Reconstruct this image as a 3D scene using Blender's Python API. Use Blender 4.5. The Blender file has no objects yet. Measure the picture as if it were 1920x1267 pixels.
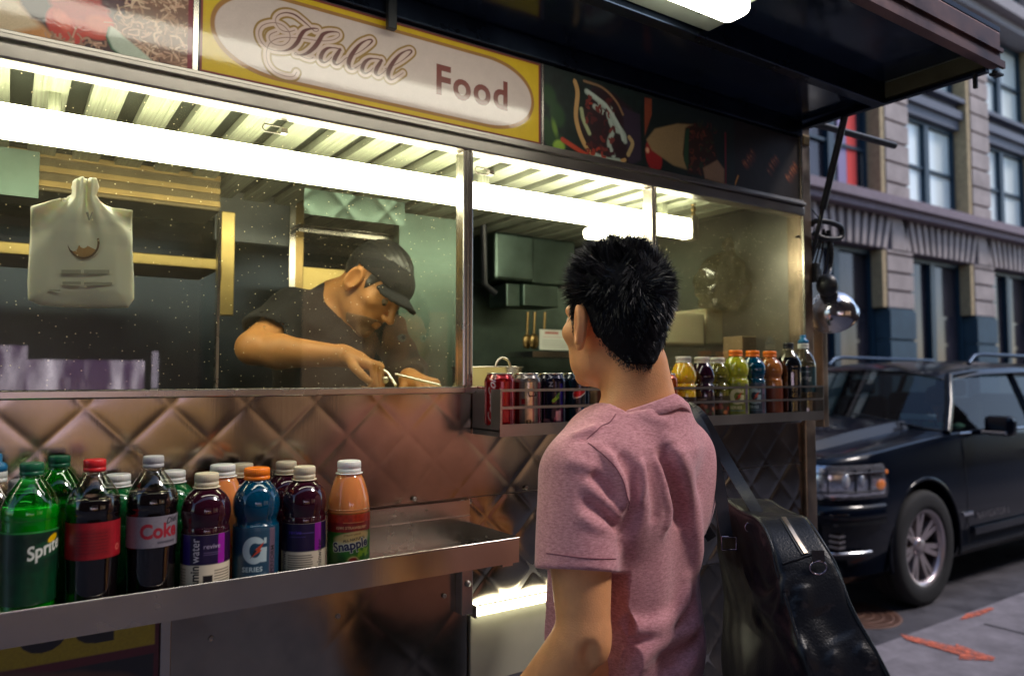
import bpy, bmesh, math, random
import numpy as np
from mathutils import Vector, Matrix
random.seed(7); rng = np.random.default_rng(7)
COL = bpy.context.scene.collection
PI = math.pi
# ---------------------------------------------------------------- camera maths
F = 1400.0; CX = 960.0; CY = 633.5; H = 1.47
_phi = math.atan2(2070, F); _pt = math.atan((705-CY)/F)
_f = (math.cos(_phi), math.sin(_phi))
FW = Vector((_f[0]*math.cos(_pt), _f[1]*math.cos(_pt), math.sin(_pt)))
RT = Vector((math.sin(_phi), -math.cos(_phi), 0))
UP = Vector((-_f[0]*math.sin(_pt), -_f[1]*math.sin(_pt), math.cos(_pt)))
def at(px, py, X=None, Y=None, Z=None, D=None):
    r = FW + RT*((px-CX)/F) + UP*((CY-py)/F)
    if D is not None: t = D
    elif X is not None: t = X/r.x
    elif Y is not None: t = Y/r.y
    else: t = (Z-H)/r.z
    return Vector((r.x*t, r.y*t, H+r.z*t))
def srgb(h):
    h = h.lstrip('#'); v = [int(h[i:i+2], 16)/255 for i in (0, 2, 4)]
    return tuple((c/12.92 if c <= .04045 else ((c+.055)/1.055)**2.4) for c in v)
# ---------------------------------------------------------------- objects
def tag(o, label=None, cat=None, group=None, kind=None):
    if label: o['label'] = label
    if cat: o['category'] = cat
    if group: o['group'] = group
    if kind: o['kind'] = kind
    return o
def empty(name, loc, label, cat, group=None):
    o = bpy.data.objects.new(name, None); COL.objects.link(o)
    o.location = loc; o.empty_display_size = .05
    return tag(o, label, cat, group)
def link(name, me, mats, parent=None):
    o = bpy.data.objects.new(name, me); COL.objects.link(o)
    for m in (mats if isinstance(mats, (list, tuple)) else [mats]): me.materials.append(m)
    if parent is not None:
        o.parent = parent
        if parent.type == 'EMPTY':
            o.matrix_parent_inverse = Matrix.Translation(-Vector(parent.location))
    return o
class MB:
    def __init__(s): s.v = []; s.f = []; s.mi = []; s.sm = []
    def add(s, vs, fs, mi=0, smooth=False, M=None):
        n = len(s.v)
        if M is not None: vs = [M @ Vector(v) for v in vs]
        s.v += [tuple(v) for v in vs]; s.f += [tuple(i+n for i in f) for f in fs]
        s.mi += [mi]*len(fs); s.sm += [smooth]*len(fs); return s
    def box(s, a, b, mi=0, M=None, bev=0):
        x0, y0, z0 = [min(a[i], b[i]) for i in range(3)]; x1, y1, z1 = [max(a[i], b[i]) for i in range(3)]
        if bev <= 0:
            vs = [(x0,y0,z0),(x1,y0,z0),(x1,y1,z0),(x0,y1,z0),(x0,y0,z1),(x1,y0,z1),(x1,y1,z1),(x0,y1,z1)]
            fs = [(0,3,2,1),(4,5,6,7),(0,1,5,4),(1,2,6,5),(2,3,7,6),(3,0,4,7)]
            return s.add(vs, fs, mi, False, M)
        bm = bmesh.new(); bmesh.ops.create_cube(bm, size=1)
        for v in bm.verts: v.co = Vector(((x0+x1)/2+v.co.x*(x1-x0), (y0+y1)/2+v.co.y*(y1-y0), (z0+z1)/2+v.co.z*(z1-z0)))
        bmesh.ops.bevel(bm, geom=bm.edges[:], offset=bev, segments=2, affect='EDGES', profile=.5)
        vs = [v.co.copy() for v in bm.verts]; fs = [[v.index for v in f.verts] for f in bm.faces]; bm.free()
        return s.add(vs, fs, mi, False, M)
    def tube(s, pts, r, n=10, mi=0, caps=True, smooth=True):
        pts = [Vector(p) for p in pts]; N = len(pts)
        rs = r if isinstance(r, (list, tuple)) else [r]*N
        vs = []; fs = []; prev = None
        for i, p in enumerate(pts):
            t = (pts[min(i+1, N-1)]-pts[max(i-1, 0)]).normalized()
            if prev is None:
                a = Vector((0,0,1)) if abs(t.z) < .9 else Vector((1,0,0)); u = t.cross(a).normalized()
            else:
                u = (prev - t*prev.dot(t)).normalized()
            prev = u; w = t.cross(u)
            for k in range(n):
                a = 2*PI*k/n; vs.append(p+(u*math.cos(a)+w*math.sin(a))*rs[i])
        for i in range(N-1):
            for k in range(n):
                fs.append((i*n+k, i*n+(k+1)%n, (i+1)*n+(k+1)%n, (i+1)*n+k))
        s.add(vs, fs, mi, smooth)
        if caps:
            s.add(vs[:n], [tuple(range(n))[::-1]], mi); s.add(vs[-n:], [tuple(range(n))], mi)
        return s
    def ribbon(s, pts, w, th, nrm, mi=0):
        # flat strap: width w along nrm x tangent, thickness th along nrm
        pts = [Vector(p) for p in pts]; N = len(pts); vs = []; fs = []
        for i, p in enumerate(pts):
            t = (pts[min(i+1, N-1)]-pts[max(i-1, 0)]).normalized()
            nn = Vector(nrm[i] if isinstance(nrm, list) else nrm); nn = (nn-t*nn.dot(t)).normalized(); sd = t.cross(nn)
            ww = w[i] if isinstance(w, list) else w
            for a, b in ((-1,-1),(1,-1),(1,1),(-1,1)): vs.append(p+sd*(a*ww/2)+nn*(b*th/2))
        for i in range(N-1):
            for k in range(4): fs.append((i*4+k, i*4+(k+1)%4, (i+1)*4+(k+1)%4, (i+1)*4+k))
        fs += [(3,2,1,0), tuple((N-1)*4+k for k in range(4))]
        return s.add(vs, fs, mi, False)
    def lathe(s, prof, c=(0,0,0), n=32, mi=0, smooth=True, axis=None, ribs=None, caps=True):
        vs = []; fs = []; M = axis
        for i, (r, z) in enumerate(prof):
            for k in range(n):
                a = 2*PI*k/n; rr = r*(1+(ribs(a, z) if ribs else 0))
                vs.append(Vector((rr*math.cos(a), rr*math.sin(a), z)))
        for i in range(len(prof)-1):
            for k in range(n): fs.append((i*n+k, i*n+(k+1)%n, (i+1)*n+(k+1)%n, (i+1)*n+k))
        if caps and prof[0][0] > 1e-4: fs.append(tuple(range(n))[::-1])
        if caps and prof[-1][0] > 1e-4: fs.append(tuple((len(prof)-1)*n+k for k in range(n)))
        if M is not None: vs = [M @ v for v in vs]
        vs = [v+Vector(c) for v in vs]
        return s.add(vs, fs, mi, smooth)
    def prism(s, poly, depth, M, mi=0):
        # polygon in local xy, extruded along +z by depth, placed by matrix M
        n = len(poly); vs = [Vector((p[0], p[1], 0)) for p in poly]+[Vector((p[0], p[1], depth)) for p in poly]
        fs = [tuple(range(n))[::-1], tuple(range(n, 2*n))]+[(k, (k+1) % n, n+(k+1) % n, n+k) for k in range(n)]
        return s.add(vs, fs, mi, False, M)
    def sphere(s, c, r, n=16, mi=0, sc=(1,1,1)):
        prof = [(max(math.sin(PI*i/n), 1e-5)*r, -math.cos(PI*i/n)*r) for i in range(n+1)]
        vs = []; fs = []; m = n*2
        for rr, z in prof:
            for k in range(m):
                a = 2*PI*k/m; vs.append((c[0]+rr*math.cos(a)*sc[0], c[1]+rr*math.sin(a)*sc[1], c[2]+z*sc[2]))
        for i in range(n):
            for k in range(m): fs.append((i*m+k, i*m+(k+1)%m, (i+1)*m+(k+1)%m, (i+1)*m+k))
        return s.add(vs, fs, mi, True)
    def build(s, name, mats, parent=None):
        me = bpy.data.meshes.new(name); me.from_pydata(s.v, [], s.f)
        me.polygons.foreach_set('material_index', s.mi); me.polygons.foreach_set('use_smooth', s.sm)
        me.validate(); me.update()
        return link(name, me, mats, parent)
def grid_mesh(name, P, mats, parent=None, col=None, smooth=True, flip=False):
    # P: (ny,nx,3) array of points; col: (ny,nx,3) linear colours
    ny, nx = P.shape[:2]
    idx = np.arange(nx*ny).reshape(ny, nx)
    q = np.stack([idx[:-1,:-1], idx[:-1,1:], idx[1:,1:], idx[1:,:-1]], -1).reshape(-1, 4)
    if flip: q = q[:, ::-1]
    me = bpy.data.meshes.new(name)
    me.vertices.add(nx*ny); me.vertices.foreach_set('co', P.reshape(-1).astype(np.float32))
    me.loops.add(q.size); me.loops.foreach_set('vertex_index', q.reshape(-1).astype(np.int32))
    me.polygons.add(len(q)); me.polygons.foreach_set('loop_start', np.arange(0, q.size, 4, dtype=np.int32))
    me.polygons.foreach_set('loop_total', np.full(len(q), 4, np.int32))
    me.update(calc_edges=True)
    me.polygons.foreach_set('use_smooth', np.full(len(q), smooth))
    if col is not None:
        ca = me.color_attributes.new('Col', 'FLOAT_COLOR', 'POINT')
        ca.data.foreach_set('color', np.concatenate([col, np.ones(col.shape[:2]+(1,))], -1).reshape(-1).astype(np.float32))
    return link(name, me, mats, parent)
# ---------------------------------------------------------------- materials
_mats = {}
def nodes(m):
    m.use_nodes = True; nt = m.node_tree; return nt, nt.nodes['Principled BSDF'], nt.nodes['Material Output']
def mat(name, col, rough=.5, metal=0, noise=0, nscale=8, bump=0, bscale=60, stretch=(1,1,1), trans=0, ior=1.45, coat=0, sss=0, sssr=(1,.3,.15), sheen=0, emit=None, es=0, spec=None, rnoise=0, alpha=1, attr=None, aniso=0, detail=4):
    if name in _mats: return _mats[name]
    m = bpy.data.materials.new(name); nt, b, out = nodes(m); L = nt.links.new
    c = col if not isinstance(col, str) else srgb(col)
    b.inputs['Base Color'].default_value = (*c, 1)
    b.inputs['Roughness'].default_value = rough; b.inputs['Metallic'].default_value = metal
    b.inputs['Transmission Weight'].default_value = trans; b.inputs['IOR'].default_value = ior
    b.inputs['Coat Weight'].default_value = coat; b.inputs['Coat Roughness'].default_value = .04
    if spec is not None: b.inputs['Specular IOR Level'].default_value = spec
    if sss: b.inputs['Subsurface Weight'].default_value = sss; b.inputs['Subsurface Radius'].default_value = sssr; b.inputs['Subsurface Scale'].default_value = .012
    if sheen: b.inputs['Sheen Weight'].default_value = sheen; b.inputs['Sheen Roughness'].default_value = .4
    if emit is not None: b.inputs['Emission Color'].default_value = (*emit, 1); b.inputs['Emission Strength'].default_value = es
    if alpha < 1: b.inputs['Alpha'].default_value = alpha
    tc = nt.nodes.new('ShaderNodeTexCoord'); mp = nt.nodes.new('ShaderNodeMapping'); mp.inputs['Scale'].default_value = stretch
    L(tc.outputs['Object'], mp.inputs['Vector'])
    base = None
    if attr:
        a = nt.nodes.new('ShaderNodeAttribute'); a.attribute_name = attr; base = a.outputs['Color']; L(base, b.inputs['Base Color'])
    if noise or rnoise:
        n = nt.nodes.new('ShaderNodeTexNoise'); n.inputs['Scale'].default_value = nscale; n.inputs['Detail'].default_value = detail; n.inputs['Roughness'].default_value = .65
        L(mp.outputs[0], n.inputs['Vector'])
        if noise:
            r = nt.nodes.new('ShaderNodeMapRange'); r.inputs['From Min'].default_value = .25; r.inputs['From Max'].default_value = .75
            r.inputs['To Min'].default_value = 1-noise; r.inputs['To Max'].default_value = 1+noise*.6
            L(n.outputs['Fac'], r.inputs['Value'])
            mx = nt.nodes.new('ShaderNodeVectorMath'); mx.operation = 'SCALE'
            if base is None: mx.inputs[0].default_value = c
            else: L(base, mx.inputs[0])
            L(r.outputs[0], mx.inputs['Scale']); L(mx.outputs[0], b.inputs['Base Color'])
        if rnoise:
            r = nt.nodes.new('ShaderNodeMapRange'); r.inputs['From Min'].default_value = .3; r.inputs['From Max'].default_value = .7
            r.inputs['To Min'].default_value = max(rough-rnoise, .02); r.inputs['To Max'].default_value = rough+rnoise
            L(n.outputs['Fac'], r.inputs['Value']); L(r.outputs[0], b.inputs['Roughness'])
    if bump:
        n2 = nt.nodes.new('ShaderNodeTexNoise'); n2.inputs['Scale'].default_value = bscale; n2.inputs['Detail'].default_value = 3
        L(mp.outputs[0], n2.inputs['Vector'])
        bp = nt.nodes.new('ShaderNodeBump'); bp.inputs['Strength'].default_value = bump; bp.inputs['Distance'].default_value = .002
        L(n2.outputs['Fac'], bp.inputs['Height']); L(bp.outputs[0], b.inputs['Normal'])
        if coat: L(bp.outputs[0], b.inputs['Coat Normal'])
    if aniso: b.inputs['Anisotropic'].default_value = aniso
    _mats[name] = m; return m
def glass_mat(name, tint=(1,1,1), dirt=0, rough=.0, refl=1.0, dirtcol=(.6,.55,.35), fr=1.5):
    # thin sheet glass: mostly clear, Fresnel reflection, optional specks and smears
    m = bpy.data.materials.new(name); m.use_nodes = True; nt = m.node_tree; nt.nodes.clear(); L = nt.links.new
    out = nt.nodes.new('ShaderNodeOutputMaterial'); tr = nt.nodes.new('ShaderNodeBsdfTransparent'); tr.inputs[0].default_value = (*tint, 1)
    gl = nt.nodes.new('ShaderNodeBsdfGlossy'); gl.inputs['Roughness'].default_value = rough; gl.inputs[0].default_value = (1,1,1,1)
    fs = nt.nodes.new('ShaderNodeFresnel'); ge = nt.nodes.new('ShaderNodeNewGeometry'); mi_ = nt.nodes.new('ShaderNodeMapRange'); mi_.inputs['To Min'].default_value = fr; mi_.inputs['To Max'].default_value = 1/fr; L(ge.outputs['Backfacing'], mi_.inputs['Value']); L(mi_.outputs[0], fs.inputs[0])
    mu = nt.nodes.new('ShaderNodeMath'); mu.operation = 'MULTIPLY'; mu.inputs[1].default_value = refl; mu.use_clamp = True; L(fs.outputs[0], mu.inputs[0])
    mx = nt.nodes.new('ShaderNodeMixShader'); L(mu.outputs[0], mx.inputs[0]); L(tr.outputs[0], mx.inputs[1]); L(gl.outputs[0], mx.inputs[2])
    last = mx.outputs[0]
    if dirt:
        tc = nt.nodes.new('ShaderNodeTexCoord')
        df = nt.nodes.new('ShaderNodeBsdfDiffuse'); df.inputs[0].default_value = (*dirtcol, 1)
        tl = nt.nodes.new('ShaderNodeBsdfTranslucent'); tl.inputs[0].default_value = (*dirtcol, 1)
        dm = nt.nodes.new('ShaderNodeMixShader'); dm.inputs[0].default_value = .6; L(df.outputs[0], dm.inputs[1]); L(tl.outputs[0], dm.inputs[2])
        vo = nt.nodes.new('ShaderNodeTexVoronoi'); vo.inputs['Scale'].default_value = 85; L(tc.outputs['Object'], vo.inputs['Vector'])
        lt = nt.nodes.new('ShaderNodeMath'); lt.operation = 'LESS_THAN'; L(vo.outputs['Distance'], lt.inputs[0])
        sp = nt.nodes.new('ShaderNodeSeparateColor'); L(vo.outputs['Color'], sp.inputs[0]); pw = nt.nodes.new('ShaderNodeMath'); pw.operation = 'POWER'; pw.inputs[1].default_value = 4; L(sp.outputs[1], pw.inputs[0]); pm = nt.nodes.new('ShaderNodeMath'); pm.operation = 'MULTIPLY'; pm.inputs[1].default_value = .26; L(pw.outputs[0], pm.inputs[0]); L(pm.outputs[0], lt.inputs[1])
        g2 = nt.nodes.new('ShaderNodeMath'); g2.operation = 'GREATER_THAN'; g2.inputs[1].default_value = .25; L(sp.outputs[0], g2.inputs[0])
        m2 = nt.nodes.new('ShaderNodeMath'); m2.operation = 'MULTIPLY'; L(lt.outputs[0], m2.inputs[0]); L(g2.outputs[0], m2.inputs[1])
        no = nt.nodes.new('ShaderNodeTexNoise'); no.inputs['Scale'].default_value = 5; no.inputs['Detail'].default_value = 6; no.inputs['Roughness'].default_value = .7; L(tc.outputs['Object'], no.inputs['Vector'])
        mr = nt.nodes.new('ShaderNodeMapRange'); mr.inputs['From Min'].default_value = .42; mr.inputs['From Max'].default_value = .85; mr.inputs['To Min'].default_value = 0.01; mr.inputs['To Max'].default_value = dirt; L(no.outputs['Fac'], mr.inputs['Value'])
        mxx = nt.nodes.new('ShaderNodeMath'); mxx.operation = 'MAXIMUM'; L(m2.outputs[0], mxx.inputs[0]); L(mr.outputs[0], mxx.inputs[1])
        mm = nt.nodes.new('ShaderNodeMixShader'); L(mxx.outputs[0], mm.inputs[0]); L(last, mm.inputs[1]); L(dm.outputs[0], mm.inputs[2]); last = mm.outputs[0]
    L(last, out.inputs[0]); return m
def steel(name, col=(.55,.53,.5), rough=.25, rn=.08, bump=.05, stretch=(300,300,4), bscale=1.0, smudge=.25):
    m = mat(name, col, rough, 1.0, noise=smudge, nscale=7, rnoise=rn)
    nt, b, out = nodes(m); L = nt.links.new
    tc = nt.nodes.new('ShaderNodeTexCoord'); mp = nt.nodes.new('ShaderNodeMapping'); mp.inputs['Scale'].default_value = stretch
    n = nt.nodes.new('ShaderNodeTexNoise'); n.inputs['Scale'].default_value = bscale; n.inputs['Detail'].default_value = 3
    L(tc.outputs['Object'], mp.inputs[0]); L(mp.outputs[0], n.inputs['Vector'])
    bp = nt.nodes.new('ShaderNodeBump'); bp.inputs['Strength'].default_value = bump; bp.inputs['Distance'].default_value = .001
    L(n.outputs['Fac'], bp.inputs['Height']); L(bp.outputs[0], b.inputs['Normal']); return m
# ---------------------------------------------------------------- painter: 2-D artwork stored as vertex colours of a fine grid
_font_cache = {}
def glyph_tris(txt, bold=0.0, shear=0.0, sp=1.0):
    key = (txt, bold, shear, sp)
    if key in _font_cache: return _font_cache[key]
    cu = bpy.data.curves.new('lettering', 'FONT'); cu.body = txt; cu.size = 1; cu.offset = bold; cu.shear = shear; cu.space_character = sp; cu.resolution_u = 4
    ob = bpy.data.objects.new('lettering', cu); COL.objects.link(ob)
    dg = bpy.context.evaluated_depsgraph_get(); me = ob.evaluated_get(dg).to_mesh(); me.calc_loop_triangles()
    V = np.array([v.co[:2] for v in me.vertices]) if len(me.vertices) else np.zeros((0, 2))
    T = np.array([t.vertices[:] for t in me.loop_triangles], int).reshape(-1, 3)
    ob.evaluated_get(dg).to_mesh_clear(); bpy.data.objects.remove(ob); bpy.data.curves.remove(cu)
    _font_cache[key] = (V, T); return V, T
class Cv:
    def __init__(s, w, h, res, col):
        s.w, s.h = w, h; s.nx = max(int(w/res), 4)+1; s.ny = max(int(h/res), 4)+1; s.px = w/(s.nx-1)
        s.U, s.V = np.meshgrid(np.linspace(0, w, s.nx), np.linspace(0, h, s.ny))
        s.a = np.empty((s.ny, s.nx, 3)); s.a[:] = srgb(col) if isinstance(col, str) else col
    def put(s, alpha, col):
        c = np.array(srgb(col) if isinstance(col, str) else col); al = alpha[..., None]; s.a = s.a*(1-al)+c*al; return s
    def aa(s, d, soft=0): return np.clip(.5-d/(s.px*1.2+soft), 0, 1)
    def rect(s, x0, y0, x1, y1, col, r=0, soft=0):
        dx = np.abs(s.U-(x0+x1)/2)-(x1-x0)/2+r; dy = np.abs(s.V-(y0+y1)/2)-(y1-y0)/2+r
        d = np.hypot(np.maximum(dx, 0), np.maximum(dy, 0))+np.minimum(np.maximum(dx, dy), 0)-r
        return s.put(s.aa(d, soft), col)
    def ell(s, cx, cy, rx, ry, col, ang=0, soft=0):
        c, n = math.cos(ang), math.sin(ang); x = (s.U-cx)*c+(s.V-cy)*n; y = -(s.U-cx)*n+(s.V-cy)*c
        k = np.hypot(x/rx, y/ry); d = (k-1)*min(rx, ry)
        return s.put(s.aa(d, soft), col)
    def poly(s, pts, col, soft=0):
        pts = np.array(pts, float); n = len(pts); ins = np.zeros(s.U.shape, bool); d = np.full(s.U.shape, 1e9)
        for i in range(n):
            a, b = pts[i], pts[(i+1) % n]; e = b-a; wx, wy = s.U-a[0], s.V-a[1]
            t = np.clip((wx*e[0]+wy*e[1])/(e@e+1e-12), 0, 1); d = np.minimum(d, np.hypot(wx-e[0]*t, wy-e[1]*t))
            c = ((a[1] > s.V) != (b[1] > s.V)) & (s.U < (b[0]-a[0])*(s.V-a[1])/(b[1]-a[1]+1e-12)+a[0]); ins ^= c
        return s.put(s.aa(np.where(ins, -d, d), soft), col)
    def dstroke(s, pts, ws):
        pts = np.array(pts, float); n = len(pts); ws = np.array([ws]*n if np.isscalar(ws) else ws, float); d = np.full(s.U.shape, 1e9)
        for i in range(n-1):
            a, b = pts[i], pts[i+1]; e = b-a; wx, wy = s.U-a[0], s.V-a[1]
            t = np.clip((wx*e[0]+wy*e[1])/(e@e+1e-12), 0, 1)
            d = np.minimum(d, np.hypot(wx-e[0]*t, wy-e[1]*t)-(ws[i]+(ws[i+1]-ws[i])*t))
        return d
    def stroke(s, pts, ws, col, soft=0): return s.put(s.aa(s.dstroke(pts, ws), soft), col)
    def text(s, txt, x, y, size, col, bold=0.0, shear=0.0, rot=0, align='l', sx=1.0, sp=1.0):
        V, T = glyph_tris(txt, bold, shear, sp)
        if not len(T): return s
        W = V[:, 0].max()*size*sx; off = 0 if align == 'l' else -W/2
        P = V*size; P[:, 0] = P[:, 0]*sx+off; c, n = math.cos(rot), math.sin(rot)
        P = np.stack([P[:, 0]*c-P[:, 1]*n+x, P[:, 0]*n+P[:, 1]*c+y], -1)
        ss = 3; acc = np.zeros((s.ny*ss, s.nx*ss), bool); q = P/s.px*ss+(ss-1)/2
        for t in T:
            a, b, d = q[t[0]], q[t[1]], q[t[2]]
            x0, y0 = np.floor(np.minimum(np.minimum(a, b), d)).astype(int); x1, y1 = np.ceil(np.maximum(np.maximum(a, b), d)).astype(int)+1
            x0, y0 = max(x0, 0), max(y0, 0); x1, y1 = min(x1, acc.shape[1]), min(y1, acc.shape[0])
            if x1 <= x0 or y1 <= y0: continue
            X, Y = np.meshgrid(np.arange(x0, x1), np.arange(y0, y1))
            e = lambda p, r: (r[0]-p[0])*(Y-p[1])-(r[1]-p[1])*(X-p[0])
            e0, e1, e2 = e(a, b), e(b, d), e(d, a)
            acc[y0:y1, x0:x1] |= ((e0 >= 0) & (e1 >= 0) & (e2 >= 0)) | ((e0 <= 0) & (e1 <= 0) & (e2 <= 0))
        al = acc.reshape(s.ny, ss, s.nx, ss).mean((1, 3)); return s.put(al, col)
    def noise(s, amp, sc=1):
        n = rng.random((max(int(s.ny/sc), 2)+2, max(int(s.nx/sc), 2)+2))
        yy = np.linspace(0, n.shape[0]-1.001, s.ny); xx = np.linspace(0, n.shape[1]-1.001, s.nx)
        y0 = yy.astype(int); x0 = xx.astype(int); fy = (yy-y0)[:, None]; fx = (xx-x0)[None]
        v = n[y0][:, x0]*(1-fy)*(1-fx)+n[y0+1][:, x0]*fy*(1-fx)+n[y0][:, x0+1]*(1-fy)*fx+n[y0+1][:, x0+1]*fy*fx
        s.a *= (1+(v-.5)*2*amp)[..., None]; return v
    def panel(s, name, o, ux, vy, m, parent=None):
        o, ux, vy = np.array(o), np.array(ux, float), np.array(vy, float)
        P = o+s.U[..., None]*ux+s.V[..., None]*vy
        return grid_mesh(name, P, m, parent, s.a, smooth=False)
    def wrap(s, name, c, radf, z0, a0, m, parent=None):
        # wrap round a vertical axis; u runs to the viewer's right; a0 = azimuth of the left edge; radf(z) radius
        R = radf(s.h/2+z0)
        ang = a0+s.U/R; rr = np.vectorize(radf)(s.V[:, :1]+z0)+.0006
        P = np.stack([c[0]+rr*np.cos(ang), c[1]+rr*np.sin(ang), c[2]+z0+s.V], -1)
        return grid_mesh(name, P, m, parent, s.a, smooth=True)
def crom(pts, k=8):
    pts = [np.array(p, float) for p in pts]; P = [2*pts[0]-pts[1]]+pts+[2*pts[-1]-pts[-2]]; out = []
    for i in range(1, len(P)-2):
        for j in range(k):
            t = j/k; a, b, c, d = P[i-1:i+3]
            out.append(.5*((2*b)+(-a+c)*t+(2*a-5*b+4*c-d)*t*t+(-a+3*b-3*c+d)*t**3))
    out.append(pts[-1]); return np.array(out)
# ---------------------------------------------------------------- signed-distance modelling + surface nets
def smin(a, b, k):
    h = np.clip(.5+.5*(b-a)/k, 0, 1); return b*(1-h)+a*h-k*h*(1-h)
def smax(a, b, k): return -smin(-a, -b, k)
def ell(P, c, r, M=None):
    q = P-np.array(c)
    if M is not None: q = q@M
    q = q/np.array(r); k0 = np.sqrt((q*q).sum(-1)); q2 = q/np.array(r); k1 = np.sqrt((q2*q2).sum(-1))+1e-9
    return k0*(k0-1)/k1
def cone(P, a, b, ra, rb):
    a = np.array(a, float); b = np.array(b, float); e = b-a; w = P-a; t = np.clip((w@e)/(e@e+1e-12), 0, 1)
    return np.sqrt(((w-t[..., None]*e)**2).sum(-1))-(ra+(rb-ra)*t)
def chain(P, pts, rs, k=.01):
    d = None
    for i in range(len(pts)-1):
        c = cone(P, pts[i], pts[i+1], rs[i], rs[i+1]); d = c if d is None else smin(d, c, k)
    return d
def rbox(P, c, r, rad, M=None):
    q = P-np.array(c)
    if M is not None: q = q@M
    q = np.abs(q)-np.array(r)+rad; return np.sqrt((np.maximum(q, 0)**2).sum(-1))+np.minimum(q.max(-1), 0)-rad
def pline(P2, pts):
    d = np.full(P2.shape[:-1], 1e9); tt = np.zeros(P2.shape[:-1]); n = len(pts)-1
    for i in range(n):
        a = np.array(pts[i], float); e = np.array(pts[i+1], float)-a; w = P2-a; t = np.clip((w@e)/(e@e+1e-12), 0, 1)
        dd = np.sqrt(((w-t[..., None]*e)**2).sum(-1)); m = dd < d; d = np.where(m, dd, d); tt = np.where(m, (i+t)/n, tt)
    return d, tt
def sdf_mesh(name, f, lo, hi, h, mats, parent=None, T=None, post=None):
    lo = np.array(lo, float); n = np.ceil((np.array(hi)-lo)/h).astype(int)+1; B = 8; nb = (n+B-1)//B
    G = np.full(nb*B+1, 1e3, np.float32)
    bi = np.stack(np.meshgrid(*[np.arange(k) for k in nb], indexing='ij'), -1).reshape(-1, 3)
    cd = f(lo+(bi*B+B/2)*h); act = bi[np.abs(cd) < B*h*.87*1.6+.004]; off = np.stack(np.meshgrid(*[np.arange(B+1)]*3, indexing='ij'), -1)
    G0 = np.sign(cd).reshape(nb)
    G[:nb[0]*B, :nb[1]*B, :nb[2]*B] = np.repeat(np.repeat(np.repeat(G0, B, 0), B, 1), B, 2)*1e3
    for i in range(0, len(act), 512):
        a = act[i:i+512]; ix = a[:, None, None, None, :]*B+off; G[ix[..., 0], ix[..., 1], ix[..., 2]] = f(lo+ix*h)
    G[0] = G[-1] = 1e3; G[:, 0] = G[:, -1] = 1e3; G[:, :, 0] = G[:, :, -1] = 1e3
    ins = G < 0; sh = np.array(G.shape)-1
    cnt = np.zeros(sh, np.int8); S = np.zeros(tuple(sh)+(3,), np.float32); K = np.zeros(sh, np.float32)
    for c in range(8):
        o = ((c >> 2) & 1, (c >> 1) & 1, c & 1); cnt += ins[o[0]:o[0]+sh[0], o[1]:o[1]+sh[1], o[2]:o[2]+sh[2]]
    cell = (cnt > 0) & (cnt < 8); ci = np.argwhere(cell); vid = np.full(sh, -1, np.int64); vid[cell] = np.arange(len(ci))
    V = np.zeros((len(ci), 3)); W = np.zeros(len(ci))
    for ax in range(3):
        u, w = [k for k in range(3) if k != ax]
        for a in (0, 1):
            for b in (0, 1):
                p = ci.copy(); p[:, u] += a; p[:, w] += b; q = p.copy(); q[:, ax] += 1
                g0 = G[p[:, 0], p[:, 1], p[:, 2]]; g1 = G[q[:, 0], q[:, 1], q[:, 2]]; m = (g0 < 0) != (g1 < 0)
                t = np.where(m, g0/(g0-g1+1e-20), 0); pos = p.astype(float); pos[:, ax] += t; V += pos*m[:, None]; W += m
    V = lo+V/W[:, None]*h
    faces = []
    for ax in range(3):
        u, w = [(1, 2), (2, 0), (0, 1)][ax]
        A = [slice(1, None)]*3; s0 = [slice(1, -1)]*3; s0[ax] = slice(0, -1); s1 = [slice(1, -1)]*3; s1[ax] = slice(1, None)
        e0 = ins[tuple(s0)]; e1 = ins[tuple(s1)]; x = np.argwhere(e0 != e1)
        if not len(x): continue
        st = e0[x[:, 0], x[:, 1], x[:, 2]]; base = x+1; base[:, ax] -= 1
        def g(du, dw):
            p = base.copy(); p[:, u] -= du; p[:, w] -= dw; return vid[p[:, 0], p[:, 1], p[:, 2]]
        Q = np.stack([g(0, 0), g(1, 0), g(1, 1), g(0, 1)], -1); Q[~st] = Q[~st][:, ::-1]; faces.append(Q)
    Q = np.concatenate(faces); Q = Q[(Q >= 0).all(1)]
    for _ in range(2):     # project on to the surface
        e = h*.5; d = f(V); gr = np.stack([f(V+np.eye(3)[k]*e)-f(V-np.eye(3)[k]*e) for k in range(3)], -1)/(2*e)
        V = V-np.clip(d, -h, h)[:, None]*gr/np.maximum((gr*gr).sum(-1), .3)[:, None]
    if post is not None: V = post(V)
    if T is not None: V = V@T[:3, :3].T+T[:3, 3]
    me = bpy.data.meshes.new(name); me.vertices.add(len(V)); me.vertices.foreach_set('co', V.reshape(-1).astype(np.float32))
    me.loops.add(Q.size); me.loops.foreach_set('vertex_index', Q.reshape(-1).astype(np.int32))
    me.polygons.add(len(Q)); me.polygons.foreach_set('loop_start', np.arange(0, Q.size, 4, dtype=np.int32)); me.polygons.foreach_set('loop_total', np.full(len(Q), 4, np.int32))
    me.update(calc_edges=True); me.polygons.foreach_set('use_smooth', np.full(len(Q), True)); me.validate()
    return link(name, me, mats, parent)
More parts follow.
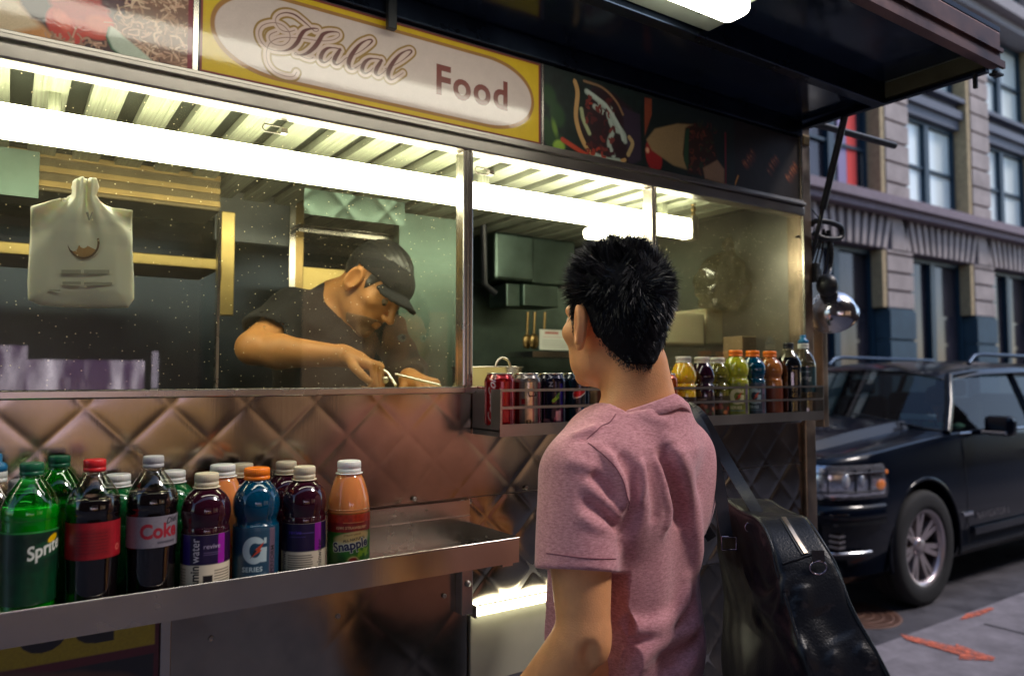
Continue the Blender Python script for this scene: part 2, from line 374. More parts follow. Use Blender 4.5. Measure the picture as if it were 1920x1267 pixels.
# ================================================================= materials used across the scene
M_st = steel('brushed_steel', (.56,.52,.47), .26, .03, .06, smudge=.10)
M_stq = steel('quilted_steel', (.40,.345,.285), .20, .04, .05, smudge=.30)
M_std = steel('dull_steel', (.40,.37,.34), .34, .04, .08, smudge=.12)
M_dark = steel('dark_anodised_metal', (.035,.05,.085), .32, .08, .04, smudge=.3)
M_dark2 = mat('canopy_underside_paint', (.012,.02,.034), .3, .0, noise=.5, nscale=6, rnoise=.1)
M_black = mat('black_plastic', (.012,.014,.018), .4)
M_brass = steel('worn_brass_trim', (.27,.185,.075), .34, .06, .1, smudge=.3)
M_post = steel('bronzed_post_metal', (.42,.32,.24), .35, .1, .1, smudge=.5)
M_rib = mat('ceiling_slat', (.27,.29,.22), .5, .3, noise=.6, nscale=3, stretch=(60,1,1))
M_ribd = mat('ceiling_gap', (.02,.025,.02), .6)
M_tube = mat('fluorescent_diffuser', (.9,.95,.9), .4, emit=(1.0,.93,.66), es=14.5)
M_tube2 = mat('canopy_lamp_diffuser', (.9,.95,.9), .4, emit=(1.0,.96,.80), es=7.5)
M_led = mat('strip_lamp_diffuser', (.9,.95,.9), .4, emit=(1.0,.97,.70), es=6)
M_gl = glass_mat('window_pane_glass', (.90,.92,.88), dirt=.035, rough=.015, refl=1.0, fr=1.5, dirtcol=(.78,.70,.48))
M_rivet = steel('rivet_metal', (.35,.32,.3), .4, .05, .1)
M_poster = mat('printed_sign_vinyl', (.5,.5,.5), .5, attr='Col', coat=.6, bump=.04, bscale=220, noise=.06, nscale=40)
_nt, _b, _o = nodes(M_poster); _b.inputs['Coat Roughness'].default_value = .02; _b.inputs['Coat IOR'].default_value = 1.6
M_rubber = mat('rubber', (.02,.02,.022), .8, noise=.3)

FY = 1.42
# ================================================================= FOOD CART
cart = empty('food_cart', (.45, 1.42, 0), 'stainless steel street food cart with quilted panels, lit serving window and raised awning', 'food cart')
def quilt(name, x0, x1, z0, z1, y, s=.128, A=.0042, res=.004, m=M_stq, ph=(0, 0), parent=cart):
    nx = int((x1-x0)/res)+1; nz = int((z1-z0)/res)+1
    X, Z = np.meshgrid(np.linspace(x0, x1, nx), np.linspace(z0, z1, nz))
    u = (X+ph[0]+(Z+ph[1]))/s; v = (X+ph[0]-(Z+ph[1]))/s
    fu = 1-np.abs(2*(u-np.floor(u))-1); fv = 1-np.abs(2*(v-np.floor(v))-1)
    h = A*((1-(1-fu)**7)*(1-(1-fv)**7)+.35*(1-(1-fu)**2)*(1-(1-fv)**2))+.0012*np.sin(X*23+1.3*np.sin(Z*9))+.0010*np.sin(Z*17+X*7)
    P = np.stack([X, y-h, Z], -1); return grid_mesh(name, P, m, parent, smooth=True)
quilt('quilted_panel', -1.3, 2.04, 1.207, 1.432, FY, s=.13, A=.0008, ph=(.02, .012))
quilt('quilted_panel', .842, 2.04, .955, 1.204, FY+.002, s=.13, A=.0017, ph=(.02, .012)); quilt('quilted_panel', 1.27, 2.04, .42, .953, FY+.002, s=.13, A=.0017, ph=(.02, .012)); quilt('quilted_panel', 1.27, 2.04, .42, .953, FY+.002, s=.13, A=.0017, ph=(.02, .012))
q = quilt('lower_panel', .247, .838, .42, 1.203, FY-.004, s=.26, A=.0006, ph=(.06, -.1))
b = MB()
b.box((.247, FY+.003, .3), (2.06, FY+.03, 1.43)); b.box((-1.3, FY+.003, .3), (.247, FY+.03, 1.43))
b.box((-1.3, FY, .30), (-1.27, 2.75, 2.24)); b.box((2.062, FY+.041, .3), (2.085, 2.75, 2.24)); b.box((-1.27, 2.72, .3), (2.06, 2.75, 2.24)); b.box((-1.3, FY+.05, 2.24), (2.085, 2.75, 2.27))
b.box((-1.27, FY+.035, .42), (2.06, 2.72, .45))
b.build('cart_body', M_std, cart)
# undercarriage
b = MB(); b.box((-1.2, FY+.06, .26), (2.0, 2.6, .30)); b.build('chassis', M_dark, cart)
for x in (-.2, 1.2):
    for y in (1.62, 2.5):
        w = MB(); w.lathe([(.05,-.06),(.19,-.07),(.225,-.055),(.23,0),(.225,.055),(.19,.07),(.05,.06)], (x, y, .15), 32, axis=Matrix.Rotation(PI/2, 3, 'X')); wo = w.build('wheel', M_rubber, cart)
        w = MB(); w.lathe([(.11,-.072),(.12,-.06),(.02,-.05),(.0001,-.05)], (x, y, .15), 24, axis=Matrix.Rotation(-PI/2, 3, 'X')); w.build('hub', M_std, wo)
# lower compartment right of the bracket: strip lamp, smooth box panel, dark gap
b = MB(); b.box((.845, 1.409, .806), (1.265, FY+.002, .953), bev=.002); b.build('step_panel', mat('satin_sheet', (.55,.52,.40), .5, .55, noise=.15, nscale=5), cart)
b = MB(); b.box((.845, 1.40, .42), (1.265, FY+.002, .775)); b.box((.845, 1.411, .775), (1.265, FY+.002, .806)); b.build('skirt_panel', M_std, cart)
b = MB(); b.box((.843, 1.388, .956), (1.12, FY+.0, .978), bev=.004); so = b.build('strip_lamp', M_led, cart)
b = MB()
for k in range(88): b.box((.85+k*.003, 1.3865, .9775), (.8515+k*.003, 1.392, .9805))
b.box((.8425, 1.386, .9545), (.847, FY, .9795)); b.build('lamp_end_cap', M_std, so)
# bottle tray
TY, TZ = 1.22, 1.115
b = MB()
b.box((-1.3, TY, TZ-.008), (.842, TY+.003, TZ+.038)); b.box((-1.3, TY+.003, TZ-.003), (.839, 1.409, TZ)); b.box((.839, TY+.003, TZ-.008), (.842, 1.409, TZ+.038))
b.box((-1.3, 1.409, TZ-.003), (.842, 1.412, 1.202)); b.box((-1.3, TY+.003, TZ-.008), (.839, TY+.012, TZ-.004))
b.tube([(-1.3, TY+.0012, TZ+.0385), (.842, TY+.0012, TZ+.0385)], .0021, 8); b.box((-1.3, 1.403, TZ+.052), (.842, 1.409, TZ+.054))
b.box((.8375, TY+.005, TZ+.036), (.8435, 1.409, TZ+.0395))
tray = b.build('bottle_shelf', M_st, cart)
for x in (.812, -.55):
    b = MB(); b.box((x, 1.388, .965), (x+.026, 1.392, 1.106), bev=.0012); b.box((x-.001, 1.392, .966), (x+.002, 1.4145, 1.106)); b.box((x+.002, 1.392, .966), (x+.025, 1.4145, .969))
    b.box((x+.001, 1.235, 1.098), (x+.025, 1.388, 1.1065)); br = b.build('shelf_bracket', M_st, cart)
    r = MB(); r.lathe([(.0001,0),(.006,.0005),(.007,.002),(.0035,.0045),(.0001,.005)], (x+.013, 1.3875, 1.03), 16, axis=Matrix.Rotation(PI/2, 3, 'X')); r.build('bolt', M_rivet, br)
def rivet(x, y, z, r=.005, mt=M_rivet):
    m = MB(); A = Matrix.Rotation(PI/2, 3, 'X')
    m.lathe([(r,0),(r*.98,.0012),(r*.62,.0022),(r*.42,.0012),(.0001,.001)], (x, y, z), 14, axis=A); return m.build('rivet', mt, cart)
for px_, py_ in ((778,935),(882,939),(988,914),(634,1155),(396,1197),(868,940),(834,1117),(882,1118),(1020,912)):
    p = at(px_, py_, Y=FY-.008); rivet(p.x, FY-.007, p.z)
for k in range(6): rivet(-1.0+k*.28, 1.408, 1.186, .004)
# window frame
b = MB(); b.box((-1.3, 1.398, 1.433), (2.04, 1.43, 1.4475), bev=.0025); b.build('window_sill', M_st, cart)
b = MB(); b.box((-1.3, 1.392, 1.966), (2.04, 1.436, 1.994), bev=.004); b.box((-1.3, 1.387, 1.996), (2.04, 1.436, 2.006), bev=.002); b.box((-1.3, 1.395, 2.0065), (2.04, 1.436, 2.014), bev=.001)
hd = b.build('header_rail', M_std, cart)
for xa, xb in ((.817, .842), (1.388, 1.405)):
    b = MB(); b.box((xa, 1.396, 1.448), (xb, 1.432, 1.9655), bev=.003); b.box((xa+.007, 1.392, 1.448), (xa+.010, 1.396, 1.9655)); b.box((xb-.009, 1.392, 1.448), (xb-.006, 1.396, 1.9655))
    w = b.build('window_post', M_st, cart)
for z in (1.945, 1.71, 1.58, 1.475): 
    m = MB(); m.lathe([(.0035,0),(.003,.001),(.0001,.0016)], (.8295, 1.3958, z), 10, axis=Matrix.Rotation(PI/2, 3, 'X')); m.build('screw', M_st, cart)
# loop shaped latches under the header
for px_, py_ in ((512,243),(905,322)):
    p = at(px_, py_, Y=1.47); L_ = [(-.022,0),(-.018,.008),(.012,.008),(.02,.002),(.014,-.006),(-.016,-.006),(-.022,0)]
    m = MB(); m.tube([(p.x+a*1.0, 1.47-abs(c_)*.2, p.z+c_) for a, c_ in L_], .0016, 6); m.box((p.x+.014, 1.46, p.z-.006), (p.x+.026, 1.475, p.z+.004)); m.build('latch', M_std, cart)
# right corner post and left sliding-window stiles
b = MB(); b.box((2.042, 1.405, .3), (2.092, 1.46, 2.262), bev=.003); b.build('corner_post', M_post, cart)
b = MB(); b.box((2.0395, 1.3985, 1.447), (2.0418, 1.405, 2.26)); b.build('corner_trim', M_st, cart)
b = MB(); b.box((2.050, 1.398, 2.196), (2.082, 1.4045, 2.226), bev=.002); b.build('post_cap_plate', M_brass, cart)
x0 = .3155; b = MB(); b.box((x0, 1.428, 1.448), (x0+.0045, 1.446, at(412, 402, Y=1.44).z)); b.build('sliding_window_stile', M_st, cart)
p0, p1 = at(416, 395, Y=2.05), at(438, 592, Y=2.05); b = MB(); b.box((p0.x, 2.05, p1.z), (p1.x, 2.07, p0.z), bev=.003); b.build('inner_stile', mat('yellow_steel', (.34,.25,.09), .34, .8, noise=.3), cart)
p0, p1 = at(545, 340, Y=2.28), at(552, 600, Y=2.28); b = MB(); b.box((p0.x, 2.28, p1.z), (p1.x, 2.29, p0.z)); b.build('inner_stile', M_st, cart)
p0, p1 = at(553, 350, Y=2.28), at(569, 600, Y=2.28); b = MB(); b.box((p0.x, 2.285, p1.z), (p1.x, 2.30, p0.z), bev=.003); b.build('inner_stile', M_brass, cart)
# panes (thin sheets with thickness)
for (x0, x1, z0, nm) in ((-1.3, .816, 1.448, 'left_pane'), (1.406, 2.04, 1.448, 'right_pane')):
    b = MB(); b.box((x0, 1.420, z0), (x1, 1.4205, 1.9655)); b.build('window_pane', M_gl, cart)
# ceiling with slats, and the bright lamp inside
b = MB(); b.box((-1.27, 1.436, 2.022), (2.04, 2.70, 2.03)); b.build('ceiling', M_ribd, cart)
b = MB(); x = -1.2+.03
while x < 1.95: b.box((x, 1.44, 2.0), (x+.056, 2.68, 2.018)); x += .092
b.build('ceiling_slats', M_rib, cart)
def lamp_bar(name, x0, x1, y, z, hy, hz, m, par):
    b = MB(); n = 20; vs = []; fs = []
    prof = [(math.copysign(abs(math.cos(2*PI*k/n))**.55, math.cos(2*PI*k/n))*hy, math.copysign(abs(math.sin(2*PI*k/n))**.7, math.sin(2*PI*k/n))*hz) for k in range(n)]
    xs = [(x0, .72), (x0+.006, .93), (x0+.015, 1), (x1-.015, 1), (x1-.006, .93), (x1, .72)]
    for xx, s_ in xs:
        for a, c_ in prof: vs.append((xx, y+a*s_, z+c_*s_))
    for i in range(len(xs)-1):
        for k in range(n): fs.append((i*n+k, i*n+(k+1) % n, (i+1)*n+(k+1) % n, (i+1)*n+k))
    fs += [tuple(range(n))[::-1], tuple((len(xs)-1)*n+k for k in range(n))]
    b.add(vs, fs, 0, True); return b.build(name, m, par)
lf = lamp_bar('fluorescent_lamp', -1.2, 1.75, 1.60, 1.926, .023, .031, M_tube, cart)
lamp_bar('fluorescent_lamp', 1.415, 1.68, 1.70, 1.895, .016, .017, M_tube, cart)
b = MB(); [MB().box((x, 1.615, 1.955), (x+.02, 1.635, 1.9995)).build('lamp_hanger', M_rib, cart) for x in (-.9, .05, 1.0, 1.65)]
for x_ in (-1.2, 1.75): m = MB(); m.box((x_-.014, 1.575, 1.89), (x_-.001 if x_ < 0 else x_+.014, 1.625, 1.965), bev=.004); m.build('lamp_end_cap', M_std, cart)
# brass swivel fitting at the lamp's end
p = at(1300, 385, Y=1.60); m = MB()
for k in range(7):
    m.sphere((p.x+.004*math.sin(k*2.1), 1.60+.004*math.cos(k*1.7), p.z+.055-k*.017), .009-.001*(k % 2), 8)
m.tube([(p.x, 1.6, p.z-.06), (p.x, 1.6, 1.999)], .004, 8); m.build('lamp_fitting', M_brass, cart)
# header signs
def food_sign():
    W, Hh = .766, .198; c = Cv(W, Hh, .00125, '#3a2430')
    c.rect(.002, .003, W-.004, Hh-.003, '#7a2a22'); c.rect(.0055, .006, W-.0085, Hh-.007, '#c9a900')
    dd = np.abs(c.V-.098)
    def stad(x0, x1, hh, p):
        r = .13; cx0, cx1 = x0+r, x1-r; dx = np.maximum(np.maximum(cx0-c.U, c.U-cx1), 0)/r
        return ((dx**p+(dd/hh)**p)**(1/p)-1)*hh
    c.put(c.aa(stad(.018, W-.022, .083, 2.1)), '#96682c'); c.put(c.aa(stad(.026, W-.030, .0755, 2.1)), '#c3b3ad')
    # script lettering, traced as strokes: (x, y) in a rectified frame
    def pt(px_, py_): q = at(px_, py_, Y=FY-.012); return (q.x-.271, q.z-2.0165)
    def S(l, ox=0): return [pt(440+x/5.333, y/5.333) for x, y in l]
    st = []
    def add(l, w): 
        q = crom(S(l), 7); ww = np.interp(np.linspace(0, 1, len(q)), np.linspace(0, 1, len(w)), w)*.001; st.append((q, ww))
    add([(600,305),(540,320),(470,305),(420,250),(410,190),(450,145),(520,130),(600,150),(670,200),(740,260),(800,315),(835,310),(830,290),(770,288),(700,310),(660,360),(630,420),(580,475),(520,505),(450,512),(370,500),(300,460),(255,400),(240,330),(265,270),(320,240),(400,230),(470,250),(520,290),(550,340),(550,400),(500,450),(430,455),(370,430),(345,385),(360,345),(420,318)], [1,1,1,1,1,1.5,2,3,2.4,1.6,1,1,2,3.5,6,6.5,6,4,2,1,1,1,1,1,1,1,1,1,1,1,1,1,1,1,1,1])
    add([(620,725),(590,765),(520,765),(440,740),(380,700),(335,640),(318,570),(325,490),(355,430),(420,392),(500,378),(600,380),(700,388),(800,405),(900,412),(990,400),(1045,365),(1040,330),(990,320),(930,325),(880,350),(850,400),(810,460),(760,510),(700,545),(640,552),(600,545),(610,530),(650,555),(700,580),(750,592),(785,580)], [1.2,1,1,1,1,1,1,1,1,1,1,1,1,1,1,1,1,1.5,2.5,4,6,7,7,6,4,1.5,1,1,1,1,1,1])
    def alet(dx, dy):
        add([(1065+dx,505+dy),(1030+dx,487+dy),(980+dx,480+dy),(930+dx,485+dy),(885+dx,520+dy),(862+dx,570+dy),(865+dx,610+dy),(895+dx,628+dy),(935+dx,610+dy),(970+dx,575+dy)], [2,2,2,4,6,7,6,3,1,1])
        add([(1055+dx,495+dy),(1035+dx,530+dy),(1005+dx,580+dy),(995+dx,625+dy),(1020+dx,648+dy),(1060+dx,630+dy),(1110+dx,585+dy)], [4,6,7,6,3,1,1])
    def llet(dx, dy, w0=1):
        add([(1110+dx,585+dy),(1180+dx,560+dy),(1270+dx,510+dy),(1340+dx,455+dy),(1375+dx,415+dy),(1362+dx,398+dy),(1320+dx,405+dy),(1260+dx,440+dy),(1205+dx,500+dy),(1160+dx,570+dy),(1140+dx,630+dy),(1150+dx,680+dy),(1185+dx,692+dy),(1240+dx,660+dy),(1290+dx,625+dy)], [1,1,1,2,3,3,2,4,6,7.5,7.5,6,2,1,1])
    alet(0, 0); llet(0, 0); alet(415, 108); llet(395, 105)
    d = None
    for q, ww in st:
        e = c.dstroke(q, ww*.62); d = e if d is None else np.minimum(d, e)
    c.put(c.aa(d-.0095), '#8a6a28'); c.put(c.aa(d-.0055), '#c8b0a6'); c.put(c.aa(d), '#5a2a26')
    p0 = pt(815, 173); p1 = pt(815, 117)
    c.text('Food', p0[0], p0[1]-.001, (p1[1]-p0[1])/.72, '#6e2a22', bold=.028, sx=.93, sp=1.12)
    c.noise(.035, 1)
    return c.panel('halal_food_sign', (.271, FY-.012, 2.0165), (1,0,0), (0,0,1), M_poster, cart)
food_sign()
def tex_shreds(c, x0, y0, x1, y1, n, cols, L=.03, w=.0016):
    for _ in range(n):
        x, y = random.uniform(x0, x1), random.uniform(y0, y1); a = random.uniform(0, 2*PI); l = random.uniform(.4, 1)*L; bnd = random.uniform(-.5, .5)*l
        pts = crom([(x, y), (x+l*.5*math.cos(a)-bnd*math.sin(a), y+l*.5*math.sin(a)+bnd*math.cos(a)), (x+l*math.cos(a), y+l*math.sin(a))], 3)
        c.stroke(pts, w*random.uniform(.6, 1.2), random.choice(cols))
def poster_left():
    x0 = -.42; W = .258-x0+.002; Hh = .198; c = Cv(W, Hh, .0014, '#3a2024'); ox = lambda X: X-x0
    P = lambda px_, py_: (at(px_, py_, Y=FY-.012).x-x0, at(px_, py_, Y=FY-.012).z-2.0165)
    v = c.noise(.5, 9)
    c.poly([P(-400,60), P(-200,-120), P(30,-10), P(90,60), P(170,110), P(150,150), P(-100,120)], '#b98a66', .006)
    c.poly([P(-20,-5), P(30,0), P(60,35), P(95,70), P(60,85), P(10,60), P(-60,30)], '#d8c2a0', .008)
    c.poly([P(25,60), P(80,50), P(110,80), P(90,95), P(20,80)], '#c98a4c', .008)
    c.poly([P(35,-20), P(95,-15), P(92,40), P(60,35), P(40,10)], '#2a1820', .004)
    c.ell(*P(125,48), .028, .033, '#c2382c', .5, .002); c.ell(*P(178,45), .03, .027, '#c24030', -.2, .002); c.ell(*P(150,5), .045, .03, '#b03034', .1, .004)
    c.ell(*P(118,40), .010, .018, '#d8604c', .5, .004); c.ell(*P(185,45), .018, .014, '#cc5a44', 0, .005)
    c.poly([P(185,-60), P(270,-60), P(265,15), P(215,25), P(190,10)], '#4a1a2c', .004)
    c.poly([P(205,60), P(240,22), P(300,-40), P(360,-40), P(360,140), P(300,112), P(215,70)], '#7a5848', .003)
    tex_shreds(c, *P(215,112), P(358,0)[0], Hh, 330, ['#b08a72', '#c8a088', '#96705a', '#d2b49a', '#7a5444'], .028, .0015)
    tex_shreds(c, *P(95,98), P(200,78)[0], P(150,72)[1], 60, ['#b08a72', '#c8a088', '#96705a'], .02)
    tex_shreds(c, -.0, .0, .2, .19, 160, ['#a87a50', '#c49a6c', '#8a5a3a', '#d8b484'], .03, .002)
    q = [P(203,50), P(215,57), P(235,75), P(262,97), P(285,118), P(255,112), P(225,105), P(208,92), P(198,70)]
    c.poly(q, '#1f5a3c'); c.poly([(a+.003, b_+.0015) for a, b_ in q], '#b8c4b4', .002)
    c.rect(W-.0085, 0, W, Hh, '#7a1c30'); c.noise(.08, 1)
    return c.panel('rice_platter_poster', (x0, FY-.012, 2.0165), (1,0,0), (0,0,1), M_poster, cart)
poster_left()
b = MB(); b.box((.2604, FY-.0135, 2.0145), (.2692, FY-.006, 2.216)); b.box((1.0372, FY-.0135, 2.0145), (1.0425, FY-.006, 2.216)); b.build('sign_trim', M_st, cart)
b = MB(); b.box((-1.3, FY-.006, 2.0145), (2.0395, FY+.015, 2.26)); b.build('sign_backing', M_dark, cart)
b = MB(); b.box((-1.3, FY-.0125, 2.0165), (-.42, FY-.0065, 2.215)); b.build('blank_sign_panel', mat('burgundy_vinyl', '#5a1828', .4), cart)
def poster_gyro():
    x0 = 1.043; W = 1.3745-x0; c = Cv(W, .198, .0015, '#0c1a18')
    P = lambda px_, py_: (at(px_, py_, Y=FY-.012).x-x0, at(px_, py_, Y=FY-.012).z-2.0165)
    c.noise(.5, 8)
    for a, b_, r in ((1030,180,.02),(1045,215,.022),(1032,260,.018),(1052,270,.014),(1025,235,.014)): c.ell(*P(a, b_), r, r*1.4, '#1d3a1c', .4, .008)
    c.ell(*P(1048,275), .018, .016, '#7a9a34', .3, .005); c.ell(*P(1040,240), .007, .02, '#5a7a2c', .3, .005)
    c.stroke([P(1055,262), P(1098,290)], .006, '#a83a22', .002)
    c.poly([P(1110,160), P(1150,175), P(1185,205), P(1200,250), P(1190,300), P(1150,310), P(1110,290), P(1085,230)], '#24141a', .006)
    c.poly([P(1165,200), P(1200,215), P(1203,300), P(1180,310)], '#2e2434', .004)
    c.stroke(crom([P(1077,150), P(1083,175), P(1080,220), P(1092,262), P(1112,290), P(1150,305), P(1172,300)], 6), [.003]+[.0065]*20+[.005]*17, '#b08a58', .001)
    c.stroke(crom([P(1095,152), P(1130,165), P(1155,190), P(1168,215)], 5), .003, '#8a6a4c', .001)
    c.stroke(crom([P(1178,290), P(1186,270), P(1180,258)], 4), .006, '#a08a60', .001)
    c.stroke(crom([P(1090,205), P(1094,225), P(1105,250)], 4), .0055, '#98a078', .002)
    for pts in ([(1100,172),(1118,185),(1135,200)], [(1125,195),(1145,205),(1150,225),(1165,245)], [(1140,215),(1150,240),(1168,250),(1172,265)], [(1115,200),(1130,210)], [(1148,250),(1142,270),(1150,292)], [(1118,292),(1140,300),(1160,302)]):
        c.stroke(crom([P(*q) for q in pts], 5), .007, '#98a69c', .003)
    tex_shreds(c, *P(1100,285), *P(1160,190), 50, ['#4a1c1c', '#6a2a24', '#38121c', '#2a1018', '#8c3020'], .02, .004)
    for pts in ([(1102,172),(1120,185),(1138,200),(1160,235),(1168,262)],): c.stroke(crom([P(*q) for q in pts], 6), .0045, '#a8b4ac', .002)
    c.stroke([P(1017,122), P(1017,280)], .0035, '#7a1428'); c.noise(.12, 1)
    return c.panel('gyro_poster', (x0, FY-.012, 2.0165), (1,0,0), (0,0,1), M_poster, cart)
def poster_wrap():
    x0 = 1.3745; W = 1.732-x0; c = Cv(W, .198, .0015, '#0b1016')
    P = lambda px_, py_: (at(px_, py_, Y=FY-.012).x-x0, at(px_, py_, Y=FY-.012).z-2.0165)
    c.noise(.4, 8); c.rect(.0, 0, W, .198, '#0d1a1a'); c.poly([P(1205,182), P(1222,186), P(1222,215), P(1212,245), P(1205,270)], '#7a3a26', .002)
    c.ell(*P(1226,292), .03, .045, '#861c1e', .2, .003); c.ell(*P(1214,282), .006, .007, '#d0a080', 0, .004)
    c.poly([P(1212,262), P(1228,242), P(1270,232), P(1300,234), P(1292,280), P(1300,322), P(1262,310), P(1222,282)], '#8a7452', .004)
    c.poly([P(1285,240), P(1310,230), P(1335,250), P(1345,300), P(1330,330), P(1290,325), P(1280,290)], '#28140f', .004)
    tex_shreds(c, *P(1290,322), *P(1340,240), 60, ['#4a1c1c', '#5a2a1a', '#28301a', '#1a3020', '#6a3226'], .016, .003)
    c.poly([P(1285,245), P(1292,240), P(1290,320), P(1282,300)], '#20402c', .002)
    c.poly([P(1318,315), P(1345,300), P(1358,318), P(1358,345), P(1322,335)], '#8a6e58', .003)
    c.stroke([P(1360,250), P(1361,350)], .003, '#6a1024'); c.noise(.12, 1)
    return c.panel('wrap_poster', (x0, FY-.012, 2.0165), (1,0,0), (0,0,1), M_poster, cart)
def poster_kebab():
    x0 = 1.732; W = 2.0385-x0; c = Cv(W, .198, .0015, '#140a0c')
    P = lambda px_, py_: (at(px_, py_, Y=FY-.012).x-x0, at(px_, py_, Y=FY-.012).z-2.0165)
    c.noise(.5, 8)
    for (a, b_, n) in ((1405,300,30),(1450,310,22),(1485,325,18)):
        q = P(a, b_); 
        for k in range(6):
            ex, ey = q[0]+(k-2.5)*.0075+random.uniform(-.003, .003), q[1]+(k-2.5)*.009+random.uniform(-.004, .004)
            c.ell(ex, ey, .017, .0085, '#3c160e', -.7, .004); c.ell(ex-.003, ey+.002, .012, .004, random.choice(['#7a3a20', '#8e4c2a', '#5a2818']), -.7, .003); c.ell(ex-.007, ey+.003, .003, .0012, '#c48250', -.7, .001)
    c.stroke([P(1384,330), P(1375,355)], .0025, '#d89a50', .001); c.noise(.12, 1)
    return c.panel('kebab_poster', (x0, FY-.012, 2.0165), (1,0,0), (0,0,1), M_poster, cart)
poster_gyro(); poster_wrap(); poster_kebab()
# lower left sign, seen under the tray
def low_sign():
    x0, z0 = -1.0, .55; W, Hh = .228-x0, .57; c = Cv(W, Hh, .0016, '#5a1226')
    P = lambda px_, py_: (at(px_, py_, Y=FY-.012).x-x0, at(px_, py_, Y=FY-.012).z-z0)
    r = P(290,1200)[0]; yb = P(150,1232)[1]
    c.rect(.012, yb, r, Hh-.012, '#a89a10'); c.rect(.012, .012, r-.001, yb-.0145, '#0b1222')
    e = P(177,1205); k = P(127,1215); s_ = .235
    for tx, xx in (('F', e[0]-.335), ('o', k[0]-.165), ('o', k[0]-.062), ('d', k[0]+.012)): c.text(tx, xx-.01, yb+.0215, .135, '#0a1018', bold=.02)
    for a, b_, rx, ry in ((80,1318,.10,.045),(150,1312,.09,.04),(-60,1330,.13,.05)): q = P(a, b_); c.ell(q[0], q[1], rx, ry, '#5c4034', 0, .006); c.ell(q[0], q[1]-.012, rx*.9, ry*.8, '#3a2622', 0, .02)
    c.noise(.12, 1.3)
    return c.panel('lower_sign', (x0, FY-.012, z0), (1,0,0), (0,0,1), M_poster, cart)
low_sign()
b = MB(); b.box((.229, 1.402, .45), (.2465, 1.418, 1.112), bev=.002); b.build('sign_edge_trim', M_st, cart)
b = MB(); b.box((-1.3, FY-.008, .42), (.228, FY+.0025, .548)); b.box((-1.3, FY-.008, .548), (-1.0, FY+.0025, 1.112)); b.build('lower_panel', M_std, cart)
# drinks rack
RX0, RX1, RY = .852, 1.985, 1.305
zf = at(922, 797, Y=RY).z; zb = at(922, 820, Y=RY).z; z1 = at(928, 732, Y=RY).z; z2 = at(928, 765, Y=RY).z; RZ = zf-.012
b = MB(); b.box((RX0, RY, zb), (RX1, RY+.003, zf)); b.box((RX0, RY+.003, RZ-.003), (RX1, 1.415, RZ)); b.box((RX0, RY+.001, zb), (RX0+.003, 1.415, z1+.002)); b.box((RX1-.003, RY+.001, zb), (RX1, 1.415, z1+.002))
rk = b.build('drinks_rack', M_std, cart)
b = MB()
for z in (z1, z2): b.box((RX0, RY-.002, z-.0028), (RX1, RY+.001, z+.0028))
b.box((RX0, RY-.0015, zf), (RX0+.005, RY+.0005, z1)); b.box((RX1-.005, RY-.0015, zf), (RX1, RY+.0005, z1)); b.build('rack_rail', M_std, rk)
# interior
M_int = steel('interior_cladding', (.10,.145,.125), .42, .06, .12, smudge=.4)
b = MB()
b.box((-1.27, 2.66, .45), (2.06, 2.70, 2.0)); b.build('back_wall', steel('interior_steel', (.03,.038,.05), .34, .06, .1, smudge=.35), cart)
b = MB(); b.box((-1.27, 1.436, 1.36), (2.04, 1.80, 1.40)); b.box((-1.27, 2.2, 1.30), (2.04, 2.655, 1.34)); b.build('counter', M_st, cart)
b = MB(); p0, p1 = at(752, 500, Y=2.15), at(858, 500, Y=2.15); b.box((p0.x, 2.15, 1.34), (p1.x+.02, 2.17, 1.99)); b.box((p0.x-.012, 2.14, 1.34), (p0.x, 2.18, 1.99)); b.box((p1.x+.02, 2.15, 1.34), (p1.x+.035, 2.60, 1.99)); b.build('steel_partition', M_int, cart)
b = MB(); p0, p1 = at(872, 500, Y=2.5), at(925, 500, Y=2.5); b.box((p0.x, 2.5, 1.34), (2.04, 2.52, 1.99)); b.build('splash_back', M_int, cart)
q0, q1, q2 = at(928, 540, Y=2.25), at(1003, 540, Y=2.25), at(1085, 540, Y=2.25)
b = MB(); b.box((q0.x, 2.25, q1.z+.02), (q1.x, 2.49, 1.995), bev=.012); b.box((q1.x+.002, 2.27, q1.z+.02), (q2.x, 2.49, 1.995), bev=.006); b.build('exhaust_duct', M_int, cart)
q0, q1 = at(950, 535, Y=2.28), at(1042, 580, Y=2.28)
b = MB(); b.box((q0.x, 2.28, q1.z), (q0.x+.06, 2.40, q0.z+.01), bev=.004); b.box((q0.x+.062, 2.26, q1.z+.005), (q1.x, 2.40, q0.z+.01), bev=.004); b.build('duct_outlet', M_int, cart)
b = MB(); p = at(918, 400, Y=2.2); p2 = at(918, 530, Y=2.2); b.tube([(p.x-.05, 2.24, p.z+.05), (p.x, 2.24, p.z-.01), (p2.x+.004, 2.24, p2.z), (p2.x+.05, 2.24, p2.z-.03)], .012, 8); b.tube([(p.x+.045, 2.24, p.z+.05), (p.x, 2.24, p.z-.01)], .011, 8); b.build('gas_pipe', M_black, cart)
b = MB(); p0, p1 = at(999, 658, Y=2.2), at(1120, 671, Y=2.2); b.box((p0.x, 2.2, p1.z), (p1.x, 2.4, p0.z)); b.build('wall_shelf', M_st, cart)
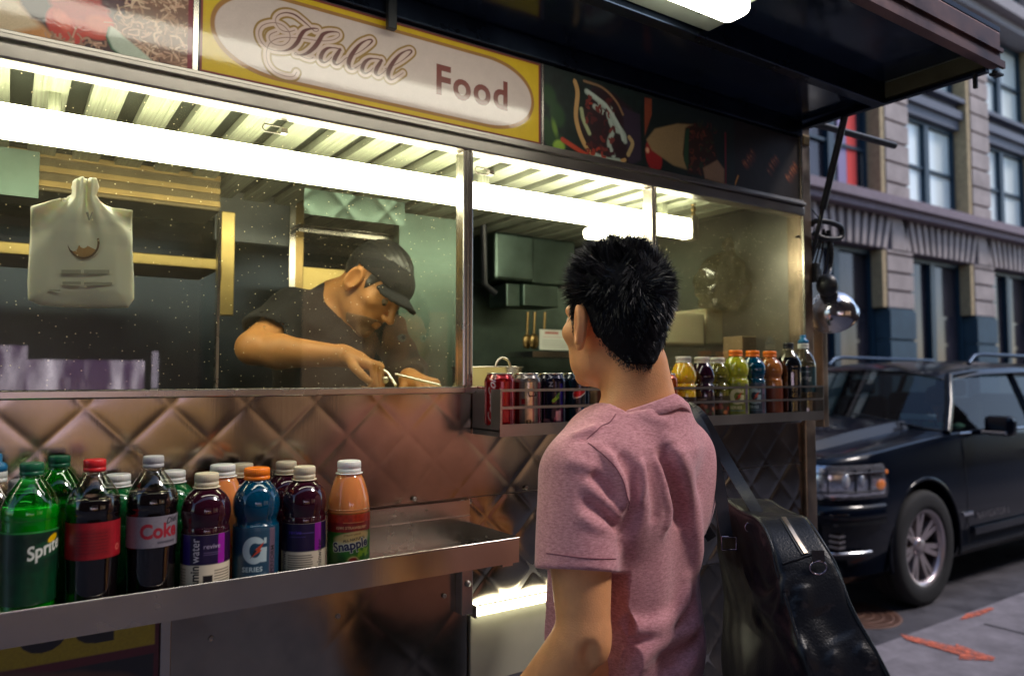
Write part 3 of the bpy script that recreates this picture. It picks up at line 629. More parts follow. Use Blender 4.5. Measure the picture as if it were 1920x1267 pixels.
# cupboard and shelves seen through the left pane
b = MB(); p0, p1 = at(245, 335, Y=2.1), at(413, 398, Y=2.1)
b.box((-1.2, 2.1, p1.z+.0), (p1.x, 2.3, p0.z+.03), bev=.004); b.build('cupboard', steel('dark_cupboard', (.11,.085,.05), .34, .06, .1, smudge=.3), cart)
qa, qc = at(570, 345, Y=2.0), at(757, 424, Y=2.0); quilt("inner_quilted_panel", qa.x, qc.x, qc.z, 1.985, 2.0, s=.13, A=.003, res=.006, m=M_int)
qa, qc = at(-90, 262, Y=2.04), at(72, 372, Y=2.04); b = MB(); b.box((qa.x, 2.04, qc.z), (qc.x, 2.06, qa.z)); b.build('teal_splash_panel', M_int, cart)
b = MB(); 
for k in range(3): b.box((-1.2, 2.092, p1.z+.012+k*.035), (p1.x-.002, 2.0985, p1.z+.026+k*.035))
b.build('cupboard_trim', M_brass, cart)
b = MB(); p0 = at(300, 487, Y=2.0); b.box((-1.2, 2.0, p0.z-.014), (at(413, 500, Y=2.0).x, 2.25, p0.z+.014), bev=.003); b.build('shelf', mat('yellow_steel', (.34,.25,.09), .34, .8, noise=.3), cart)  # yellow bar built in place of the tube's reflection, as a warm-coloured edge
b = MB(); p0, p1 = at(438, 330, Y=2.3), at(542, 462, Y=2.3); b.box((p0.x-.05, 2.3, p1.z), (p1.x, 2.32, p0.z+.1)); b.build('grey_cabinet', mat('grey_cabinet', (.09,.105,.12), .4, noise=.3), cart)
b = MB(); p0, p1 = at(560, 425, Y=2.2), at(740, 445, Y=2.2); b.box((p0.x, 2.2, p1.z+.004), (p1.x, 2.4, p0.z+.010), bev=.003); b.box((p0.x, 2.2, p1.z-.014), (p1.x, 2.4, p1.z-.002)); b.build('hood_edge', M_st, cart)
b = MB(); p0, p1 = at(563, 500, Y=2.35), at(655, 560, Y=2.35); b.box((p0.x, 2.35, p1.z), (p1.x+.1, 2.37, p0.z)); b.build('interior_shelf', mat('yellow_steel', (.75,.62,.28), .25, .6), cart)
# awning
cn = MB(); AX0, AX1 = -1.4, 2.062
cn.box((AX0, 1.165, 2.268), (AX1-.02, 1.44, 2.272))
can = cn.build('awning', mat('awning_sheet', (.035,.06,.11), .16, .6, noise=.5, nscale=5, rnoise=.06), cart)
b = MB(); b.box((AX0, .868, 2.30), (AX1-.02, 1.135, 2.304)); b.build('awning_sheet', mat('awning_sheet_outer', (.045,.07,.12), .14, .6, noise=.5, nscale=4, rnoise=.08), can)
b = MB(); b.box((AX0, 1.13, 2.238), (AX1-.021, 1.163, 2.305), bev=.003); b.box((AX0, 1.395, 2.218), (AX1-.02, 1.42, 2.266), bev=.003); b.build('awning_beam', M_dark, can)
b = MB(); b.box((AX0, .84, 2.25), (AX1, .866, 2.338), bev=.003); b.box((AX0, .832, 2.244), (AX1+.004, .8395, 2.262)); b.box((AX0, .834, 2.285), (AX1+.002, .8395, 2.295)); b.build('awning_fascia', steel('fascia_metal', (.22,.13,.12), .4, .1, .1, smudge=.5), can)
b = MB(); b.box((AX1-.02, .868, 2.243), (AX1, 1.44, 2.25)); b.box((AX1-.003, .868, 2.2505), (AX1, 1.44, 2.315)); b.build('awning_end_rail', M_dark, can)
b = MB(); b.box((AX1-.0245, .872, 2.256), (AX1-.0035, 1.128, 2.298)); b.build('end_liner', mat('olive_liner', (.12,.12,.07), .5, noise=.3), can)
b = MB(); b.box((AX0, .84, 2.34), (AX1, 1.5, 2.352)); b.build('awning_top', M_dark, can)
# awning clips and strut
b = MB(); p = at(733, 30, Y=1.385); b.box((p.x-.010, 1.375, p.z-.03), (p.x+.010, 1.39, p.z+.05), bev=.002); b.box((p.x-.006, 1.38, p.z+.05), (p.x+.006, 1.39, 2.23)); b.build('hinge_clip', M_black, can)
b = MB(); b.box((2.03, .885, 2.205), (2.04, .895, 2.243), bev=.002); b.tube([(2.045,.85,2.24),(2.045,.85,2.225)], .005, 8); b.box((2.035,.838,2.228), (2.07,.858,2.233)); b.build('latch', M_black, can)
a0 = Vector((2.055, 1.262, 2.245)); p = at(1553, 360, X=2.10); a1 = at(1519, 492, X=2.107)
b = MB(); mid = a0.lerp(a1, .62); b.tube([a0, mid], .0105, 12); b.tube([mid, a1], .0068, 10); b.build('strut', M_black, can)
e0, e1 = at(1525, 232, Y=1.40), at(1676, 273, Y=1.40)
b = MB(); b.tube([(2.06, 1.40, e0.z), (e1.x, 1.40, e1.z)], .0115, 14); b.sphere((e1.x, 1.40, e1.z), .0118, 8); b.build('awning_bar', M_black, can)
b = MB(); p = at(1508, 508, Y=1.40); b.box((2.093, 1.39, p.z-.03), (2.112, 1.43, p.z+.03), bev=.003); b.box((2.112, 1.395, p.z-.012), (2.125, 1.41, p.z+.012)); b.build('strut_mount', M_black, cart)
# awning lamp
b = MB(); b.box((-.15, 1.045, 2.25), (1.30, 1.125, 2.263), bev=.004); b.box((-.15, .97, 2.254), (1.275, 1.045, 2.2632))
lh = b.build('awning_lamp', mat('lamp_housing_plastic', (.30,.34,.28), .4, noise=.15), can)
b = MB(); b.box((1.16, 1.055, 2.2465), (1.18, 1.07, 2.2498)); b.build('switch', M_black, lh)
b = MB()
for xx in (1.215, 1.25): b.lathe([(.0055,0),(.005,-.0025),(.0001,-.003)], (xx, 1.07, 2.2499), 12)
b.box((1.182, 1.055, 2.247), (1.205, 1.07, 2.2498)); b.build('knob', mat('lamp_knob', (.1,.11,.1), .4), lh)
lamp_bar('lamp_diffuser', -.15, 1.262, 1.008, 2.240, .036, .020, M_tube2, lh)
# ================================================================= DRINKS
M_lab = mat('printed_label', (.5,.5,.5), .38, attr='Col', coat=.15)
M_can = mat('printed_can', (.5,.5,.5), .22, .55, attr='Col', coat=.4)
def plastic(name, col, tr=.9, rough=.04): return mat(name, col, rough, trans=tr, ior=1.45, coat=.3)
M_clear = glass_mat('clear_plastic_shell', (.86,.84,.76), rough=.03, refl=1.6, fr=1.45)
M_greenshell = glass_mat('green_plastic_shell', (.22,.85,.30), rough=.03, refl=1.6, fr=1.45)
def juice(name, col, sss=.0, tr=.35, rough=.06): return mat(name, col, rough, trans=tr, ior=1.34, coat=.8, sss=sss)
LQ = dict(cola=juice('cola', (.006,.004,.006), tr=.0), green=juice('green_soda', (.01,.50,.07), tr=.45), purple=juice('purple_drink', (.030,.004,.012), tr=.2),
  blue=juice('blue_drink', (.0,.06,.13), tr=.35), orange=juice('orange_drink', (.95,.33,.10), tr=.25, sss=.4), deep=juice('dark_green_drink', (.006,.14,.035), tr=.35),
  yellow=juice('yellow_juice', (.85,.50,.02), tr=.2, sss=.3), grape=juice('grape_juice', (.02,.003,.012), tr=.1), pale=juice('pale_green_juice', (.30,.28,.04), tr=.7),
  lime=juice('lime_drink', (.50,.52,.03), tr=.4, sss=.2), amber=juice('amber_drink', (.42,.14,.03), tr=.3), water=juice('water', (.75,.8,.78), tr=.97), navy=juice('dark_soda', (.004,.006,.012), tr=.0))
CAP = dict(red=mat('red_cap', (.55,.015,.02), .35, sss=.1), green=mat('green_cap', (.005,.10,.045), .35), white=mat('white_cap', (.62,.58,.50), .4, sss=.1), cream=mat('cream_cap', (.60,.53,.38), .45, sss=.1),
  silver=mat('silver_cap', (.42,.42,.43), .35), orange=mat('orange_cap', (.85,.20,.01), .35, sss=.1), blue=mat('blue_cap', (.01,.16,.35), .3), black=mat('black_cap', (.01,.012,.016), .35), bright=mat('bright_white_cap', (.78,.78,.74), .35, sss=.1))
def interp(prof, z):
    zs = [p[1] for p in prof]; rs = [p[0] for p in prof]; return float(np.interp(z, zs, rs))
def smooth_prof(pts, k=4):
    q = crom(pts, k); return [(max(float(a), 1e-5), float(z)) for a, z in q]
PF = dict(
 soda=[(.026,0),(.0325,.003),(.0345,.012),(.0335,.03),(.0335,.06),(.0345,.085),(.0352,.10),(.0352,.150),(.0362,.158),(.0365,.166),(.034,.178),(.0275,.192),(.0195,.204),(.0145,.211),(.0133,.217)],
 vitamin=[(.028,0),(.034,.003),(.0355,.008),(.0355,.112),(.0345,.118),(.0345,.124),(.0362,.132),(.037,.145),(.0345,.158),(.028,.169),(.0205,.176),(.0172,.179),(.0168,.183)],
 sport=[(.030,0),(.0345,.004),(.0355,.012),(.0352,.05),(.0355,.108),(.0325,.117),(.0325,.124),(.0352,.132),(.0368,.145),(.0355,.158),(.0305,.170),(.0235,.179),(.0188,.184),(.0185,.187)],
 straight=[(.029,0),(.0345,.003),(.036,.008),(.036,.115),(.0362,.125),(.0345,.142),(.030,.160),(.0245,.176),(.0198,.184),(.0192,.188)],
 juicy=[(.026,0),(.030,.004),(.0305,.01),(.0305,.062),(.0285,.066),(.031,.070),(.0315,.078),(.0275,.083),(.0305,.089),(.0325,.098),(.031,.108),(.026,.120),(.021,.128),(.019,.131)],
 nipple=[(.028,0),(.0335,.004),(.0345,.01),(.034,.03),(.0345,.13),(.0345,.15),(.032,.164),(.025,.18),(.0175,.192),(.0145,.196),(.014,.200)])
def cap_mesh(z, r, h, n=40, ribs=True):
    m = MB(); f = (lambda a, zz: .018*math.cos(a*30)) if ribs else None
    m.lathe([(r*.96,z),(r,z+.0008),(r,z+h*.27),(r*.955,z+h*.30),(r*.955,z+h*.36),(r*1.0,z+h*.39),(r*.985,z+h*.90),(r*.93,z+h*.975),(r*.86,z+h),(r*.80,z+h*.985),(.0001,z+h*.98)], (0,0,0), n*3, ribs=lambda a, zz: (.012*math.cos(a*36) if z+h*.37 < zz < z+h*.93 and ribs else 0)); return m
def face_az(p): return math.atan2(-p[1], -p[0])
def bottle(kind, x, y, z, liq, cap, label, group, shell=None, fill=.2, capr=None, caph=None, lab=None, cat='bottle', tilt=0):
    prof = smooth_prof(PF[kind]); H0 = prof[-1][1]; o = empty({'soda':'soda_bottle','vitamin':'drink_bottle','sport':'sports_drink_bottle','straight':'juice_bottle','juicy':'juice_bottle','nipple':'water_bottle'}[kind], (x, y, z), label, cat, group)
    def put(m, name, mt, off=0): 
        m.v = [(a+x, b_+y, c_+z) for a, b_, c_ in m.v]; return m.build(name, mt, o)
    if shell is None:
        m = MB(); m.lathe(prof, n=40); put(m, 'body', LQ[liq])
    else:
        m = MB(); pp = [p for p in prof]; m.lathe(pp[:-1]+[(pp[-1][0], pp[-1][1])], n=40); m.f = [f for f in m.f if len(f) == 4]; m.mi = m.mi[:len(m.f)]; m.sm = m.sm[:len(m.f)]; sh = put(m, 'body', shell)
        m = MB(); lp = [(r-.0012, zz) for r, zz in prof if .002 < zz < fill]; lp = [(lp[0][0]*.8, .0012)]+lp+[(interp(prof, fill)-.0012, fill)]; m.lathe(lp, n=40); put(m, 'drink', LQ[liq])
    r = capr or prof[-1][0]*1.12; h = caph or .017
    m = cap_mesh(H0-.001, r, h); put(m, 'cap', CAP[cap])
    if kind in ('soda', 'vitamin', 'straight'):
        m = MB(); m.lathe([(prof[-1][0], H0-.0045), (prof[-1][0]*1.22, H0-.004), (prof[-1][0]*1.22, H0-.0025), (prof[-1][0], H0-.002)], n=32); put(m, 'neck_ring', CAP[cap] if kind != 'soda' else M_clear)
    if lab:
        for L_ in lab:
            c, z0, da, mt = L_; a = face_az((x, y)); R = interp(prof, z0+c.h/2); a0 = a-(c.w/2)/R+da
            c.wrap('label', (x, y, z), lambda q: interp(prof, q), z0, a0, mt or M_lab, o)
    return o
def loc(px_, py_, Y): p = at(px_, py_, Y=Y); return p.x, p.y
R1, R2, RM = 1.2615, 1.352, 1.312
G1 = 'drink bottles standing on the long shelf'
def lab_sprite():
    c = Cv(.20, .100, .0011, '#04341c'); c.rect(0, .052, .2, .1, '#06241a', 0, .02); c.rect(0, .0975, .2, .100, '#2a8a3c'); c.noise(.25, 5); x = .094; c.V = c.V-.046
    c.poly([(x-.002,.012),(x+.010,.036),(x+.054,.046),(x+.05,.020)], '#0c3a24', .002)
    c.text('Sprite', x, .014+.046, .025, '#c9ccc4', bold=.02, shear=.35, rot=.28, sx=.82); c.ell(x+.033, .0415, .0085, .0045, '#d0a800', .5)
    c.V = c.V+.046; return c
def lab_coke():
    c = Cv(.22, .052, .0011, '#8e1420'); x = .11
    c.rect(x-.030, .004, x+.022, .042, '#7a1019', 0, .003)
    for k in range(7): c.rect(x-.026, .009+k*.0045, x+.018, .0103+k*.0045, '#5a0c14')
    c.rect(x+.031, .006, x+.0315, .04, '#a82630'); c.ell(x+.036, .013, .0045, .0045, '#c86a5c'); c.ell(x+.036, .013, .003, .003, '#9a1a22'); c.noise(.12, 2)
    c.rect(0, 0, .22, .002, '#7a1018'); return c
def lab_diet():
    c = Cv(.22, .046, .001, '#77727c'); x = .095; c.noise(.1, 2)
    c.text('Coke', x-.002, .014, .029, '#8c1c2c', bold=.035, sx=.88, rot=.02); c.text('Coke', x-.0025, .0147, .029, '#8c1c2c', bold=.02, sx=.88, rot=.02)
    c.text('Diet', x+.034, .033, .0125, '#141420', bold=.02, shear=.4, rot=.15); c.rect(x+.022, .0055, x+.050, .0085, '#403c48', 0, .001); return c
def lab_vit(back=False):
    c = Cv(.20, .098, .001, '#cfc4ac'); x = .10; c.rect(0, .052, .20, .098, '#180a34')
    if not back:
        c.rect(x-.040, .052, x-.024, .098, '#261464'); c.rect(x+.018, .052, x+.030, .098, '#8a1290'); c.rect(x+.030, .052, x+.06, .098, '#2a0a34'); c.rect(x-.08, .052, x-.04, .098, '#0e0820')
        c.text('vitamin', x-.010, .004, .0185, '#0c0a14', bold=.03, rot=PI/2, sx=.88); c.text('water', x-.010, .0555, .0185, '#c8c2c8', rot=PI/2, sx=.85)
        c.text('revive', x-.004, .0765, .0105, '#a79ab4'); c.rect(x-.003, .070, x+.022, .0708, '#6a5a80'); c.rect(x-.003, .067, x+.018, .0677, '#6a5a80')
        c.rect(x-.004, .012, x+.010, .036, '#0c0a10'); c.ell(x+.003, .016, .002, .0025, '#b8ac98')
        for k in range(7): c.rect(x+.0125, .016+k*.0042, x+.042, .0178+k*.0042, '#6e6458')
        for k in range(9): c.rect(x-.048, .008+k*.0045, x-.032, .0098+k*.0045, '#7a7062', 0, .001)
    else:
        c.rect(x+.018, .052, x+.031, .098, '#7c1288'); c.rect(x-.040, .052, x-.03, .098, '#0e0820'); c.text('revive', x-.026, .081, .009, '#4a30a8'); c.rect(x-.012, .082, x+.016, .0828, '#5a4a90'); c.rect(x-.025, .076, x+.002, .0767, '#4a3a80')
        for k in range(11): c.rect(x-.028+random.random()*.001, .008+k*.0037, x+.016-random.random()*.004, .0096+k*.0037, '#5c5248')
        c.text('vitaminwater', x+.0325, .004, .0145, '#15101c', bold=.02, rot=PI/2, sx=.86); c.text('vitaminwater', x-.033, .004, .0145, '#4a4450', bold=.02, rot=PI/2, sx=.86)
    return c
def lab_gat(col='#0a3a52', g='#a8bcc0', w=.20):
    c = Cv(w, .088, .001, col); x = w/2; c.noise(.2, 3); c.rect(x-.022, 0, x+.024, .088, tuple(v*1.0+.01 for v in srgb(col)), 0, .004)
    gx, gy = x-.002, .052
    c.ell(gx, gy, .0185, .0215, g); c.ell(gx+.001, gy, .0085, .0115, col); c.rect(gx+.003, gy+.002, gx+.021, gy+.010, col); c.rect(gx+.010, gy-.019, gx+.019, gy+.004, g); c.rect(gx+.003, gy-.002, gx+.019, gy+.003, g); c.rect(gx+.0145, gy+.010, gx+.0185, gy+.019, g)
    c.poly([(gx-.006,gy-.012),(gx+.004,gy-.001),(gx+.001,gy+.001),(gx+.015,gy+.013),(gx+.009,gy+.001),(gx+.011,gy-.001)], '#b0391c'); c.poly([(gx-.006,gy-.012),(gx+.004,gy-.001),(gx+.001,gy+.001),(gx-.001,gy-.002)], '#281818')
    c.text('SERIES', gx-.019, .0185, .0105, g, bold=.03, sp=1.1); c.rect(gx-.019, .013, gx+.019, .0145, '#4a6a80')
    c.rect(gx+.024, .006, gx+.035, .085, '#5a4a5c'); c.text('PERFORM', gx+.0335, .012, .0105, '#101018', bold=.02, rot=PI/2); return c
def lab_snap():
    c = Cv(.20, .108, .0009, '#2a6a1c'); x = .105
    c.rect(0, .088, .2, .108, '#a02a10', 0, .006); c.rect(0, .076, .2, .092, '#7c1a14')
    c.text('KIWI STRAWBERRY', x-.028, .0815, .0062, '#d0a878', bold=.02, sx=1.05); c.rect(x-.015, .0915, x+.022, .0925, '#c88a5a')
    v = c.noise(.3, 4); c.rect(0, 0, .2, .022, '#5c8a14', 0, .008); c.ell(x+.002, .063, .032, .0125, '#b9b48a', .1, .003); c.ell(x+.002, .068, .032, .008, '#c0a86a', .1, .002)
    c.text('STRAW DRINK', x-.014, .069, .0045, '#6a4a2a', bold=.02, rot=.08)
    c.text('ALL NATURAL', x-.015, .0595, .0062, '#12202c', bold=.03, rot=.12)
    c.text('Snapple', x-.0325, .043, .0215, '#c8ccb8', bold=.075, rot=.13, sx=.98); c.text('Snapple', x-.0325, .043, .0215, '#121c48', bold=.035, rot=.13, sx=.98)
    c.ell(x+.002, .024, .0145, .013, '#5a7a1c'); c.ell(x+.002, .0245, .0115, .0105, '#b0a868'); c.ell(x+.002, .025, .0088, .0082, '#7a2a1c'); c.poly([(x-.005,.031),(x+.007,.033),(x+.004,.016)], '#8c2418', .001)
    for k in range(18): c.ell(x+.012+random.random()*.02, .034+random.random()*.012, .0025, .0025, '#7aa824', 0, .001)
    c.ell(x-.028, .026, .02, .016, '#1c4c18', 0, .006); return c
sx = lambda px_, py_, Y: loc(px_, py_, Y)
b_ = bottle('soda', *sx(60, 873, R1), TZ, 'green', 'green', 'green plastic soda bottle with green cap at the front left end of the shelf', G1, M_greenshell, .172, lab=[(lab_sprite(), .042, .10, None)])
bottle('soda', *sx(112, 857, R2), TZ, 'deep', 'green', 'green soda bottle with dark green cap standing behind the red-labelled cola', G1, M_greenshell, .165)
bottle('soda', *sx(178, 865, R1), TZ, 'cola', 'red', 'dark cola bottle with bright red cap and red label', G1, M_clear, .178, lab=[(lab_coke(), .094, .05, None)])
bottle('vitamin', *sx(222, 860, R2), TZ, 'deep', 'bright', 'green bottle with white cap behind and between the two colas', G1, None)
bottle('soda', *sx(288, 860, R1+.004), TZ, 'cola', 'silver', 'dark cola bottle with ribbed silver cap and silver label', G1, M_clear, .181, lab=[(lab_diet(), .100, .02, None)])
bottle('vitamin', *sx(326, 852, R2), TZ, 'deep', 'bright', 'green bottle with white cap just right of the silver-capped cola', G1, None)
bottle('vitamin', *sx(388, 890, R1), TZ, 'purple', 'cream', 'purple drink bottle with cream cap and barcode label left of the blue bottle', G1, None, capr=.0182, caph=.020, lab=[(lab_vit(), .0135, .03, None)])
bottle('straight', *sx(418, 868, RM+.03), TZ, 'orange', 'bright', 'peach coloured drink bottle with white printed cap behind the purple bottle', G1, None, capr=.0205, caph=.018)
bottle('vitamin', *sx(455, 858, R2+.01), TZ, 'purple', 'cream', 'dark purple bottle with cream cap behind the orange-capped blue bottle', G1, None, capr=.0182, caph=.020)
bottle('sport', *sx(482, 880, R1), TZ, 'blue', 'orange', 'blue sports drink bottle with bright orange cap on the long shelf', G1, None, capr=.0205, caph=.019, lab=[(lab_gat(), .026, .0, None)])
bottle('vitamin', *sx(537, 862, R2), TZ, 'purple', 'cream', 'dark purple bottle with cream cap, rearmost of the pair left of the peach bottle', G1, None, capr=.0182, caph=.020)
bottle('vitamin', *sx(571, 877, R1), TZ, 'purple', 'cream', 'purple drink bottle with cream cap showing its small-print label beside the peach bottle', G1, None, capr=.0182, caph=.020, lab=[(lab_vit(True), .0135, .02, None)])
bottle('straight', *sx(655, 865, R1), TZ, 'orange', 'bright', 'peach coloured bottle with white cap and green fruit label, rightmost on the shelf', G1, None, capr=.0205, caph=.0195, lab=[(lab_snap(), .012, .03, None)])
bottle('vitamin', *sx(45, 858, R2+.012), TZ, 'deep', 'silver', 'bottle with grey-white cap half hidden behind the front left green bottle', G1, None)
def lab_water():
    c = Cv(.2, .06, .0015, '#b8b8bc'); c.rect(0, 0, .2, .022, '#1c7aa0'); c.rect(0, .022, .2, .026, '#d8d8d8'); c.noise(.1, 3); return c
def nozzle(o, x, y, z, cm):
    m = MB(); m.lathe([(.0155,0),(.0155,.008),(.013,.012),(.0085,.014),(.0085,.024),(.0075,.026),(.0001,.0265)], (x, y, z), 24); m.build('nozzle', cm, o)
p = sx(-8, 850, R2); o = bottle('nipple', *p, TZ, 'water', 'bright', 'clear water bottle with blue cap cut off by the left edge of the shelf view', G1, M_clear, .15, lab=[(lab_water(), .06, 0, None)]); nozzle(o, p[0], p[1], TZ+.214, CAP['blue'])
# ---- cans and small bottles in the rack
def can(x, y, z, cv, label, topcol=(.6,.6,.62), da=0):
    o = empty('drink_can', (x, y, z), label, 'can', 'drinks cans in the wire rack')
    pr = [(.020,.002),(.024,0),(.0265,.003),(.0325,.011),(.0332,.016),(.0332,.102),(.0318,.108),(.0285,.1135),(.0272,.1165)]
    a0 = face_az((x, y))-PI+da
    nz = cv.ny; zs = np.linspace(.003, .1165, nz); rr = np.array([float(np.interp(q, [p[1] for p in pr[1:]], [p[0] for p in pr[1:]])) for q in zs])
    ang = a0+2*PI*cv.U/cv.w
    P = np.stack([x+rr[:, None]*np.cos(ang), y+rr[:, None]*np.sin(ang), z+zs[:, None]+0*cv.U], -1)
    grid_mesh('can_body', P, M_can, o, cv.a)
    m = MB(); m.lathe([(.0272,.1165),(.0285,.1185),(.0280,.1200),(.0268,.1195),(.0262,.1165),(.0245,.1160),(.0001,.1162)], (x, y, z), 36)
    m2 = MB(); m2.lathe([(.0001,.004),(.020,.0025),(.0245,.0005),(.0268,.0035)], (x, y, z), 36); m2.build('can_base', steel('can_lid', (.65,.65,.6), .22, .04, .02, smudge=.1), o)
    t = m.build('can_end', steel('can_lid', (.65,.65,.6), .22, .04, .02, smudge=.1), o)
    m = MB(); m.tube([(x+.012*math.cos(k*PI/6)*.7, y+.004+.010*math.sin(k*PI/6), z+.1178) for k in range(13)], .0011, 6); m.box((x-.006, y-.014, z+.1165), (x+.006, y-.004, z+.1175)); m.build('pull_tab', steel('can_lid', (.65,.65,.6), .22), t)
    return o
CW, CH = .208, .115
def can_coke():
    c = Cv(CW, CH, .0011, '#8c0c18'); x = CW/2
    c.text('Coca', x-.014, .010, .026, '#c8a8a8', bold=.01, shear=.4, rot=PI/2, sx=1.05); c.text('Cola', x-.012, .064, .026, '#c8a8a8', bold=.01, shear=.4, rot=PI/2); c.stroke(crom([(x-.008,.008),(x-.003,.03),(x-.008,.06),(x-.002,.085)], 6), .0012, '#c8a8a8')
    for k in (.022, .027, -.04, -.05): c.rect(x+k, .006, x+k+.002, .10, '#b06a78')
    c.noise(.08, 2); return c
def can_diet():
    c = Cv(CW, CH, .0011, '#77706e'); x = CW/2; c.rect(x-.005, .004, x+.012, .098, '#d0b89a'); c.rect(x-.028, .005, x-.018, .098, '#7a1c20'); c.rect(x-.013, .05, x-.004, .062, '#8a1a24'); c.rect(x+.026, .004, x+.038, .098, '#7c2030')
    c.text('D', x+.0235, .066, .026, '#141018', bold=.01, shear=.3, rot=PI/2+.4); c.rect(x-.002, .006, x+.009, .016, '#4a3c34'); c.ell(x+.0035, .011, .0025, .003, '#c0a888'); c.rect(x+.013, .01, x+.0145, .09, '#8a1a24'); c.noise(.1, 2); return c
def can_purple():
    c = Cv(CW, CH, .0011, '#0c0c28'); x = CW/2; c.noise(.3, 4); c.rect(x-.018, .006, x-.016, .09, '#6a4a7c'); c.poly([(x,.004),(x+.028,.004),(x+.028,.05),(x+.012,.03)], '#5a1c44'); c.rect(x+.010, .01, x+.022, .034, '#b08a98', .002, .001)
    c.stroke([(x+.004,.056),(x+.014,.064)], .0035, '#6a9a2c', .001); c.stroke([(x+.012,.066),(x+.018,.072)], .0025, '#4a7a2c', .001); c.rect(x+.02, .045, x+.028, .095, '#2c2080'); c.text('Z', x-.006, .088, .014, '#b8b8c8', bold=.03); c.rect(x-.02, .002, x-.004, .016, '#8a6070'); return c
def can_pepsi():
    c = Cv(CW, CH, .0011, '#04182c'); x = CW/2-.002; c.rect(x-.014, .004, x-.007, .10, '#06384a'); gx, gy = x+.012, .068
    c.ell(gx, gy, .0165, .0165, '#c0b8bc'); c.ell(gx+.0005, gy+.001, .0150, .0150, '#a81c28'); c.poly([(gx-.017,gy-.006),(gx-.002,gy-.004),(gx+.016,gy+.008),(gx+.02,gy-.02),(gx-.016,gy-.02)], '#04182c'); c.stroke(crom([(gx-.014,gy-.007),(gx,gy-.004),(gx+.015,gy+.006)], 5), .0012, '#c0b8bc')
    c.text('pepsi', x+.0085, .046, .017, '#b0b8c4', rot=-PI/2, sx=1.0, bold=.005); c.rect(x+.018, .006, x+.021, .04, '#1a5a94'); c.rect(x+.026, .006, x+.0275, .09, '#5a6a84'); c.noise(.08, 2); return c
def can_plain(col, band):
    c = Cv(CW, CH, .002, col); x = CW/2; c.rect(x-.01, .01, x+.02, .08, band, .004, .002); c.noise(.2, 3); return c
CY_ = 1.352
for px_, py_, cv, lb, da in ((937,706,can_coke(),'red cola can, leftmost in the wire rack',.1),(987,706,can_diet(),'silver diet cola can standing next to the red can',.05),(1034,706,can_purple(),'dark purple can with small green leaf mark in the rack',0),(1080,706,can_pepsi(),'dark blue can with round red and white emblem by the man\'s chin',-.05),(1127,706,can_plain('#c8b088','#6a3a2c'),'pale beige can hidden behind the man\'s neck',0),(1246,706,can_plain('#b04a14','#d8a070'),'orange can just right of the man\'s neck',0)):
    p = at(px_, py_, Y=CY_); can(p.x, CY_, RZ, cv, lb, da=da)
def lab_small(col, band, w=.18, h=.052):
    c = Cv(w, h, .0013, col); x = w/2
    for k in range(26): c.ell(x+random.uniform(-.035, .035), random.uniform(.004, .03), .005, .005, random.choice(band), 0, .002)
    c.rect(x-.016, .036, x+.016, .040, '#a89a90'); c.rect(x-.014, .043, x+.01, .0455, '#8a7a74'); return c
G2 = 'drink bottles standing in the wire rack'
red = ['#7a2a1c', '#a0603c', '#2a3a1c', '#8a4a34', '#3a1c20']
PF['juicy'] = [(r*1.02, z*1.13) for r, z in PF['juicy']]
def small(px_, py_, Y, *a, **k): p = at(px_, py_, Y=Y); return bottle('juicy', p.x, Y, RZ, *a, **k), p
small(1281, 655, 1.36, 'yellow', 'white', 'bright yellow juice bottle with white cap in the wire rack', G2, None, capr=.0200, caph=.017, lab=[(lab_small('#2a1810', red), .008, 0, None)])
small(1316, 656, 1.365, 'grape', 'white', 'dark grape juice bottle with white cap right of the yellow juice', G2, None, capr=.0200, caph=.017, lab=[(lab_small('#1a0c14', red), .008, 0, None)])
small(1345, 657, 1.385, 'pale', 'white', 'pale green-gold juice bottle with white cap, partly behind the grape juice', G2, None, capr=.0195, caph=.017, lab=[(lab_small('#2a2410', red), .008, 0, None)])
PF['sport'] = [(r*.94, z*.90) for r, z in PF['sport']]
for px_, liq, lb, col, g in ((1379, 'lime', 'lime yellow sports drink bottle with orange cap in the rack', '#5c6410', '#b8b08a'), (1411, 'blue', 'deep blue sports drink bottle with orange cap in the rack', '#04283e', '#8aa0ac'), (1443, 'amber', 'amber orange sports drink bottle with orange cap in the rack', '#5a2410', '#7a5038')):
    p = at(px_, 655, Y=1.365); bottle('sport', p.x, 1.365, RZ, liq, 'orange', lb, G2, None, capr=.0188, caph=.0175, lab=[(Cv(.18, .075, .0011, col) if px_ == 1443 else scaled(lab_gat(col, g, .18)) if False else lab_gat(col, g, .18), .006, .12, None)])
p = at(1478, 660, Y=1.362); bottle('soda', p.x, 1.362, RZ-.022, 'navy', 'black', 'black-capped dark soda bottle second from the right end of the rack', G2, M_clear, .19, capr=.0150)
def lab_spring():
    c = Cv(.2, .075, .0012, '#0c3038'); x = .1; c.text('Spring', x-.024, .036, .018, '#a8b4b0', shear=.2, bold=.01); c.rect(x-.02, .058, x+.018, .062, '#6a8a90'); c.noise(.2, 3); return c
p = at(1506, 655, Y=1.362); o = bottle('nipple', p.x, 1.362, RZ-.004, 'water', 'bright', 'water bottle with blue drinking nozzle and white collar at the rack\'s right end', G2, M_clear, .16, lab=[(lab_spring(), .07, 0, None)]); nozzle(o, p.x, 1.362, RZ-.004+.214, CAP['blue'])

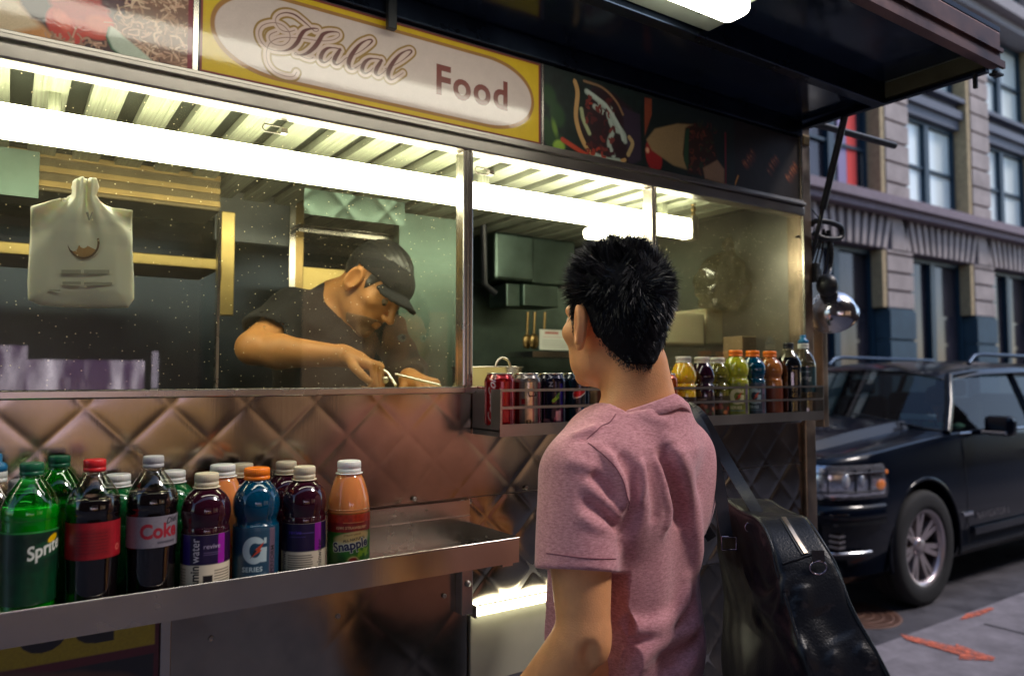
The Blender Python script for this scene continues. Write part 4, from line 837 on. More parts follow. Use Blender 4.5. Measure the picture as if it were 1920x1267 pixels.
# ================================================================= things inside the cart
M_foam = mat('cream_foam', (.70,.62,.40), .6, noise=.12, nscale=6, sss=.1)
def foam(px0, py0, px1, py1, Y, d, label):
    a, c = at(px0, py0, Y=Y), at(px1, py1, Y=Y); m = MB(); m.box((a.x, Y, c.z), (c.x, Y+d, a.z), bev=.008); o = m.build('foam_box', M_foam)
    tag(o, label, 'box', 'foam food boxes inside the cart'); return o
foam(1225, 580, 1322, 648, 1.72, .2, 'cream foam box stack behind the yellow juice bottle'); foam(1324, 578, 1385, 648, 1.74, .2, 'cream foam box right of the larger foam stack')
m = MB(); a, c = at(1387, 580, Y=1.80), at(1468, 648, Y=1.80); m.prism([(a.x,c.z),(c.x-.03,c.z),(c.x+.02,a.z),(a.x,a.z)], .15, Matrix.Translation((0,1.95,0)) @ Matrix.Rotation(PI/2, 4, 'X')); o = m.build('food_container', mat('amber_container', (.5,.38,.22), .3, trans=.2)); tag(o, 'brownish slant-sided food container right of the foam boxes', 'container')
a, c = at(1382, 630, Y=1.62), at(1430, 665, Y=1.62); m = MB(); m.box((a.x, 1.60, RZ), (c.x+.04, 1.68, a.z), bev=.004); o = m.build('paper_carton', mat('paper_carton', (.42,.28,.15), .6, noise=.2)); tag(o, 'brown carton standing behind the orange-capped bottles inside the cart', 'carton')
a, c = at(1462, 590, Y=1.6), at(1438, 640, Y=1.6); m = MB(); m.tube([tuple(a), tuple(c)], .006, 8); o = m.build('cooking_rod', M_black); tag(o, 'thin dark rod leaning beside the foam boxes behind the right pane', 'rod')
# clear bag hanging inside
M_film = glass_mat('clear_film', (.80,.74,.60), dirt=.30, rough=.12, refl=1.6, dirtcol=(.5,.42,.25))
cb = at(1357, 532, Y=1.70); rx = .125
def fbag(P):
    q = P-np.array(cb); n = .010*np.sin(q[..., 0]*40+q[..., 2]*30)*np.sin(q[..., 2]*45+1+q[..., 1]*20)+.006*np.sin(q[..., 0]*90-q[..., 2]*60)
    d = ell(P, cb, (rx, .08, .098)); d = smin(d, cone(P, cb+Vector((.03,0,.07)), cb+Vector((.05,0,.17)), .035, .012), .04); return d+n
o = sdf_mesh('clear_plastic_bag', fbag, cb-Vector((.18,.14,.16)), cb+Vector((.18,.14,.22)), .007, M_film); tag(o, 'inflated clear plastic bag hanging behind the right pane above the foam boxes', 'plastic bag')
# pot with lid handle, notice card
a, c = at(888, 686, Y=1.62), at(1012, 700, Y=1.62); cx_ = (a.x+c.x)/2; r_ = (c.x-a.x)/2*.92
o = empty('cooking_pot', (cx_, 1.72, 1.40), 'wide steel pot with curved handle behind the soda cans', 'pot')
m = MB(); m.lathe([(r_*.96,1.401),(r_,1.41),(r_,a.z-.006),(r_*1.04,a.z-.003),(r_*1.04,a.z),(r_*.98,a.z),(r_*.97,1.43),(.0001,1.43)], (cx_, 1.72, 0), 40); m.build('pot_body', M_st, o)
p = at(943, 684, Y=1.60); m = MB(); m.tube([(p.x+.022*math.cos(t), 1.60, p.z-.006+.024*math.sin(t)) for t in np.linspace(0, PI, 12)], .0035, 8); m.build('handle', M_st, o)
a, c = at(1012, 617, Y=2.19), at(1075, 657, Y=2.19)
cv = Cv(c.x-a.x, a.z-c.z, .0015, '#c8ccc4'); w, h = cv.w, cv.h
cv.rect(w*.15, h*.78, w*.55, h*.9, '#b07068', 0, .001); cv.rect(w*.1, h*.62, w*.7, h*.66, '#c0a8a4', 0, .001)
for k in range(4): cv.rect(w*.08, h*(.12+k*.11), w*.85, h*(.15+k*.11), '#9ca49c', 0, .001)
P0 = np.array((a.x, 2.19, c.z)); o = empty('notice_card', (a.x, 2.19, c.z), 'white printed notice card standing on the steel shelf left of the man\'s face', 'card')
cv.panel('card_face', P0, (1,0,0), (0,0,1), mat('printed_card', (.5,.5,.5), .6, attr='Col'), o); m = MB(); m.box((a.x, 2.1905, c.z), (c.x, 2.193, a.z)); m.build('card_backing', CAP['bright'], o)
# hanging utensils
for px_, s_ in ((990, 1), (1003, 1.1), (1022, .9)):
    p = at(px_, 585, Y=2.3); q = at(px_-2, 640, Y=2.3); m = MB(); m.tube([(p.x, 2.3, p.z), (q.x, 2.3, q.z+.02)], .005, 8); m.sphere((q.x, 2.3, q.z), .02*s_, 10, sc=(1,.5,1.4)); o = m.build('hanging_ladle', M_brass)
    tag(o, {990:'brassy ladle hanging under the duct, leftmost of three', 1003:'brassy ladle hanging under the duct, middle one of three', 1022:'small brassy ladle hanging just above the white card'}[px_], 'ladle', 'ladles hanging under the duct')
# white carrier bag hanging at the left pane
def carrier():
    Y = 1.49; P = lambda a, b_: (at(a, b_, Y=Y).x, at(a, b_, Y=Y).z)
    out = [P(*q) for q in ((136,338),(158,331),(181,336),(186,352),(180,368),(188,378),(215,388),(247,397),(249,420),(248,470),(251,520),(252,560),(240,577),(200,578),(130,577),(75,573),(52,562),(51,530),(54,480),(57,430),(57,388),(90,380),(124,370),(134,362),(133,350))]
    x0 = min(q[0] for q in out)-.004; x1 = max(q[0] for q in out)+.004; z0 = min(q[1] for q in out)-.004; z1_ = max(q[1] for q in out)+.004
    o2 = np.array(out)
    def f(Pn):
        X, Z = Pn[..., 0], Pn[..., 2]; d = np.full(X.shape, 1e9); ins = np.zeros(X.shape, bool); n = len(o2)
        for i in range(n):
            a, b_ = o2[i], o2[(i+1) % n]; e = b_-a; wx, wy = X-a[0], Z-a[1]; t = np.clip((wx*e[0]+wy*e[1])/(e@e+1e-12), 0, 1); d = np.minimum(d, np.hypot(wx-e[0]*t, wy-e[1]*t))
            ins ^= ((a[1] > Z) != (b_[1] > Z)) & (X < (b_[0]-a[0])*(Z-a[1])/(b_[1]-a[1]+1e-12)+a[0])
        d2 = np.where(ins, -d, d)
        top = P(158, 372); dx = (X-top[0]); dz = np.maximum(top[1]-Z, 0)
        an = np.arctan2(dx, dz+.03); fold = .010*np.sin(an*9+.6)*np.exp(-dz/.10)+.005*np.sin(an*17)*np.exp(-dz/.07)+.003*np.sin(X*60+Z*25)
        th = .012*np.clip(-d2/.03, 0, 1)**.5+.002
        sh = np.abs(Pn[..., 1]-(Y+fold))-th
        return np.maximum(d2*.9, sh*.8)
    o = empty('carrier_bag', (at(150, 330, Y=Y).x, Y, at(150, 330, Y=Y).z), 'white plastic carrier bag hanging inside the left window pane', 'plastic bag')
    sdf_mesh('bag_film', f, (x0, Y-.035, z0), (x1, Y+.035, z1_), .0035, mat('white_bag_film', (.85,.84,.74), .45, trans=.0, noise=.06, nscale=4, sss=.3, sssr=(1,.8,.5)), o)
    W = x1-x0; c = Cv(.13, .13, .0012, '#c8c2a4')
    fx, fz = P(95, 545)
    # printed marks: small flat prints lying just on the film
    def mark(name, pts, th, colr):
        m = MB(); q = [P(*t) for t in pts]; m.prism([(a, z) for a, z in q], .0012, Matrix.Translation((0, Y-.0165, 0)) @ Matrix.Rotation(PI/2, 4, 'X')); return m.build(name, mat(name+'_ink', colr, .6), o)
    def arc(cx, cy, r0, r1, a0, a1, n=14):
        return [(cx+r1*math.cos(t), cy-r1*math.sin(t)) for t in np.linspace(a0, a1, n)]+[(cx+r0*math.cos(t), cy-r0*math.sin(t)) for t in np.linspace(a1, a0, n)]
    mark('logo_ring', arc(155, 458, 26, 30, -PI*1.22, .30), .001, (.16,.09,.05))
    mark('logo_fill', arc(155, 460, 8, 25, -PI*.90, -.45), .001, (.50,.28,.11))
    for k, (xa, xb, yy, h_) in enumerate(((114,150,508,7),(156,203,508,7),(116,150,530,5),(156,208,531,5),(92,112,545,3))): mark('print_line', [(xa,yy),(xb,yy),(xb,yy+h_),(xa,yy+h_)], .001, (.46,.45,.38))
    mark('print_letter', [(159,401),(164,401),(166,412),(170,401),(173,401),(167,416),(164,416)], .001, (.35,.35,.33))
carrier()
# ================================================================= SETTING: ground, road, buildings
def struct(o): o['kind'] = 'structure'; return o
M_side = mat('concrete_pavement', (.24,.215,.235), .8, noise=.5, nscale=5, bump=.6, bscale=120, detail=9)
M_road = mat('asphalt', (.085,.08,.092), .6, noise=.5, nscale=5, bump=.8, bscale=150, rnoise=.2)
b = MB(); b.box((-30, -4.2, -.02), (60, 2.18, 0)); struct(b.build('pavement', M_side))
b = MB(); b.box((-30, 2.18, -.16), (60, 2.33, .0)); struct(b.build('kerb', mat('kerb_stone', (.24,.215,.235), .75, noise=.35, nscale=9, bump=.3)))
b = MB(); b.box((-300, 2.33, -.20), (300, 9.0, -.15)); struct(b.build('road', M_road))
b = MB(); b.box((-300, -300, -.42), (300, 300, -.40)); struct(b.build('ground', mat('ground_far', (.12,.115,.11), .9, noise=.3)))
b = MB(); b.box((-30, 9.0, -.16), (60, 11.2, 0)); struct(b.build('far_pavement', mat('concrete_far', (.2,.19,.19), .8, noise=.3)))
# slab joints
b = MB()
for k in range(-4, 12): b.box((k*1.5+.35, -4, .0035), (k*1.5+.362, 2.17, .0045))
b.box((-20, 1.55, .0035), (30, 1.562, .0045)); b.box((-20, -.1, .0035), (30, -.088, .0045)); struct(b.build('pavement_joint', mat('joint', (.05,.045,.05), .9)))
p = at(1597, 1150, Z=-.15); b = MB(); b.lathe([(.31,-.1515),(.31,-.146),(.285,-.146),(.28,-.1475),(.0001,-.1475)], (p.x, p.y, 0), 40); [b.lathe([(r_-.012,-.147),(r_-.010,-.1445),(r_+.010,-.1445),(r_+.012,-.147)], (p.x, p.y, 0), 40, caps=False) for r_ in (.07,.13,.19,.25)]; o = b.build('manhole_cover', mat('rusty_iron', (.14,.07,.05), .6, .4, noise=.5, nscale=12)); tag(o, 'round rusty manhole cover in the road in front of the black SUV', 'manhole cover')
# sprayed orange marks on the pavement
M_spray = mat('orange_spray_paint', (.75,.17,.09), .6, noise=.35, nscale=30)
_nt, _b, _o = nodes(M_spray); _n = _nt.nodes.new('ShaderNodeTexNoise'); _n.inputs['Scale'].default_value = 26; _n.inputs['Detail'].default_value = 8; _n.inputs['Roughness'].default_value = .8; _m = _nt.nodes.new('ShaderNodeMapRange'); _m.inputs['From Min'].default_value = .36; _m.inputs['From Max'].default_value = .56; _nt.links.new(_n.outputs['Fac'], _m.inputs['Value']); _nt.links.new(_m.outputs[0], _b.inputs['Alpha']); _t = _nt.nodes.new('ShaderNodeTexCoord'); _nt.links.new(_t.outputs['Object'], _n.inputs['Vector'])
def groundpoly(name, pts, z, m): 
    q = [at(*p, Z=0) for p in pts]; b = MB(); b.add([(p.x, p.y, z) for p in q]+[(p.x, p.y, z-.003) for p in q], [tuple(range(len(q)))]+[(k, (k+1) % len(q), len(q)+(k+1) % len(q), len(q)+k) for k in range(len(q))]); return b.build(name, m)
struct(groundpoly('spray_mark', [(1687,1190),(1700,1192),(1792,1213),(1793,1208),(1830,1222),(1866,1234),(1862,1239),(1798,1237),(1800,1229),(1700,1200)], .007, M_spray))
struct(groundpoly('spray_mark', [(1799,1163),(1812,1152),(1858,1140),(1864,1142),(1838,1154)], .007, M_spray))
# ---- far building: rusticated stone loft block
M_stone = mat('rusticated_stone', (.42,.345,.32), .8, noise=.4, nscale=1.1, bump=.5, bscale=12, detail=9)
M_stoned = mat('stone_joint_shade', (.13,.10,.12), .9)
M_tan = mat('tan_brick_reveal', (.46,.34,.19), .8, noise=.3)
M_navy = mat('navy_window_frame', (.010,.035,.06), .45)
M_pane = mat('painted_sky_pane', (.86,.92,.88), .25, .0, coat=.6, noise=.06, nscale=.7)  # bright sky reflection put into the pane's pale base colour, no blinds
M_paned = mat('dark_shop_pane', (.05,.045,.06), .1, .35, noise=.8, nscale=.8, stretch=(2,1,.3))
BY = 11.0
bl = empty('loft_building', (20, BY, 0), 'pale rusticated stone loft building with tall navy-framed windows across the street', 'building')
b = MB()
bay = 4.93; w0 = at(1705, 300, Y=BY).x; wW = 3.50; nb = range(-5, 5)
zL = 6.30; zS = 6.27; z2 = 9.15; ztop = 26
b.box((w0-bay*5-2, BY+.9, -.1), (w0+bay*5+4, BY+14, ztop)); b.build('wall', mat('building_core', (.05,.04,.045), .9), bl)
piers = MB(); grooves = MB(); reveal = MB()
def pier(x0, x1, z0, z1_, step=.58, gap=.07, y=BY):
    z = z0
    while z < z1_-.01:
        t = min(z+step-gap, z1_); piers.box((x0, y, z), (x1, y+.9, t)); 
        if t < z1_: grooves.box((x0+.0, y+.09, t), (x1-.0, y+.89, min(t+gap, z1_)))
        z += step
for i in nb:
    a = w0+i*bay; pa, pb = a+wW+.22, a+bay-.02
    for (xa, xb, za, zb_, st) in ((pa, pb, zS, 12.9, .58), (pa, pb, 14.0, 20.5, .58), (pa-.05, pb+.08, 3.35, 4.92, .50)):
        piers = MB(); grooves = MB(); pier(xa, xb, za, zb_, st); po = piers.build('stone_pier', M_stone, bl); grooves.build('pier_joint', M_stoned, po)
    reveal = MB(); reveal.box((pa-.22, BY+.03, zS), (pa-.002, BY+.88, 12.9)); reveal.build('tan_reveal', M_tan, bl); reveal = MB(); reveal.box((pa-.27, BY+.03, 3.35), (pa-.052, BY+.88, 4.9)); reveal.build('tan_reveal', M_tan, bl)
# blue painted plinths at street level
for i in nb:
    b = MB(); a = w0+i*bay; pa, pb = a+wW+.17, a+bay+.06
    for k in range(4): b.box((pa, BY-.04, -.05+k*.85), (pb, BY+.88, .72+k*.85))
    b.box((pa+.02, BY+.02, -.05), (pb-.02, BY+.87, 3.34))
    b.build('blue_plinth', mat('blue_painted_stone', (.035,.075,.11), .7, noise=.3, nscale=2), bl)
# ledge between ground and first floor, fluted lintel band
b = MB(); b.box((w0-bay*5-2, BY-.45, 6.02), (w0+bay*5+4, BY+.9, 6.26)); b.box((w0-bay*5-2, BY-.30, 5.84), (w0+bay*5+4, BY+.9, 6.018)); b.build('ledge', mat('ledge_stone', (.26,.20,.225), .8, noise=.2), bl)
b = MB(); b.box((w0-bay*5-2, BY+.06, 4.93), (w0+bay*5+4, BY+.9, 5.838)); b.build('lintel_band', M_stoned, bl)
b = MB()
for i in nb:
    a = w0+i*bay; n = 11
    for k in range(n+1):
        t = (k-n/2)/(n/2); xb = a+wW/2+t*wW*.52; xt = a+wW/2+t*wW*.60; wb = .15
        b.add([(xb-wb, BY-.02, 4.95), (xb+wb*.2, BY-.02, 4.95), (xt+wb*.2, BY-.02, 5.82), (xt-wb, BY-.02, 5.82), (xb-wb, BY+.059, 4.95), (xb+wb*.2, BY+.059, 4.95), (xt+wb*.2, BY+.059, 5.82), (xt-wb, BY+.059, 5.82)], [(0,1,2,3),(4,7,6,5),(0,4,5,1),(1,5,6,2),(2,6,7,3),(3,7,4,0)])
    b.box((a+wW+.40, BY-.02, 4.95), (a+bay-.28, BY+.058, 5.82))
b.build('voussoir_band', M_stone, bl)
# upper cornice
b = MB(); b.box((w0-bay*5-2, BY-.55, 13.2), (w0+bay*5+4, BY+.9, 13.6)); b.box((w0-bay*5-2, BY-.25, 12.91), (w0+bay*5+4, BY+.9, 13.198)); b.box((w0-bay*5-2, BY-.2, 13.602), (w0+bay*5+4, BY+.9, 13.95)); b.build('cornice', mat('cornice_stone', (.34,.31,.32), .8, noise=.2), bl)
def window(x0, z0, x1, z1_, kind='light', y=BY+.42):
    f = MB(); fw = .13; mid = (x0+x1)/2
    f.box((x0, y, z0), (x0+fw, y+.2, z1_)); f.box((x1-fw, y, z0), (x1, y+.2, z1_)); f.box((x0+fw, y, z0), (x1-fw, y+.2, z0+.10)); f.box((x0+fw, y, z1_-.12), (x1-fw, y+.2, z1_)); f.box((mid-.13, y-.04, z0+.10), (mid+.13, y+.19, z1_-.12))
    zm = z0+(z1_-z0)*.48
    if kind != 'shop':
        f.box((x0+fw, y+.01, zm), (mid-.13, y+.18, zm+.08)); f.box((mid+.13, y+.01, zm), (x1-fw, y+.18, zm+.08))
    w = f.build('window', M_navy, bl)
    g = MB(); yy = y+.10
    g.add([(x0+fw, yy, z0+.1), (mid-.13, yy, z0+.1), (mid-.13, yy+.012, z1_-.12), (x0+fw, yy+.012, z1_-.12)], [(0,1,2,3)]); g.add([(mid+.13, yy, z0+.1), (x1-fw, yy, z0+.1), (x1-fw, yy+.01, z1_-.12), (mid+.13, yy+.01, z1_-.12)], [(0,1,2,3)])
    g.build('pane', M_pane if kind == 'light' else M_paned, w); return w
for i in nb:
    a = w0+i*bay
    if i == -1:
        w = window(a, zS, a+wW, z2, 'dark')
        xa = at(1600, 300, Y=BY+.5).x; xb = at(1612, 300, Y=BY+.5).x; g = MB(); g.box((xa-.75, BY+.49, zS+.1), (xa-.35, BY+.5, z2-.15)); g.box((xa-.34, BY+.485, zS+.1), (xa+.12, BY+.495, z2-.15), 1); g.box((at(1618,1,Y=BY+.5).x-.1, BY+.485, 7.7), (at(1618,1,Y=BY+.5).x+.5, BY+.492, z2-.15), 2); g.box((at(1618,1,Y=BY+.5).x+.2, BY+.4855, zS+.1), (a+wW-.15, BY+.4925, 7.69), 3)
        g.build('window_display', [mat('violet_cloth', (.30,.25,.42), .7), mat('red_banner', (.75,.05,.04), .6), mat('white_sheet', (.75,.82,.78), .6), mat('beige_curtain', (.5,.42,.32), .7)], w)
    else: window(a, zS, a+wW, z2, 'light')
    sp = MB(); sp.box((a, BY+.25, z2+.002), (a+wW, BY+.62, z2+.30)); sp.box((a-.02, BY+.12, z2+.30), (a+wW+.02, BY+.62, z2+.55)); sp.box((a, BY+.3, z2+.552), (a+wW, BY+.62, z2+.80)); sp.box((a-.05, BY+.05, z2+.80), (a+wW+.05, BY+.62, z2+.93)); sp.build('spandrel', mat('grey_blue_spandrel', (.13,.14,.18), .6, noise=.2), bl)
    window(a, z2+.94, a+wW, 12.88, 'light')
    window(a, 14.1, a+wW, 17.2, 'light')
    window(a, 3.35, a+wW, 4.92, 'shop', BY+.30) if False else window(a-.05, 1.55, a+wW+.05, 4.92, 'shop', BY+.35)
    bb = MB(); bb.box((a-.1, BY+.2, -.1), (a+wW+.1, BY+.6, 1.54)); bb.box((a+.2, BY+.16, .2), (a+wW/2-.1, BY+.199, 1.3)); bb.box((a+wW/2+.1, BY+.16, .2), (a+wW-.2, BY+.199, 1.3)); bb.build('stall_riser', M_navy, bl)
g = MB(); a = w0+bay; xx = at(1882, 400, Y=BY+.5).x; g.box((xx-.18, BY+.49, zS+.12), (xx+.02, BY+.505, zS+1.2)); g.build('red_drape', mat('red_banner', (.75,.05,.04), .6), bl)
# brick pier left of the red window
b = MB(); a = w0-bay; b.box((a-1.6, BY-.05, zS), (a-.02, BY+.9, 12.9)); b.build('brick_pier', mat('brown_brick', (.22,.09,.06), .85, noise=.4, nscale=3, bump=.5, bscale=20), bl)
# ---- near-side building behind the camera (mirrored in the steel and the glass)
nbld = empty('shop_building', (2, -4.3, 0), 'brick shop building along the near pavement, seen as reflections in the cart glass', 'building')
b = MB()
NY = -4.3
b.box((-14, NY-8, 3.3), (26, NY, 9.2)); b.box((-14, NY-.6, 0), (-2.1, NY, 3.3)); b.box((1.55, NY-.6, 0), (2.3, NY, 3.3)); b.box((6.0, NY-.6, 0), (26, NY, 3.3)); b.box((-2.1, NY-.3, 0), (6, NY-.02, .55)); b.build('wall', mat('warm_brick', (.10,.055,.045), .8, noise=.35, nscale=3, bump=.4, bscale=25), nbld)
b = MB(); b.box((-2.1, NY-3.2, .05), (6, NY-3.0, 3.3)); b.build('shop_back_wall', mat('cream_plaster', (.7,.66,.66), .8), nbld)
b = MB()
for (x0, x1) in ((-2.1, 1.55), (2.3, 6.0)): 
    b.box((x0, NY-.1, .55), (x0+.08, NY-.04, 3.3)); b.box((x1-.08, NY-.1, .55), (x1, NY-.04, 3.3)); b.box((x0, NY-.1, 2.6), (x1, NY-.04, 2.68))
b.build('shop_frame', M_navy, nbld)
M_litw = mat('lit_shop_display', (.8,.75,.85), .6, emit=(.95,.80,1.0), es=1.6)
M_veil = bpy.data.materials.new('lit_window_display'); _nt, _b, _o = nodes(M_veil); _b.inputs['Base Color'].default_value = (.6,.5,.6,1)
_t = _nt.nodes.new('ShaderNodeTexCoord'); _m = _nt.nodes.new('ShaderNodeMapping'); _m.inputs['Scale'].default_value = (3.2,1,.9); _n = _nt.nodes.new('ShaderNodeTexNoise'); _n.inputs['Scale'].default_value = 1.6; _n.inputs['Detail'].default_value = 3; _cr = _nt.nodes.new('ShaderNodeValToRGB'); _cr.color_ramp.elements[0].position = .40; _cr.color_ramp.elements[0].color = (.10,.05,.12,1); _cr.color_ramp.elements[1].position = .66; _cr.color_ramp.elements[1].color = (1,.86,1,1)
_nt.links.new(_t.outputs['Object'], _m.inputs[0]); _nt.links.new(_m.outputs[0], _n.inputs['Vector']); _nt.links.new(_n.outputs['Fac'], _cr.inputs[0]); _nt.links.new(_cr.outputs[0], _b.inputs['Emission Color']); _b.inputs['Emission Strength'].default_value = 4.2
b = MB(); b.box((-2.05, NY-.80, 1.33), (.15, NY-.78, 1.74)); b.box((.15, NY-.83, 1.33), (1.1, NY-.81, 1.62)); b.build('curtain_display', M_veil, nbld)
b = MB()
for (x0, x1, z0, z1_) in ((-1.35,-1.05,1.36,1.85),(1.12,1.16,1.36,1.7)): b.box((x0, NY-.5, z0), (x1, NY-.4, z1_))
b.build('shop_display', M_litw, nbld)
b = MB()
for (x0, x1, z0, z1_) in ((2.5,3.4,.7,2.4),(3.7,4.2,.9,2.2),(4.6,5.7,.7,2.5)): b.box((x0, NY-.5, z0), (x1, NY-.4, z1_))
b.build('shop_display', mat('warm_shop_display', (.8,.5,.3), .6, emit=(1.0,.62,.38), es=.3), nbld)
b = MB()
for xx in (-.9,-.1,.35,.8,1.25): b.box((xx, NY-.55, .6), (xx+.10, NY-.52, 1.3))
b.build('golden_streak_strip', mat('golden_streak_glow', (.8,.5,.2), .6, emit=(1.0,.60,.18), es=1.8), nbld)  # glowing strips added out of view so the steel mirrors golden streaks
b = MB(); b.box((-2.4, NY-.02, 2.75), (6.2, NY+.25, 3.3)); b.build('shop_fascia', mat('dark_fascia', (.04,.03,.05), .5), nbld)
for i in range(-2, 5):
    b = MB(); b.box((i*3.6+.4, NY+.003, 4.6), (i*3.6+2.0, NY+.05, 7.0)); w = b.build('window', M_navy, nbld)
    b = MB(); b.box((i*3.6+.5, NY+.051, 4.7), (i*3.6+1.9, NY+.06, 6.9)); b.build('pane', M_paned, w)
# closing blocks down the street
for nm, bx, lb in (('street_building', ((62, 11, 0), (80, 30, 22)), 'distant block closing the far right end of the street'), ('street_building', ((-48, 11, 0), (-12, 28, 24)), 'stone block beyond the cart on the far left side of the street')):
    b = MB(); b.box(*bx); o = b.build(nm, M_stone); tag(o, lb, 'building')

# ================================================================= BLACK SUV
M_paint = mat('black_car_paint', (.001,.003,.009), .3, .0, coat=.5, spec=.05)
M_trimc = mat('chrome_trim', (.62,.64,.68), .12, 1.0)
M_carglass = glass_mat('tinted_car_glass', (.30,.36,.37), refl=1.1, fr=1.5)
M_int2 = mat('car_interior', (.02,.02,.024), .8)
M_sideglass = glass_mat('dark_side_glass', (.35,.40,.40), refl=.55, fr=1.45)
suv = empty('black_suv', (7.0, 3.78, -.15), 'glossy black SUV parked facing the camera beyond the cart\'s right end', 'car')
YN, HW, YC = 2.78, 1.0, 3.78; ZR = -.15
def plan(X):   # half width along the length (front corners rounded)
    t = np.clip((X-4.42)/.62, 0, 1); return HW*(.80+.20*np.sqrt(np.clip(1-(1-t)**2.4, 0, 1)))*(1-.03*np.clip((X-9.0)/.7, 0, 1))
Xs = np.concatenate([[4.42, 4.45, 4.50, 4.58], np.linspace(4.68, 9.6, 50), [9.68, 9.72]])
def zsh(X): return np.interp(X, [4.42,4.5,4.62,5.2,5.86,6.6,9.0,9.7], [.86,.915,.932,.99,1.045,1.045,1.06,1.05])
def ztp(X): return np.interp(X, [4.42,4.5,4.62,5.2,5.6,5.95,6.4], [.90,.965,1.0,1.085,1.12,1.13,1.12])
rows = []
for X in Xs:
    w = float(plan(X)); sh = float(zsh(X)); tp = float(ztp(X)); 
    half = [(w*.90,.10),(w*.965,.16),(w*.985,.30),(w*1.0,.46),(w*1.0,.62),(w*.992,.78),(w*.975,sh-.06),(w*.955,sh-.012),(w*.93,sh+.004)]
    if X <= 6.0: half += [(w*.80,sh+.012),(w*.66,sh+.018),(w*.60,sh+.045+(tp-sh)*.35),(w*.52,tp-.012),(w*.3,tp),(0,tp+.006)]
    else: half += [(w*.80,sh+.004),(w*.66,sh+.003),(w*.60,sh+.002),(w*.52,sh),(w*.3,sh),(0,sh)]
    rows.append([(X, YC-y, z) for y, z in half]+[(X, YC+y, z) for y, z in half[-2::-1]])
P = np.array(rows); body = grid_mesh('body', P, M_paint, suv, smooth=True)
def close_boolean(obj, cutters):
    bm = bmesh.new(); bm.from_mesh(obj.data)
    n = P.shape[1]; bm.verts.ensure_lookup_table()
    bm.faces.new([bm.verts[k] for k in range(n)]); bm.faces.new([bm.verts[(len(Xs)-1)*n+k] for k in range(n)][::-1])
    for i in range(len(Xs)-1): bm.faces.new([bm.verts[i*n], bm.verts[(i+1)*n], bm.verts[(i+1)*n+n-1], bm.verts[i*n+n-1]][::-1])
    bmesh.ops.recalc_face_normals(bm, faces=bm.faces[:]); bm.to_mesh(obj.data); bm.free()
    for c in cutters:
        md = obj.modifiers.new('cut', 'BOOLEAN'); md.object = c; md.operation = 'DIFFERENCE'; md.solver = 'EXACT'
    dg = bpy.context.evaluated_depsgraph_get(); me = bpy.data.meshes.new_from_object(obj.evaluated_get(dg)); obj.modifiers.clear(); old = obj.data; obj.data = me
    if not len(me.materials): me.materials.append(M_paint)
    me.polygons.foreach_set('use_smooth', [True]*len(me.polygons))
    for c in cutters: bpy.data.objects.remove(c)
WX, WR = 5.44, .405; WZ = ZR+WR
cut = []
for wx in (WX, WX+3.05):
    for s_ in (-1, 1):
        m = MB(); m.lathe([(.475,-.32),(.475,.32)], (wx, YC+s_*.95, WZ+.01), 48, axis=Matrix.Rotation(PI/2, 3, 'X')); c = m.build('cutter', M_paint); cut.append(c)
close_boolean(body, cut)
try:
    body.data.set_sharp_from_angle(angle=.6)
except Exception: pass
# arches lip + wells
for wx in (WX, WX+3.05):
    m = MB(); m.box((wx-.5, YC-.62, .1), (wx+.5, YC+.62, .80)); m.build('wheel_well', M_int2, suv)
    m = MB(); m.tube([(wx+.478*math.cos(t), YN+.012, WZ+.01+.478*math.sin(t)) for t in np.linspace(-.25, PI+.25, 30)], .014, 8); m.build('arch_lip', M_paint, suv)
# greenhouse
def gh(y, z): return y
A0 = Vector((5.88, YN+.06, 1.05)); 
zr = 1.49
roofP = []
for X, zc, w in ((6.30,1.525,.70),(6.42,1.565,.735),(6.8,1.60,.76),(7.5,1.62,.77),(8.4,1.61,.77),(9.2,1.57,.76),(9.45,1.52,.74)):
    e = zc-.075
    roofP.append([(X, YC-w*k, e+(zc-e)*(1-(abs(k))**2.6)) for k in (-1.04,-1.0,-.94,-.8,-.5,0,.5,.8,.94,1.0,1.04)])
rp = np.array(roofP); rp[:, 0, 2] -= .03; rp[:, -1, 2] -= .03
roof = grid_mesh('roof', rp, M_paint, suv)
sm_ = MB()
for s_ in (-1, 1):
    yb = YC+s_*(HW*.94); yt = YC+s_*.745
    sm_.tube([(5.86, yb, 1.045), (6.08, YC+s_*.86, 1.26), (6.32, yt, 1.47)], .030, 8)
    sm_.tube([(6.32, yt, 1.47), (6.7, yt-s_*.0, 1.505), (9.4, yt, 1.50)], .026, 8)
    for xb, xt in ((7.35,7.38),(8.5,8.45),(9.55,9.35)): sm_.tube([(xb, yb, 1.04), (xt, yt, 1.50)], .032, 6)
sm_.build('pillar', M_paint, suv)
ws = MB(); ws.add([(5.90, YC-.90, 1.06), (5.84, YC-.45, 1.10), (5.82, YC, 1.12), (5.84, YC+.45, 1.10), (5.90, YC+.90, 1.06), (6.34, YC-.73, 1.465), (6.33, YC-.4, 1.52), (6.32, YC, 1.535), (6.33, YC+.4, 1.52), (6.34, YC+.73, 1.465)], [(0,1,6,5),(1,2,7,6),(2,3,8,7),(3,4,9,8)], 0, True); ws.build('windscreen', M_carglass, suv)
for s_ in (-1, 1):
    yb = YC+s_*.935; yt = YC+s_*.755
    for xa, xb, xta, xtb in ((5.98,7.32,6.38,7.35),(7.38,8.47,7.41,8.42),(8.53,9.5,8.48,9.33)):
        sw = MB(); sw.add([(xa, yb, 1.05), (xb, yb, 1.05), (xtb, yt, 1.49), (xta, yt, 1.475)], [(0,1,2,3)]); sw.build('side_window', M_sideglass, suv)
